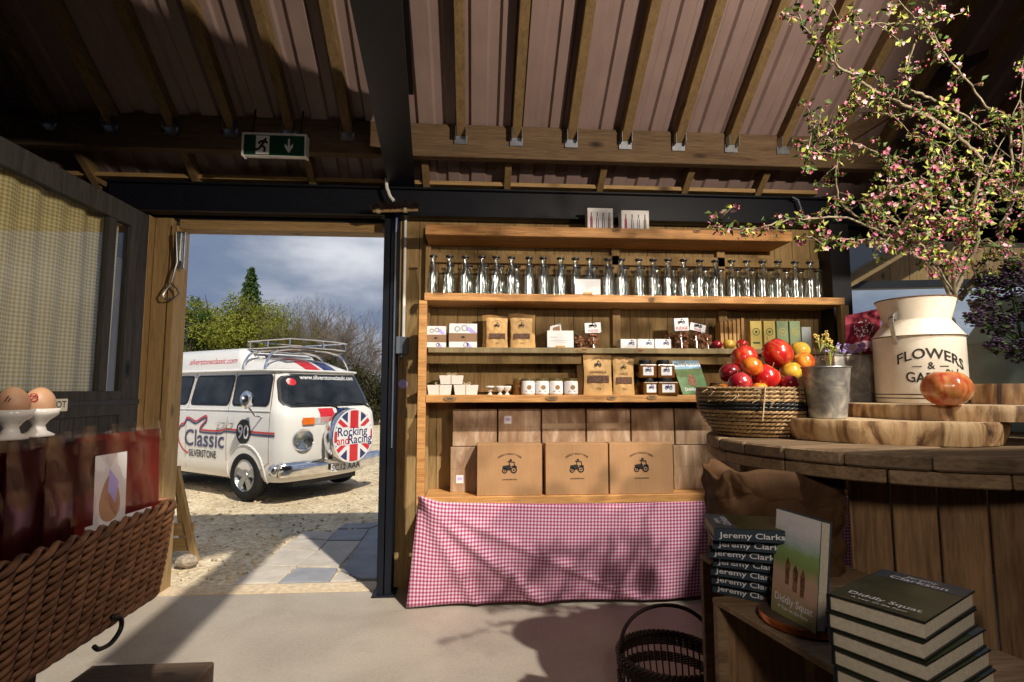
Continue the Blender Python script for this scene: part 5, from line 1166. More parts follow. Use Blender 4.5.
for a, b, lb in ((477, 542, 'left'), (545.5, 608, 'middle'), (609.5, 673, 'right')): cbox(X(a, 3.70), X(b, 3.70), 3.70, zc0, hfront, 'plain brown cardboard box printed with a black tractor, %s one of three in front' % lb, 'cardboard', .13, True)
for k, (a, b, lb, lab) in enumerate(((450, 500, 'scuffed brown box on the lower back layer, leftmost with white shipping label', (-.38, .20)), (501, 560, 'scuffed brown box hidden behind the left tractor box', None), (561, 618, 'scuffed brown box hidden behind the middle tractor box', None), (619, 672, 'scuffed brown box hidden behind the right tractor box', None), (673, 740, 'scuffed brown box right of the tractor boxes with white shipping label', (.05, .22)))):
    cbox(X(a, 3.85)+.003, X(b, 3.85)-.003, 3.845, s5t, hb1-.004, lb, label=lab)
for k, (a, b, lb, tp_, lab) in enumerate(((452, 497, 'scuffed brown box on the upper back layer, leftmost', False, None), (498, 541, 'scuffed brown box on the upper back layer with a small white shipping label', False, (-.36, .60)), (542, 586, 'scuffed brown box on the upper back layer with shiny tape, left one', True, None), (587, 631, 'scuffed brown box on the upper back layer with shiny tape, right one', True, None), (632, 675, 'scuffed brown box on the upper back layer right of the taped boxes', False, None), (676, 716, 'scuffed brown box on the upper back layer, second from the right end', False, None), (717, 760, 'scuffed brown box on the upper back layer, behind the apple basket', False, None))):
    cbox(X(a, 3.85)+.002, X(b, 3.85)-.002, 3.85, s5t+hb1, hb2, lb, tape=tp_, label=lab)

# gingham cloth hanging from the lowest shelf
gc = MB(); uvs = []; nu, nv = 120, 34
xg0 = at(419, 500, Y=3.64).x; xg1 = at(862, 500, Y=3.64).x; ztop = at(425, 498, Y=3.64).z
def cloth(u, v):        # u along, v down
    X_ = xg0+(xg1-xg0)*u; zt_ = s5b+.035-.05*math.sin(PI*min(1, u*1.15))*.55+(.05*math.exp(-(u/.03)**2)); zb_ = .012+.02*math.sin(u*9)*.4+.035*u
    zz_ = zt_+(zb_-zt_)*v; X2 = X_-.07*v*math.exp(-u*9)
    fold = .030*math.exp(-((u*2.9-.02-v*.75)/.05)**2)+.022*math.exp(-((u*2.9-.02-v*.36)/.035)**2)+.018*math.exp(-((u*2.9-.05-v*1.35)/.07)**2)+.012*math.exp(-((u*2.9-1.3-v*.25)/.09)**2)+.008*math.sin(u*24+v*2)*v+.005*math.sin(u*47+1)*v
    bulge = .03*math.sin(PI*v)*(.5+.5*math.sin(u*3.1+.4))
    return (X2, 3.645-fold-bulge*.5, zz_)
for j in range(nv+1):
    for i in range(nu+1):
        p = cloth(i/nu, j/nv); gc.v.append(p); uvs.append((p[0]+.03*j/nv, (s5b-.0)*(1-j/nv)+.02*math.sin(i/nu*3)))
for j in range(nv):
    for i in range(nu): gc.f.append((j*(nu+1)+i, (j+1)*(nu+1)+i, (j+1)*(nu+1)+i+1, j*(nu+1)+i+1)); gc.m.append(0)
clo = obj('gingham_cloth', gc, 'gingham_red', uv=uvs, smooth='all'); tag(clo, 'red and white gingham cloth hanging from the lowest shelf to the floor', 'cloth')
sm = clo.modifiers.new('thick', 'SOLIDIFY'); sm.thickness = .003
print('shelves done')

# ================================================================== DISPLAY TABLE AND WHAT STANDS ON IT
TZ = 1.22; TC = Vector((1.565, 1.98, 0)); TR = .645
tab = thing('display_table', 'round rustic plank-topped display table with a vertical board base', 'table', (TC.x, TC.y, 0))
def plank_disc(mb, c, r_, z0, z1, w, ang, mi=0, gap=.004):
    d = Vector((math.cos(ang), math.sin(ang))); n_ = Vector((-d.y, d.x)); k = -int(r_/w)-1
    while k*w < r_:
        a, b = max(k*w+gap/2, -r_), min((k+1)*w-gap/2, r_)
        if b-a > .01:
            pts = []; m = 10
            for i in range(m+1): t = a+(b-a)*i/m; pts.append((t, math.sqrt(max(0, r_*r_-t*t))))
            out = [c.xy+n_*t+d*q for t, q in pts]+[c.xy+n_*t-d*q for t, q in pts[::-1]]; nn = len(out)
            jz = (random.random()-.5)*.003
            mb.add([(p.x, p.y, z0) for p in out]+[(p.x, p.y, z1+jz) for p in out], [tuple(range(nn))[::-1], tuple(range(nn, 2*nn))]+[(i, (i+1) % nn, (i+1) % nn+nn, i+nn) for i in range(nn)], mi)
        k += 1
    return mb
obj('top_planks', plank_disc(MB(), TC, TR, TZ-.042, TZ, .16, R(12)), 'old_plank_flat', tab, world=True, bevel=.006)
rimp = MB()
for k in range(14):
    a0, a1 = 2*PI*k/14+.004, 2*PI*(k+1)/14-.004; vs = []; m = 6; out = [(TC.x+(TR-.012)*math.cos(a0+(a1-a0)*i/m), TC.y+(TR-.012)*math.sin(a0+(a1-a0)*i/m)) for i in range(m+1)]+[(TC.x+(TR-.12)*math.cos(a1-(a1-a0)*i/m), TC.y+(TR-.12)*math.sin(a1-(a1-a0)*i/m)) for i in range(m+1)]
    nn = len(out); rimp.add([(x_, y, TZ-.085) for x_, y in out]+[(x_, y, TZ-.045) for x_, y in out], [tuple(range(nn))[::-1], tuple(range(nn, 2*nn))]+[(i, (i+1) % nn, (i+1) % nn+nn, i+nn) for i in range(nn)])
obj('rim_planks', rimp, 'crate_wood', tab, world=True, bevel=.004)
ba = Vector((1.235, 1.75, 0)); bd_ = Vector((.775, -.632, 0)); bn = Vector((.632, .775, 0)); bs_ = MB()
for k in range(5):
    a = ba+bd_*(k*.118+.003); b = ba+bd_*((k+1)*.118-.003); bs_.add([tuple(p+Vector((0, 0, z))) for z in (0, TZ-.09) for p in (a, b, b+bn*.025, a+bn*.025)], [(3,2,1,0),(4,5,6,7),(0,1,5,4),(1,2,6,5),(2,3,7,6),(3,0,4,7)])
for k in range(5):
    o_ = ba+bn*.03; a = o_+bn*(k*.118+.003); b = o_+bn*((k+1)*.118-.003); bs_.add([tuple(p+Vector((0, 0, z))) for z in (0, TZ-.09) for p in (a, b, b+bd_*.025, a+bd_*.025)], [(0,1,2,3),(7,6,5,4),(4,5,1,0),(5,6,2,1),(6,7,3,2),(7,4,0,3)])
obj('base_boards', bs_, 'old_plank', tab, world=True, bevel=.003)

# log slices
def log_slice(c, rx_, ry_, z0, z1, rz, lb, seed, under=0.0):
    rg = random.Random(seed); ph = [rg.uniform(0, 6) for _ in range(5)]; n = 72
    t = thing('log_slice', lb, 'wood slice', (c[0], c[1], z0), rz)
    def rad(a): return 1+.035*math.sin(2*a+ph[0])+.03*math.sin(3*a+ph[1])+.02*math.sin(7*a+ph[2])+.008*math.sin(17*a+ph[3])
    h = z1-z0; rows_ = [(0, 1-under), (h*.12, 1.0-under*.8), (h*.5, 1.008-under*.4), (h*.88, 1.0), (h, .985)]
    mb = MB(); 
    for z, k in rows_: mb.v += [(rx_*rad(2*PI*i/n)*k*math.cos(2*PI*i/n), ry_*rad(2*PI*i/n)*k*math.sin(2*PI*i/n), z) for i in range(n)]
    for j in range(len(rows_)-1):
        for i in range(n): k = (i+1) % n; mb.f.append((j*n+i, j*n+k, (j+1)*n+k, (j+1)*n+i)); mb.m.append(0)
    mb.f.append(tuple(range(n))[::-1]); mb.m.append(0); mb.f.append(tuple((len(rows_)-1)*n+i for i in range(n))); mb.m.append(1)
    obj('slice', mb, ['log_bark', 'log_top'], t, smooth=True); return t
LZ1 = TZ+.078; LZ2 = LZ1+.052
log_slice((at(888, 435, Y=1.86).x, 1.86), .315, .23, TZ+.002, LZ1, R(-30), 'thick bark-edged log slice lying on the plank table, lowest of the pile', 3, .06)
log_slice((at(952, 415, Y=1.86).x, 1.86), .315, .235, LZ1+.001, LZ2, R(-25), 'pale log slice on top of the thick slice, carrying the milk churn', 5, .0)
p = at(1022, 404, Y=1.80); log_slice((p.x+.0, p.y+.0), .155, .10, LZ2+.001, LZ2+.072, 0, 'small thick log slice at the right edge beside the striped squash', 8, .0)

# galvanised bucket on the thick slice
pb_ = at(826, 419, Z=LZ1); 
bk = thing('metal_bucket', 'small tapered galvanised metal bucket standing on the thick log slice', 'bucket', (at(827, 395, Y=pb_.y+.035).x, pb_.y+.035, LZ1+.002)); dk = pb_.y+.035
rb = (at(843, 420, Y=dk).x-at(807, 420, Y=dk).x)/2*.86; rt = (at(851, 370, Y=dk).x-at(803, 370, Y=dk).x)/2*.86; hbk = at(826, 368, Y=dk).z-LZ1
obj('bucket', MB().lathe([(.001, .004), (rb, 0), (rb+.0015, .003), (rt, hbk-.004), (rt+.003, hbk), (rt, hbk+.002), (rt-.004, hbk-.003), (rb-.003, .008), (.001, .006)], 36, cap=False), 'galvanised', bk, smooth=True)
obj('rolled_rim', MB().tube([((rt+.001)*math.cos(2*PI*k/36), (rt+.001)*math.sin(2*PI*k/36), hbk) for k in range(36)], .003, 6, closed=True), 'steel', bk, smooth='all')
# square galvanised planter behind with glass jar and wild flowers
pq = at(858, 415, Z=TZ); Yq = 2.12; x0, x1 = at(835, 400, Y=Yq).x, at(884, 400, Y=Yq).x; zq1 = at(858, 356, Y=Yq).z
pl_ = thing('tin_planter', 'rectangular dull tin planter behind the galvanised bucket', 'planter', ((x0+x1)/2, Yq, TZ+.002)); w = (x1-x0)/2; h = zq1-TZ
obj('tin', MB().add([(-w*.9,0,0),(w*.9,0,0),(w*.9,.14,0),(-w*.9,.14,0),(-w,-.01,h),(w,-.01,h),(w,.15,h),(-w,.15,h),(-w*.97,-.004,h),(w*.97,-.004,h),(w*.97,.144,h),(-w*.97,.144,h),(-w*.88,.006,.01),(w*.88,.006,.01),(w*.88,.134,.01),(-w*.88,.134,.01)],[(3,2,1,0),(0,1,5,4),(1,2,6,5),(2,3,7,6),(3,0,4,7),(4,5,9,8),(5,6,10,9),(6,7,11,10),(7,4,8,11),(8,9,13,12),(9,10,14,13),(10,11,15,14),(11,8,12,15),(12,13,14,15)]), 'galvanised', pl_, bevel=.002)
obj('rim', MB().tube([(-w,-.01,h),(w,-.01,h),(w,.15,h),(-w,.15,h)], .004, 6, closed=True), 'steel', pl_)
rg = random.Random(2)
def posy(name, lb, base, zs_, hue, n, spread, cat='flowers', leafm='leaf_yellow', r_=.006):
    t = thing(name, lb, cat, base); st = MB(); fl = MB()
    for i in range(n):
        e = Vector((rg.gauss(0, spread), rg.gauss(0, spread*.7), rg.uniform(.3, 1)*zs_)); st.tube([(0, 0, -.02), (e.x*.4, e.y*.4, e.z*.6), tuple(e)], .0012, 4)
        for k in range(7): d = Vector((rg.gauss(0, 1), rg.gauss(0, 1), rg.gauss(0, 1))).normalized()*r_*1.3; fl.sphere(tuple(e+d), r_*rg.uniform(.5, .9), 5)
    obj('stem', st, leafm, t); tag(obj('petals', fl, hue, t, smooth='all'), None, kind='stuff')
pj_ = at(822, 353, Y=1.86)
jt = thing('glass_bottle', 'little clear glass bottle vase standing behind the galvanised bucket', 'bottle vase', (at(822, 360, Y=1.98).x, 1.99, TZ+.0)); hj = at(822, 347, Y=1.99).z-TZ
obj('glass_body', MB().lathe([(.001, .003), (.034, .003), (.036, .02), (.036, hj*.7), (.020, hj*.84), (.017, hj*.86), (.017, hj*.96), (.021, hj*.97), (.021, hj)], 20, cap=False), 'jar_glass', jt, smooth='all')
posy('yellow_sprig', 'sprig of small yellow blossom standing in the little glass bottle', (jt.location.x, 1.99, TZ+hj), .055, 'soap_yellow', 12, .018, r_=.005)
posy('yellow_sprig', 'loose yellow green sprig hanging at the right of the bucket rim', (at(838, 352, Y=2.0).x, 2.05, TZ+hj-.05), .06, 'leaf_yellow', 7, .02, r_=.005)
posy('purple_flowers', 'pale purple bluebells above the tin planter', (at(848, 352, Y=2.1).x, 2.16, zq1-.005), .055, 'lilac', 16, .022, r_=.006)
posy('purple_flowers', 'small violet flowers left of the milk churn handle', (at(872, 345, Y=2.05).x, 2.12, zq1+.005), .05, 'purple', 7, .014, r_=.005)
# maroon card standing in the planter
Yc_ = 2.24; P0, P1, P2, P3 = at(846, 356, Y=Yc_), at(880, 350, Y=Yc_), at(881, 308, Y=Yc_), at(845, 316, Y=Yc_)
mc = thing('maroon_card', 'maroon and pink greeting card with white blossom print behind the planter', 'card', tuple(P0)); c_ = lambda u, v, o=0: tuple(P0*(1-u)*(1-v)+P1*u*(1-v)+P2*u*v+P3*(1-u)*v+Vector((0, o, 0)))
vs = [c_(0,-1.2), c_(1,-1.2), c_(1,1), c_(0,1), c_(0,-1.2,.003), c_(1,-1.2,.003), c_(1,1,.003), c_(0,1,.003)]
obj('card', MB().add(vs, [(0,1,2,3),(7,6,5,4),(1,0,4,5),(2,1,5,6),(3,2,6,7),(0,3,7,4)]), 'maroon', mc, world=True)
pr = MB(); pr.add([c_(.03, .02, -.001), c_(.95, .02, -.001), c_(.97, .22, -.001), c_(.5, .30, -.001), c_(.03, .24, -.001)], [(0,1,2,3,4)]); obj('pink_print', pr, 'blossom_pale', mc, world=True)
pr = MB()
for i in range(46): a = rg.uniform(0, 6.3); q = rg.random()**.6*.26; u, v = .5+q*math.cos(a)*1.2, .60+q*math.sin(a)*.8; d = .022; pr.add([c_(u-d, v, -.0015), c_(u, v-d, -.0015), c_(u+d, v, -.0015), c_(u, v+d, -.0015)], [(0,1,2,3)])
obj('blossom_print', pr, 'white_card', mc, world=True)
obj('maroon_square', MB().add([c_(.38, -.08, -.0017), c_(.72, -.06, -.0017), c_(.70, .10, -.0017), c_(.36, .08, -.0017)], [(0,1,2,3)]), 'maroon', mc, world=True)

# enamel milk churn with lettering
Yk = 1.98; xk = at(920, 380, Y=Yk).x; zc_ = LZ2+.002
rk_ = (at(965, 372, Y=Yk).x-at(875, 372, Y=Yk).x)/2*.82; z_sh = at(905, 338, Y=Yk).z-zc_; z_nk = at(905, 322, Y=Yk).z-zc_; z_top = at(905, 301, Y=Yk).z-zc_
mk = thing('milk_churn', 'cream enamel milk churn lettered flowers standing on the pale log slice', 'milk churn', (xk, Yk, zc_))
rr1 = rk_*.72; rr2 = rk_*.86
obj('churn_body', MB().lathe([(.001, .004), (rk_*.96, 0), (rk_*.97, .012), (rk_*.97, z_sh-.004), (rk_*1.0, z_sh), (rk_*.99, z_sh+.005), (rk_*.97, z_sh+.006), (rr1, z_nk), (rr1, z_nk+.004), (rr2, z_top-.002), (rr2+.003, z_top), (rr2-.002, z_top+.001), (rr1-.006, z_nk+.008), (rr1-.01, z_sh), (rr1-.02, .02), (.001, .02)], 56, cap=False), 'enamel', mk, smooth=True)
obj('dark_rim', MB().tube([((rr2+.001)*math.cos(2*PI*k/48), (rr2+.001)*math.sin(2*PI*k/48), z_top+.001) for k in range(48)], .0026, 6, closed=True), 'brown_ink', mk)
obj('dark_seam', MB().tube([((rk_*1.003)*math.cos(2*PI*k/48), (rk_*1.003)*math.sin(2*PI*k/48), z_sh) for k in range(48)], .0018, 5, closed=True), 'brown_ink', mk)
for zz_ in (.016, .030): obj('dark_band', MB().lathe([(rk_*.975, zz_), (rk_*.975, zz_+.0035)], 48, cap=False), 'black_ink', mk)
def wrap(a, b, z, bend=0): al_ = a/rk_; al2 = al_-.55; return (rk_*.979*math.sin(al2), -rk_*.979*math.cos(al2), z+b-bend*(a+.0)**2)
tsz = .052
obj('flowers_lettering', MB().text('FLOWERS', tsz, lambda a, b: wrap(a+.02, b, z_sh*.66, 2.6), 0, 'CENTER', 1.02), 'black_ink', mk)
obj('ampersand', MB().text('&', .036, lambda a, b: wrap(a+.012, b, z_sh*.50)), 'black_ink', mk)
for s in (-1, 1): obj('rule_line', MB().grid(lambda u, v: wrap(.012+s*(.028+.030*u), .003*v, z_sh*.53), 6, 1), 'black_ink', mk)
obj('garden_lettering', MB().text('GARDEN', tsz, lambda a, b: wrap(a+.02, b, z_sh*.30, -1.2), 0, 'CENTER', .84), 'black_ink', mk)
for s in (-1, 1):
    hp = [(s*(rr1+.005), 0, z_nk+.012), (s*(rr1+.030), 0, z_nk+.022), (s*(rr1+.052), -.004, z_nk+.012), (s*(rr1+.055), -.006, z_nk-.008), (s*(rk_*.98), -.004, z_sh-.030)] if s < 0 else [(s*(rr1+.003), 0, z_nk+.012), (s*(rr1+.03), 0, z_nk+.02), (s*(rr1+.045), 0, z_nk), (s*(rk_*.98), 0, z_sh-.03)]
    m1 = MB(); hp = [Euler((0, 0, R(20 if s < 0 else 0))).to_matrix() @ Vector(q) for q in smoothp(hp, 5)]
    for a, b in zip(hp, hp[1:]): m1.bar(a, b+(b-a)*.05, .022, .003, up=(-.3, -.9, .1) if 0 else (s, 0, .6))
    obj('handle', m1, 'steel', mk, smooth=True)
# mint green churn behind
Ym = 2.30; xm = at(1010, 380, Y=Ym).x; rm = .160; zm_ = TZ+.002; m_sh = at(990, 344, Y=Ym).z-zm_; m_nk = at(990, 322, Y=Ym).z-zm_; m_tp = at(990, 300, Y=Ym).z-zm_
mt = thing('milk_churn', 'pale mint green metal churn standing behind the cream churn at the right', 'milk churn', (xm, Ym, zm_))
obj('churn_body', MB().lathe([(.001, .003), (rm, 0), (rm, m_sh), (rm*.99, m_sh+.006), (rm*.62, m_nk), (rm*.60, m_nk+.005), (rm*.80, m_tp), (rm*.80, m_tp+.002), (rm*.57, m_nk+.01), (rm*.5, .02), (.001, .02)], 48, cap=False), 'mint', mt, smooth=True)
for zz_ in (m_sh, m_sh*.35): obj('seam', MB().lathe([(rm+.001, zz_-.003), (rm+.004, zz_), (rm+.001, zz_+.003)], 48, cap=False), 'mint', mt)
# striped squash
ps = at(946, 404, Z=LZ2); rs_ = .070
sq = thing('striped_squash', 'large orange and red striped round heirloom apple on the pale log slice', 'fruit', (at(946.5, 390, Y=1.69).x, 1.69, LZ2+rs_*.80)); pr_l = []
sqm = MB()
def sqf(u, v):
    a = 2*PI*u; ph_ = PI*v; rr = math.sin(ph_); zz_ = -math.cos(ph_); d = .26*math.exp(-(rr/.30)**2)*(1 if zz_ > 0 else -.6); k = 1+.03*math.cos(7*a)*rr
    return (rr*k*rs_*1.0*math.cos(a), rr*k*rs_*1.0*math.sin(a), (zz_*1.02-d*.7)*rs_*.86)
sqm.grid(lambda u, v: sqf(u, min(max(v, .002), .998)), 48, 22, wrap=True); obj('flesh', sqm, 'gourd_skin', sq, smooth='all'); obj('stalk', MB().tube([(0, 0, rs_*.45), (.004, 0, rs_*.72), (.012, 0, rs_*.86)], [.005, .004, .006], 6), 'leaf_green', sq)

# rope basket of apples
Yb_ = 2.12; xb_ = at(757, 400, Y=Yb_).x; zt_b = at(757, 388, Y=Yb_-.1).z
rtb = (at(812, 390, Y=Yb_-.02).x-at(703, 390, Y=Yb_-.02).x)/2; hb = zt_b-TZ
bk_ = thing('rope_basket', 'round coiled rope basket with a black band full of apples on the table', 'basket', (xb_, Yb_, TZ+.002))
coils = MB(); blk = MB(); nco = 13
for i in range(nco):
    t = i/(nco-1); z = .008+t*(hb-.012); r_ = rtb*(.70+.30*min(1, (t/.55))**.8) if t < .6 else rtb*(1+.02*math.sin((t-.6)*6))
    ring_ = [(r_*math.cos(2*PI*k/48), r_*math.sin(2*PI*k/48)*.92, z+.002*math.sin(k*1.7+i)) for k in range(48)]
    band = .50 < t < .70
    tgt = blk if band else coils
    # twisted rope: two helical strands
    for s in (0, PI):
        hs = []
        for k in range(192):
            a = 2*PI*k/192; q = a*34+s; rr = r_+.0035*math.cos(q); hs.append((rr*math.cos(a), rr*math.sin(a)*.92, z+.0035*math.sin(q)))
        tgt.tube(hs, .0052, 4, closed=True)
obj('rope_coils', coils, 'seagrass', bk_, smooth='all'); obj('black_band', blk, 'book_black', bk_, smooth='all')
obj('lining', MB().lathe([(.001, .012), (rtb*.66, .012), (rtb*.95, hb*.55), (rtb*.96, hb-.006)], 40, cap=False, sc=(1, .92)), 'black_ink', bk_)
jt_ = MB()
for i in range(90):
    a = rg.uniform(2.9, 5.6); z = hb*rg.uniform(.70, 1.04); p = Vector((rtb*1.02*math.cos(a), rtb*.95*math.sin(a), z)); q = p+Vector((rg.gauss(0, .018), rg.gauss(-.003, .004), rg.gauss(-.004, .012))); jt_.tube([p, (p+q)/2+Vector((0, -.006, .005)), q], .0012, 3)
jt_.tube([(rtb*math.cos(4.35), rtb*.98*math.sin(4.35)-.004, hb), (rtb*math.cos(4.3), rtb*.98*math.sin(4.3)-.008, hb*.55), (rtb*math.cos(4.28), rtb*.98*math.sin(4.28)-.008, hb*.35)], .003, 4)
obj('frayed_jute', jt_, 'jute', bk_)['kind'] = 'stuff'
AP = [(766, 377, 2.02, .055, 'apple_red', 'red apple at the centre front of the basket heap'), (777, 353, 2.10, .057, 'apple_red', 'large upright red apple at the very top of the heap'), (744, 357, 2.12, .053, 'apple_red', 'red orange apple at the upper left of the heap'), (752, 366, 2.00, .040, 'apple_orange', 'small orange apple leaning on the upper left apples'),
      (740, 383, 2.00, .045, 'apple_dark', 'dark crimson apple at the front left of the heap'), (730, 373, 2.10, .042, 'apple_dark', 'dark crimson apple at the far left of the heap'), (791, 371, 2.08, .042, 'apple_yellow', 'yellow apple right of the centre apple'), (803, 362, 2.16, .045, 'apple_orange', 'yellow orange apple at the upper right of the heap'),
      (789, 383, 1.98, .034, 'apple_dark', 'small red apple at the front right above the basket rim'), (722, 391, 2.20, .034, 'apple_orange', 'orange apple peeping over the left rim of the basket'), (760, 390, 1.98, .032, 'apple_orange', 'orange apple low at the middle rim of the basket'), (800, 350, 2.22, .040, 'apple_yellow', 'yellow apple behind the top red apple'), (756, 372, 2.18, .052, 'apple_red', 'red apple hidden in the middle of the heap')]
for k, (px, py, Y_, r_, m, lb) in enumerate(AP):
    p = at(px, py, Y=Y_); apple(tuple(p), r_, m, lb, (rg.uniform(-.5, .3), rg.uniform(-.5, .5), rg.uniform(0, 6)), sc=(1, 1, .92 if k != 1 else 1.08))

# ------------------------------------------------------------- blossom branches
BR = at(952, 300, Y=2.0)
def blossoms(t, nodes, seed, pink=.5, dense=1.0):
    r2 = random.Random(seed); fl = MB(); lf = MB(); bd = MB()
    for p, s in nodes:
        for i in range(r2.randint(4, 7)):
            d = Vector((r2.gauss(0, 1), r2.gauss(0, 1), r2.gauss(0, .9))).normalized()*s*r2.uniform(.3, 1.0); c = p+d; lfl = r2.uniform(.010, .020)
            a = Vector((r2.gauss(0, 1), r2.gauss(0, 1), r2.gauss(.3, 1))).normalized(); b = a.orthogonal().normalized(); b = (b*math.cos(i)+a.cross(b)*math.sin(i)); w_ = a.cross(b)
            mi = 0 if r2.random() < .55 else 1
            up_ = a*lfl*.25
            lf.add([c, c+b*lfl*.6+w_*lfl*.5+up_, c+b*lfl*1.5, c+b*lfl*.6-w_*lfl*.42+up_], [(0, 1, 2), (0, 2, 3)], mi)
        for i in range(int(r2.randint(2, 4)*min(1.7, dense))):
            d = Vector((r2.gauss(0, 1), r2.gauss(0, 1), r2.gauss(-.2, .9))).normalized()*s*r2.uniform(.4, 1.1); c = p+d
            q = r2.random()
            if q < .55:   # open flower of five petals
                a = (d.normalized()+Vector((r2.gauss(0, .5), r2.gauss(-.3, .5), r2.gauss(0, .5)))).normalized(); b = a.orthogonal().normalized(); w_ = a.cross(b); mi = 0 if r2.random() < pink else 1; L_ = r2.uniform(.006, .0095)
                for k in range(5):
                    th_ = 2*PI*k/5; e = b*math.cos(th_)+w_*math.sin(th_); g_ = a.cross(e)
                    fl.add([c, c+e*L_*.6+g_*L_*.45+a*L_*.2, c+e*L_*1.1+a*L_*.35, c+e*L_*.6-g_*L_*.45+a*L_*.2], [(0, 1, 2, 3)], mi)
            else: bd.sphere(tuple(c), r2.uniform(.0028, .0048), 5, 0 if r2.random() < .5 else 1)
    tag(obj('leaf', lf, ['leaf_green', 'leaf_yellow'], t, world=True), None, kind='stuff'); tag(obj('blossom', fl, ['blossom_pale', 'blossom_pink'] if pink < .9 else ['blossom_pink', 'blossom_deep'], t, world=True), None, kind='stuff')
    tag(obj('bud', bd, ['blossom_pink', 'blossom_deep'], t, world=True, smooth='all'), None, kind='stuff')
def branch(lb, paths, seed, pink=.45, dense=1.0, cl=.022):
    r2 = random.Random(seed); t = thing('blossom_branch', lb, 'branch', tuple(BR)); tw = MB(); nodes = []
    for pts, r0, Y0, Y1, flo in paths:
        P = [at(a, b, Y=Y0+(Y1-Y0)*i/(len(pts)-1)+r2.uniform(-.02, .02)) for i, (a, b) in enumerate(pts)]
        P = [Vector(q) for q in smoothp([tuple(q) for q in P], 5)]; n = len(P); P = [q+Vector((r2.gauss(0, .002), r2.gauss(0, .002), r2.gauss(0, .002))) for q in P]
        tw.tube(P, [max(.0016, r0*(1-.75*i/(n-1))) for i in range(n)], 6)
        for i, q in enumerate(P):
            f_ = i/(n-1)
            if f_ < flo: continue
            if r2.random() < .62*dense:
                e = q+Vector((r2.gauss(0, .02), r2.gauss(0, .02), r2.gauss(0, .018))); tw.tube([q, e], .0012, 3); nodes.append((e, cl*r2.uniform(.6, 1.2)))
            if r2.random() < .16:     # side spur
                d = Vector((r2.gauss(0, .05), r2.gauss(0, .04), r2.gauss(.015, .04))); tw.tube([q, q+d*.6+Vector((0, 0, .006)), q+d*1.4], [.0022, .0016, .001], 4); nodes += [(q+d*.8, cl*.8), (q+d*1.4, cl)]
    tag(obj('twig', tw, 'moss_twig', t, world=True, smooth='all'), None, kind='stuff'); blossoms(t, nodes, seed+5, pink, dense); return t
branch('long low blossom branch reaching left across the shelves', [([(952, 300), (938, 272), (922, 261), (898, 242), (872, 240), (845, 239), (828, 239)], .008, 2.0, 1.75, .35), ([(898, 242), (880, 232), (845, 218), (815, 219), (787, 220), (760, 228), (735, 229), (713, 226)], .005, 1.9, 1.62, .40), ([(828, 239), (818, 240), (806, 236)], .003, 1.75, 1.7, 0)], 41, .25, 1.35)
branch('blossom branch arching over the right end of the shelves to the upper left', [([(950, 285), (917, 250), (880, 228), (850, 212), (838, 196), (836, 170), (838, 150), (821, 140)], .006, 2.0, 1.8, .45), ([(838, 150), (826, 135), (818, 140), (812, 155)], .003, 1.8, 1.78, 0), ([(838, 150), (835, 120), (846, 104), (852, 98)], .003, 1.8, 1.75, .2), ([(821, 140), (854, 143), (884, 155), (913, 160), (938, 158)], .004, 1.8, 2.0, 0), ([(830, 128), (816, 126), (808, 150), (810, 166)], .002, 1.8, 1.8, 0)], 42, .5, 1.2)
branch('tallest blossom branch sweeping to the top left corner of the tree', [([(955, 295), (965, 270), (978, 240), (975, 203), (980, 160), (961, 140), (932, 119), (903, 104), (876, 92), (859, 80), (835, 63), (821, 46), (806, 30), (798, 12), (797, -8)], .009, 2.05, 1.6, .3), ([(903, 104), (892, 98), (880, 100)], .003, 1.8, 1.8, 0), ([(835, 63), (832, 40), (838, 20), (828, 0)], .0025, 1.65, 1.65, .2), ([(932, 119), (915, 112), (895, 116), (884, 112)], .003, 1.85, 1.8, 0)], 43, .35, .9)
branch('straight blossom branch rising from the right towards the top centre', [([(960, 300), (985, 268), (1003, 230), (1012, 180), (1009, 131), (990, 111), (966, 80), (946, 56), (922, 27), (898, 0)], .007, 2.1, 1.7, .2), ([(922, 27), (915, 41), (909, 60), (905, 73), (910, 90)], .005, 1.75, 1.8, .7), ([(915, 24), (893, 24), (862, 22), (840, 23)], .003, 1.75, 1.6, .1), ([(946, 56), (925, 20), (940, 8)], .003, 1.7, 1.7, 0)], 44, .75, 1.15)
branch('mossy blossom branch crossing the middle of the tree', [([(954, 290), (962, 250), (958, 215), (946, 190), (942, 174), (960, 165), (985, 174), (1012, 168)], .006, 2.05, 1.9, .15), ([(910, 90), (930, 98), (950, 108), (973, 121), (1000, 150), (1030, 168)], .006, 1.85, 2.0, .2), ([(954, 290), (930, 250), (905, 225), (891, 203), (892, 180), (898, 169)], .005, 2.0, 1.85, .35), ([(884, 213), (878, 200), (870, 205)], .003, 1.85, 1.85, 0), ([(884, 232), (884, 213), (891, 165)], .004, 1.9, 1.85, .5)], 45, .6, 1.35)
branch('densest pink blossom branch hanging above the milk churn', [([(956, 298), (952, 275), (945, 262), (934, 256)], .011, 2.0, 1.9, .3), ([(952, 275), (955, 245), (940, 215), (920, 195), (912, 180)], .005, 1.95, 1.8, .2), ([(950, 262), (940, 262), (925, 262)], .003, 1.95, 1.85, 0), ([(935, 215), (928, 185), (920, 176)], .003, 1.9, 1.8, .3), ([(952, 250), (968, 232), (978, 222)], .003, 1.9, 1.85, .2), ([(930, 240), (935, 235), (948, 230)], .003, 1.9, 1.85, 0)], 46, .98, 2.1, .024)
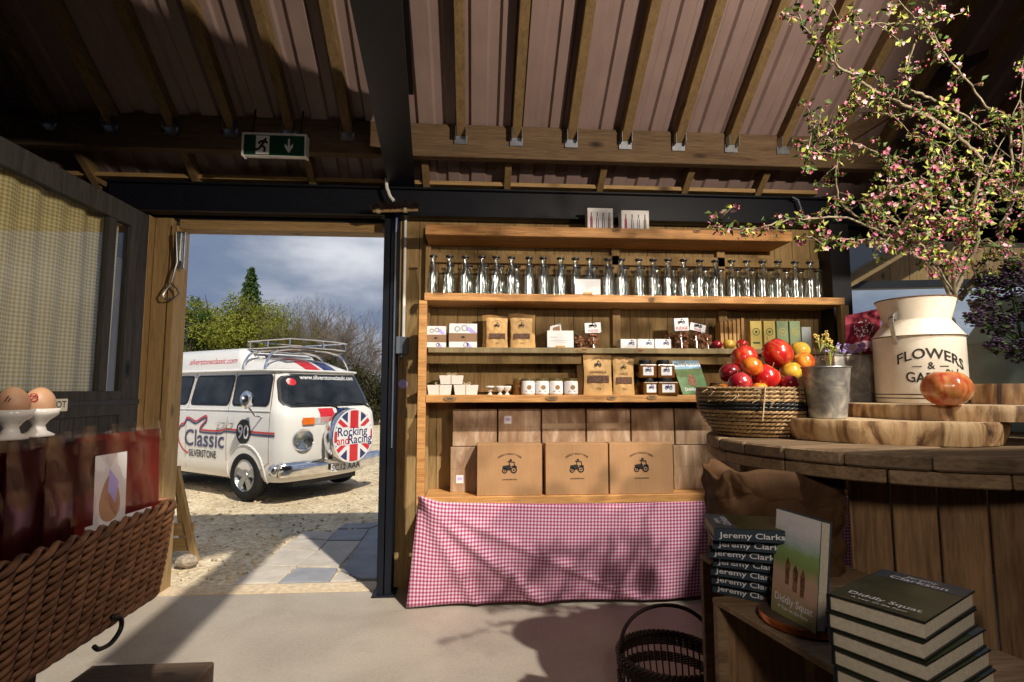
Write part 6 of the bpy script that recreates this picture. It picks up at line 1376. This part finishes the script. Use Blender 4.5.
branch('blossom branch fanning out to the right edge of the picture', [([(958, 298), (975, 275), (992, 250), (1008, 226), (1030, 212)], .007, 2.1, 1.9, .15), ([(945, 230), (961, 213), (1000, 201), (1030, 186)], .004, 1.95, 1.8, .1), ([(975, 245), (990, 240), (1010, 255), (1030, 262)], .004, 2.0, 1.9, .1), ([(985, 179), (990, 165), (1007, 131), (1020, 118)], .004, 1.95, 1.85, .1), ([(1000, 223), (1015, 200), (1022, 160), (1021, 100), (1023, 60)], .004, 2.0, 1.9, .2), ([(975, 203), (995, 190), (1012, 195), (1028, 150)], .004, 2.0, 1.9, 0), ([(966, 262), (982, 215), (1000, 185), (1026, 178)], .004, 2.05, 1.95, .1)], 47, .65, 1.4)
branch('short leafy blossom branch filling the gap left of the densest blossoms', [([(952, 292), (930, 255), (912, 238), (895, 222), (878, 212)], .005, 1.95, 1.75, .3), ([(912, 238), (918, 215), (908, 196), (895, 185)], .003, 1.85, 1.75, .1), ([(900, 228), (886, 240), (874, 250)], .003, 1.8, 1.75, .1), ([(935, 190), (945, 160), (930, 140), (905, 135)], .003, 1.9, 1.8, 0), ([(960, 225), (962, 190), (950, 150), (968, 135)], .003, 1.95, 1.9, 0)], 48, .4, 1.4)

# dark purple sprouting kale in front of the mint churn
kl = thing('purple_kale', 'bushy bunch of dark purple curly kale in front of the mint green churn', 'kale', tuple(at(1000, 300, Y=2.0))); r2 = random.Random(9); kb = MB(); kg = MB(); ks = MB()
kc = [(at(a, b, Y=y), s) for a, b, y, s in ((985, 300, 1.95, .05), (1010, 285, 1.95, .06), (975, 318, 1.9, .035), (1000, 325, 1.95, .055), (1030, 310, 2.0, .07), (1020, 350, 1.92, .05), (995, 345, 1.88, .03), (1035, 270, 2.0, .05), (985, 280, 2.0, .035), (1040, 340, 1.95, .06), (1012, 268, 2.02, .04))]
for c, s in kc:
    ks.tube([tuple(at(1022, 345, Y=2.02)), tuple(c)], .004, 5)
    for i in range(int(190*s/.05)):
        d = Vector((r2.gauss(0, 1), r2.gauss(0, 1), r2.gauss(0, 1))).normalized()*s*r2.uniform(.5, 1.05); p = c+d; (kb if r2.random() < .82 else kg).sphere(tuple(p), r2.uniform(.0035, .0085), 5, 0, (1.2, 1, .6))
    for i in range(9): d = Vector((r2.gauss(0, 1), r2.gauss(0, 1), r2.gauss(0, 1))).normalized()*s; leaf_tri(kg, c+d, r2.uniform(.008, .018), r2)
tag(obj('curly_leaf', kb, 'kale', kl, world=True, smooth='all'), None, kind='stuff'); tag(obj('green_leaf', kg, 'kale_green', kl, world=True), None, kind='stuff'); obj('stem', ks, 'kale_green', kl, world=True)

# ================================================================== CRATE, BOOKS, BAG
CZ_ = .85
cr_o = at(712, 597, Z=CZ_); cr_n = at(862, 684, Z=CZ_)
ca = (cr_o-cr_n); ca.z = 0; clen = ca.length; ca.normalize(); cn = Vector((ca.y, -ca.x, 0))   # ca away from viewer, cn to the right
def crate(o, a, n, L_, W_, H, lb):
    t = thing('wooden_crate', lb, 'crate', (o.x, o.y, 0))
    Q = lambda l, w, z: (o.x+a.x*l+n.x*w, o.y+a.y*l+n.y*w, z)
    def bx(mb, l0, l1, w0, w1, z0, z1): mb.add([Q(l0,w0,z0),Q(l1,w0,z0),Q(l1,w1,z0),Q(l0,w1,z0),Q(l0,w0,z1),Q(l1,w0,z1),Q(l1,w1,z1),Q(l0,w1,z1)], [(0,1,2,3),(7,6,5,4),(4,5,1,0),(5,6,2,1),(6,7,3,2),(7,4,0,3)]); return mb
    obj('top_board', bx(MB(), 0, -L_, 0, W_, H-.016, H), 'crate_wood', t, world=True, bevel=.002)
    e = MB(); w_ = 0
    obj('corner_post', bx(MB(), -.002, -.022, 0, .03, 0, H-.016), 'crate_wood', t, world=True, bevel=.002)
    obj('corner_post', bx(MB(), -L_+.022, -L_, 0, .03, 0, H-.016), 'crate_wood', t, world=True, bevel=.002)
    obj('corner_post', bx(MB(), -.002, -.022, W_-.03, W_, 0, H-.016), 'crate_wood', t, world=True, bevel=.002)
    obj('corner_post', bx(MB(), -L_+.022, -L_, W_-.03, W_, 0, H-.016), 'crate_wood', t, world=True, bevel=.002)
    for l_ in (-.12, -.30): obj('divider_slat', bx(MB(), l_, l_-.028, W_*.45, W_*.45+.012, 0, H-.016), 'crate_wood', t, world=True)
    obj('end_board', bx(MB(), -.004, -.018, .03, W_-.03, 0, H-.016), 'old_plank', t, world=True)
    obj('back_board', bx(MB(), -.02, -L_+.02, W_-.016, W_, 0, H-.016), 'old_plank', t, world=True)
    return t
crate(cr_o, ca, cn, .78, .40, CZ_, 'upright open wooden crate used as a bench for the book stacks')
def book(name, lb, center, z0, w, h, th_, rz, group=None, spine_txt=True, stand=None, cover_txt=True):
    # lies flat: width w along local x (spine at x=-w/2), height h along y
    t = thing(name, lb, 'book', (center[0], center[1], z0), rz, group)
    cb_ = MB(); cb_.box(-w/2, w/2, -h/2, h/2, 0, .0028).box(-w/2, w/2, -h/2, h/2, th_-.0028, th_); cb_.box(-w/2-.002, -w/2+.003, -h/2, h/2, 0, th_)
    obj('cover', cb_, 'book_black', t, bevel=.001)
    obj('pages', MB().box(-w/2+.003, w/2-.004, -h/2+.004, h/2-.004, .0028, th_-.0028), 'page', t)
    s = obj('spine', MB().box(-w/2-.0028, -w/2-.002, -h/2, h/2, .001, th_-.001), 'book_blue', t)
    if spine_txt: obj('spine_lettering', MB().text('Jeremy Clarkson', .0185, lambda a, b: (-w/2-.0034, -a*1.0+h*.07, th_/2-.006+b), 0, 'CENTER', (h*.74)/.0185/gw('Jeremy Clarkson')), 'label_white', s)
    cv_ = obj('cover_picture', MB().box(-w/2+.002, w/2-.001, -h/2+.001, h/2-.001, th_, th_+.0006), 'cover_green', t)
    obj('title_band', MB().box(-w/2+.002, w/2-.001, h/2-.055, h/2-.001, th_+.0006, th_+.0010), 'book_blue', cv_)
    if cover_txt:
        obj('author_lettering', MB().text('Jeremy', .018, lambda a, b: (a, h/2-.026+b, th_+.0016)).text('Clarkson', .026, lambda a, b: (a, h/2-.049+b, th_+.0016)), 'label_white', cv_)
        obj('title_lettering', MB().text('Diddly Squat', .022, lambda a, b: (a, -h/2+.034+b, th_+.0014)).text('A Year on the Farm', .0105, lambda a, b: (a, -h/2+.016+b, th_+.0014)), 'label_white', cv_)
    return t
ang_c = math.atan2(ca.y, ca.x)
# far stack: spines face the viewer's left front
bt = .0295; p0 = at(738, 598, Z=CZ_)
fl_dir = at(768, 610, Z=CZ_)-at(706, 592, Z=CZ_); af = math.atan2(fl_dir.y, fl_dir.x)
names = ['lowest', 'second from the bottom', 'third from the bottom', 'fourth from the bottom', 'third from the top', 'second from the top', 'topmost']
sc_ = at(706, 592, Z=CZ_); fdir = Vector((fl_dir.x, fl_dir.y, 0)).normalized(); ndir = Vector((-fdir.y, fdir.x, 0))
for k in range(7):
    dx_ = (0, .004, -.003, -.012, .006, .004, -.004)[k]; da = (0, .03, -.02, .02, .05, .0, .04)[k]
    th_k = R((40, 36, 32, 28, 24, 19, 14)[k]); zk_ = CZ_+.001+k*(bt+.0006); pk = at((713, 712, 711, 713, 709, 713, 714)[k], 592-k*8.6, Z=zk_); sv = Vector((math.cos(th_k), -math.sin(th_k), 0)); xv = Vector((math.sin(th_k), math.cos(th_k), 0)); cc = pk+sv*.119+xv*.0775
    book('hardback_book', 'dark hardback with pale author lettering in the left stack, %s' % names[k], (cc.x, cc.y), zk_, .155, .238, bt, PI/2-th_k, None, True, cover_txt=(k == 6))
# near stack: page edges face the viewer
zc_ = CZ_+.001; c1_ = at(884, 690, Z=CZ_)
pA = at(827, 594, Z=CZ_+.182); pB = at(922, 622, Z=CZ_+.182); pC = at(970, 591, Z=CZ_+.182)
nd_ = (pB-pA); nd_.z = 0; print('near stack edges', nd_.length, (pC-pB).length); ang2 = math.atan2(nd_.y, nd_.x); nx = nd_.normalized(); ny = Vector((-nx.y, nx.x, 0))
names2 = ['lowest', 'second from the bottom', 'third from the bottom', 'third from the top', 'second from the top', 'topmost']
offs = [(.022, -.012, -.10), (.018, -.010, -.08), (.013, -.006, -.07), (.008, -.002, -.05), (.0, .0, -.015), (.0, .003, .0)]
for k in range(6):
    ox, oy, da = offs[k]; cc = pA+nx*(.074+ox)+ny*(.118+oy)
    book('hardback_book', 'dark hardback with pale page edges in the right stack, %s' % names2[k], (cc.x, cc.y), CZ_+.001+k*.0303, .149, .236, .0295, ang2+da, None, False, cover_txt=(k == 5))
# round bark slice with book standing on it
pw_ = at(800, 622, Z=CZ_+.02)
lsx = thing('bark_disc', 'small round wood disc with glowing copper coloured edge under the standing book', 'wood slice', (pw_.x+.045, pw_.y+.045, CZ_+.001)); obj('disc', MB().lathe([(.001, 0), (.100, 0), (.106, .004), (.107, .014), (.104, .019), (.001, .019)], 48, cap=False), ['copper'], lsx, smooth=True)
obj('dark_top', MB().lathe([(.001, .0192), (.100, .0192)], 48, cap=False), 'dark_box', lsx)
# standing book: front cover faces left front
zb0 = CZ_+.021
q0 = at(771, 609, Z=zb0); q1 = at(816, 634, Z=zb0); wd = q1-q0; wd.z = 0; print('standing width', wd.length)
bw_ = .155; wdn = wd.normalized(); thn = Vector((-wdn.y, wdn.x, 0)); 
sbk = thing('hardback_book', 'hardback standing upright on the round wood disc, showing its bright country cover', 'book', tuple(q0), math.atan2(wdn.y, wdn.x)); sbk.rotation_euler = (R(-7), 0, math.atan2(wdn.y, wdn.x)); Hh = .238; wd_l = min(bw_, max(.12, wd.length)); tk = .030
obj('cover', MB().box(0, wd_l, 0, .0028, 0, Hh).box(0, wd_l, tk-.0028, tk, 0, Hh).box(-.002, .003, 0, tk, 0, Hh), 'book_blue', sbk, bevel=.001)
obj('pages', MB().box(.003, wd_l-.004, .0028, tk-.0028, .004, Hh-.004), 'page', sbk)
def cov():
    m, t, p = newmat('cover_picture'); tc = N(t, 'ShaderNodeTexCoord'); sp_ = N(t, 'ShaderNodeSeparateXYZ'); lnk(t, tc.outputs['UV'], sp_.inputs[0])
    v = coords(t, (1, 1, 1), jitter=False); n = noise_n(t, v, 26, 4, .6); a = N(t, 'ShaderNodeMath', operation='MULTIPLY_ADD'); a.inputs[1].default_value = .16; lnk(t, n, a.inputs[0]); lnk(t, sp_.outputs[1], a.inputs[2])
    c = ramp(t, a.outputs[0], [(.16, (.26, .24, .10)), (.34, (.55, .32, .22)), (.50, (.60, .40, .30)), (.60, (.26, .36, .10)), (.72, (.30, .48, .18)), (.80, (.55, .66, .66)), (.95, (.88, .84, .86))])
    lnk(t, c, p.inputs['Base Color']); p.inputs['Roughness'].default_value = .3; p.inputs['Coat Weight'].default_value = .3
cov()
m1 = MB().add([(0, -.0006, 0), (wd_l, -.0006, 0), (wd_l, -.0006, Hh), (0, -.0006, Hh)], [(0, 1, 2, 3)]); cvp = obj('cover_picture', m1, 'cover_picture', sbk, uv=[(0, 0), (1, 0), (1, 1), (0, 1)])
obj('author_lettering', MB().text('Jeremy', .020, lambda a, b: (wd_l/2+a, -.0014, Hh*.885+b)).text('Clarkson', .029, lambda a, b: (wd_l/2+a, -.0014, Hh*.775+b)), 'label_white', cvp)
obj('title_lettering', MB().text('Diddly Squat', .023, lambda a, b: (wd_l/2+a, -.0014, Hh*.13+b)).text('A Year on the Farm', .0115, lambda a, b: (wd_l/2+a, -.0014, Hh*.065+b)), 'label_white', cvp)
fg = MB()
for (x_, z, r_) in ((.34, .50, .009), (.52, .46, .010), (.68, .44, .009)):
    fg.prism([(wd_l*x_-r_*.6, Hh*z-.045), (wd_l*x_+r_*.6, Hh*z-.045), (wd_l*x_+r_*.8, Hh*z), (wd_l*x_, Hh*z+.018), (wd_l*x_-r_*.8, Hh*z)], -.001, -.0006)
obj('figures_print', fg, 'fudge', cvp)
# second crate behind with the brown paper sack
c2 = Vector((.80, 1.93, 0)); crate(c2, Vector((-.1, 1, 0)).normalized(), Vector((1, .1, 0)).normalized(), .36, .42, CZ_-.03, 'second wooden crate hidden behind the books, carrying the paper sack')
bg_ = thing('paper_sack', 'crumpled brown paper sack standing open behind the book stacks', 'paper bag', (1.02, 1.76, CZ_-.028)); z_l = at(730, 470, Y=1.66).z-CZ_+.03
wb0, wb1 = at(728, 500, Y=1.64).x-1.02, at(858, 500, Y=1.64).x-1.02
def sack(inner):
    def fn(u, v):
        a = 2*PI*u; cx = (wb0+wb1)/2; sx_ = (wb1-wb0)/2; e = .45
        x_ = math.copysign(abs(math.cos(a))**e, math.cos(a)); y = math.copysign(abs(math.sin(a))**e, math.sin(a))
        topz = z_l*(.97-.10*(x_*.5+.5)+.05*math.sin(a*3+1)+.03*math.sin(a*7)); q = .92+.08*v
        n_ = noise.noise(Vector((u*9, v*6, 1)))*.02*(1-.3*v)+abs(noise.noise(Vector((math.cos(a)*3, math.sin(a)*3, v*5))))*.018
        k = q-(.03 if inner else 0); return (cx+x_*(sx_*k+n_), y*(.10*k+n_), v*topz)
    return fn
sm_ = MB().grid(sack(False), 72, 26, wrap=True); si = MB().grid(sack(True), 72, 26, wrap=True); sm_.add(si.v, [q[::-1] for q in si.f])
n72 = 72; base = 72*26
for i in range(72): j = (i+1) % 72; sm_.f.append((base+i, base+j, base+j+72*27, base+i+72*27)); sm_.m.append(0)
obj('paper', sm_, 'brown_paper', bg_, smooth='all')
# dark round wicker basket on the floor
wx = at(668, 660, Y=2.32); wk = thing('wicker_basket', 'dark round wicker basket with a tall hoop handle on the floor', 'basket', (wx.x, 2.32, 0)); rw = .205; zr_ = at(668, 634, Y=2.50).z
st = MB()
for k in range(44):
    a = 2*PI*k/44; pts = [(rw*(.80+.20*math.sin(PI*min(1, t*.62)))*math.cos(a+.12*t), rw*(.80+.20*math.sin(PI*min(1, t*.62)))*math.sin(a+.12*t), zr_*t) for t in (0, .25, .5, .75, 1)]; st.tube(pts, .0038, 4)
obj('stakes', st, 'dark_wicker', wk, smooth='all')['kind'] = 'stuff'
wv = MB()
for i in range(30):
    t = .02+i*.033; z = zr_*t; r_ = rw*(.80+.20*math.sin(PI*min(1, t*.62)))
    if 11 < i < 18 or 21 < i < 25: continue
    for s in (0, PI):
        wv.tube([((r_+.006*math.cos(22*2*PI*k/132+s))*math.cos(2*PI*k/132), (r_+.006*math.cos(22*2*PI*k/132+s))*math.sin(2*PI*k/132), z+.003*math.sin(22*2*PI*k/132+s)) for k in range(132)], .0034, 4, closed=True)
obj('weave', wv, 'dark_wicker', wk, smooth='all')['kind'] = 'stuff'
rm_ = MB()
for s in (0, 2.1, 4.2): rm_.tube([((rw*.99+.009*math.cos(20*2*PI*k/180+s))*math.cos(2*PI*k/180), (rw*.99+.009*math.cos(20*2*PI*k/180+s))*math.sin(2*PI*k/180), zr_+.009*math.sin(20*2*PI*k/180+s)) for k in range(180)], .0065, 5, closed=True)
obj('braided_rim', rm_, 'dark_wicker', wk, smooth='all'); obj('base', MB().lathe([(.001, .002), (rw*.8, .002), (rw*.8, .012), (.001, .012)], 32, cap=False), 'dark_wicker', wk)
hh = at(660, 608, Y=2.32).z-zr_; hw = rw*.98
obj('handle', MB().tube([(-hw*math.cos(a*PI/20)*1.0, .03*math.sin(a*PI/20), zr_+hh*math.sin(a*PI/20)**.8) for a in range(21)], .0085, 8), 'dark_wicker', wk, smooth='all')
# ================================================================== LEFT FOREGROUND: hamper of red sleeves
HX = at(178, 503, Y=1.80).x; zrim = at(178, 503, Y=1.80).z; zbot = at(176, 586, Y=1.80).z; HY1 = 1.80; HY0 = .72; HXL = HX-.21
hm = thing('wicker_hamper', 'long woven willow hamper holding the red sleeves at the left', 'hamper', ((HX+HXL)/2, (HY0+HY1)/2, zbot))
def perim(z, n_per_m=1, inset=0):
    t = (z-zbot)/(zrim-zbot); k = .022*(1-t)+inset; x0, x1, y0, y1 = HXL+k, HX-k, HY0+k*1.2, HY1-k*1.2; r_ = .05; pts = []
    for cx, cy, a0 in ((x1-r_, y0+r_, -90), (x1-r_, y1-r_, 0), (x0+r_, y1-r_, 90), (x0+r_, y0+r_, 180)):
        for q in range(7): a = R(a0+q*15); pts.append(Vector((cx+r_*math.cos(a), cy+r_*math.sin(a), z)))
    return pts
def resample(pts, n):
    P = pts+[pts[0]]; L_ = [0]
    for a, b in zip(P, P[1:]): L_.append(L_[-1]+(b-a).length)
    tot = L_[-1]; out = []; j = 0
    for i in range(n):
        s = tot*i/n
        while L_[j+1] < s: j += 1
        t = (s-L_[j])/(L_[j+1]-L_[j]); p = P[j].lerp(P[j+1], t); d = (P[j+1]-P[j]).normalized(); out.append((p, Vector((d.y, -d.x, 0))))
    return out
NST = 52; sk = MB()
rb_, rt_ = resample(perim(zbot), NST), resample(perim(zrim), NST)
for (a, n1), (b, n2) in zip(rb_, rt_): sk.tube([a, b], .0055, 5)
obj('stakes', sk, 'wicker_brown', hm, world=True, smooth='all')
NR = 13
for i in range(NR):
    z = zbot+.008+(zrim-zbot-.03)*i/(NR-1); rs2 = resample(perim(z), NST*6); wv = MB()
    for s in (0, PI):
        wv.tube([p+n_*(.0100*math.cos(PI*k/6+s))+Vector((0, 0, .0085*math.sin(PI*k/6+s))) for k, (p, n_) in enumerate(rs2)], .0068, 6, closed=True)
    obj('weave_row', wv, 'wicker_brown', hm, world=True, smooth='all')
rw_ = MB(); rs2 = resample(perim(zrim), NST*6)
for s in (0, 2.1, 4.2): rw_.tube([p+n_*(.011*math.cos(PI*k/9+s))+Vector((0, 0, .011*math.sin(PI*k/9+s))) for k, (p, n_) in enumerate(rs2)], .0075, 6, closed=True)
obj('plaited_rim', rw_, 'wicker_brown', hm, world=True, smooth='all')
rw_ = MB(); rs2 = resample(perim(zbot+.004), NST*6)
for s in (0, 2.1, 4.2): rw_.tube([p+n_*(.009*math.cos(PI*k/9+s))+Vector((0, 0, .009*math.sin(PI*k/9+s))) for k, (p, n_) in enumerate(rs2)], .007, 6, closed=True)
obj('plaited_foot', rw_, 'wicker_brown', hm, world=True, smooth='all')
obj('base', MB().box(HXL+.05, HX-.05, HY0+.06, HY1-.06, zbot+.004, zbot+.014), 'dark_wicker', hm, world=True)
lo = at(107, 632, X=HX+.004); obj('leather_loop', MB().tube(smoothp([tuple(lo+Vector((0, a*.5, b*.5))) for a, b in ((.03, .06), (.10, .03), (.11, -.03), (.04, -.07), (-.05, -.06), (-.09, -.03))], 5), .006, 6), 'leather', hm, world=True, smooth='all')
# stand under hamper
stn = thing('display_stand', 'dark wooden stand carrying the willow hamper', 'stand', ((HX+HXL)/2-.1, 1.2, 0))
obj('top_board', MB().box(HXL-.05, HX-.10, HY0+.05, HY1-.35, zbot-.032, zbot-.012), 'dark_box', stn, world=True)
for a, b in ((HXL, HY0+.1), (HX-.16, HY0+.1), (HXL, HY1-.42), (HX-.16, HY1-.42)): obj('leg', MB().box(a-.02, a+.02, b-.02, b+.02, 0, zbot-.032), 'dark_box', stn, world=True)
# red sleeves in clear film
zs1 = 1.285
for k in range(9):
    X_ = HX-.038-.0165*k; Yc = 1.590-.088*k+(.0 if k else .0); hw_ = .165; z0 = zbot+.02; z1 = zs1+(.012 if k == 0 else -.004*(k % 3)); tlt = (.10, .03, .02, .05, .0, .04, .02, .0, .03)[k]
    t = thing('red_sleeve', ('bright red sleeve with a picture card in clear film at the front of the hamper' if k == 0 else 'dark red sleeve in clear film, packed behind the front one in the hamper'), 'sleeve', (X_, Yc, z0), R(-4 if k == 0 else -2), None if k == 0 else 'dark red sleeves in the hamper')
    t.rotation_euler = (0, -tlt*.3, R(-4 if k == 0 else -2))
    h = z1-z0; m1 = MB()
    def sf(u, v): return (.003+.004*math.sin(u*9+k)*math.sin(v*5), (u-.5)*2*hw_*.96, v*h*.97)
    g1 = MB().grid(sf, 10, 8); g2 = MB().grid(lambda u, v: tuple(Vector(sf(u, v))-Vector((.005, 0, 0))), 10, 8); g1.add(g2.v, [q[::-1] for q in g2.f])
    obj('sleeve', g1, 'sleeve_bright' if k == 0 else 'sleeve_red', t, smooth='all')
    f1 = MB().grid(lambda u, v: (.011+.004*math.sin(u*23+v*7+k)+.004*math.sin(v*19+u*5), (u-.5)*2*(hw_+.008), v*(h+.012)), 18, 14); obj('clear_film', f1, 'cellophane', t, smooth='all')
    if k == 0:
        b = MB().box(.008, .0085, -.105, .01, h*.40, h*.86); cdp = obj('picture_card', b, 'label_white', t); b2 = MB().box(.0075, .008, -.13, .12, h*.30, h*.50); obj('white_slip', b2, 'label_white', t)
        e = MB(); n_ = 22
        e.add([(.0092, -.05+.036*math.cos(2*PI*i/n_)*(1-.35*math.sin(2*PI*i/n_)), h*.62+.062*math.sin(2*PI*i/n_)) for i in range(n_)], [tuple(range(n_))]); obj('printed_bird', e, 'egg_shell', cdp)
        obj('printed_wing', MB().add([(.0096, -.055, h*.78), (.0096, -.02, h*.70), (.0096, -.03, h*.58), (.0096, -.06, h*.66)], [(0, 1, 2, 3)]), 'lilac', cdp)
# ledge with eggs in cups
zl = at(38, 437, Y=1.50).z
lg = thing('side_table', 'dark narrow ledge table behind the hamper carrying the egg cups', 'table', (HXL-.2, 1.5, 0))
xe0 = at(24, 430, Y=1.47).x
obj('top_board', MB().box(xe0-.30, HXL-.012, 1.34, 1.60, zl-.022, zl-.001), 'book_black', lg, world=True)
for a in (xe0-.27, HXL-.04):
    for b in (1.37, 1.57): obj('leg', MB().box(a-.02, a+.02, b-.02, b+.02, 0, zl-.022), 'dark_box', lg, world=True)
for px, Y_, lb, red in ((10, 1.43, 'brown egg in a white egg cup at the far left edge', False), (37, 1.52, 'brown egg with red printed mark in the right hand egg cup', True)):
    p = at(px, 438, Y=Y_); k = 1.12
    c_e = thing('egg_cup', 'white footed ceramic egg cup, '+('right one beside the door sign' if red else 'left one at the picture edge'), 'egg cup', (p.x, Y_, zl)); c_e.scale = (1.22,)*3
    obj('cup', MB().lathe([(.001, 0), (.026*k, 0), (.026*k, .004), (.014*k, .012), (.011*k, .024), (.017*k, .034), (.030*k, .046), (.033*k, .060), (.031*k, .060), (.026*k, .048), (.001, .040)], 28, cap=False), 'ceramic', c_e, smooth='all')
    eg = thing('egg', lb, 'egg', (p.x, Y_, zl+.088)); eg.scale = (1.2,)*3; obj('shell', MB().lathe([(.0001+.0285*math.sin(PI*i/20)*(1-.10*(-math.cos(PI*i/20))), -math.cos(PI*i/20)*.034) for i in range(21)], 28, cap=False), 'egg_shell', eg, smooth='all')
    if red: obj('printed_mark', MB().ring(.009, .0075, -.0292, -.0272, 14, 0, T(.008, 0, .012)).bar((.002, -.029, .006), (.014, -.029, .018), .002, .001), 'red_ink', eg)
    else: obj('printed_mark', MB().bar((.006, -.0275, .004), (.012, -.0270, .016), .0015, .001).bar((.012, -.027, .004), (.016, -.0255, .012), .0015, .001), 'black_ink', eg)
# low wooden block on the floor at the bottom left
zk = .30; B0, B1 = at(92, 665, Z=zk), at(209, 667, Z=zk)
blk = thing('wooden_block', 'worn brown wooden block on the floor at the bottom left', 'block', ((B0.x+B1.x)/2, B0.y-.25, 0))
obj('block', MB().box(B0.x, B1.x, B0.y-.45, B0.y, 0, zk), 'dark_box', blk, world=True, bevel=.006)
print('foreground done')
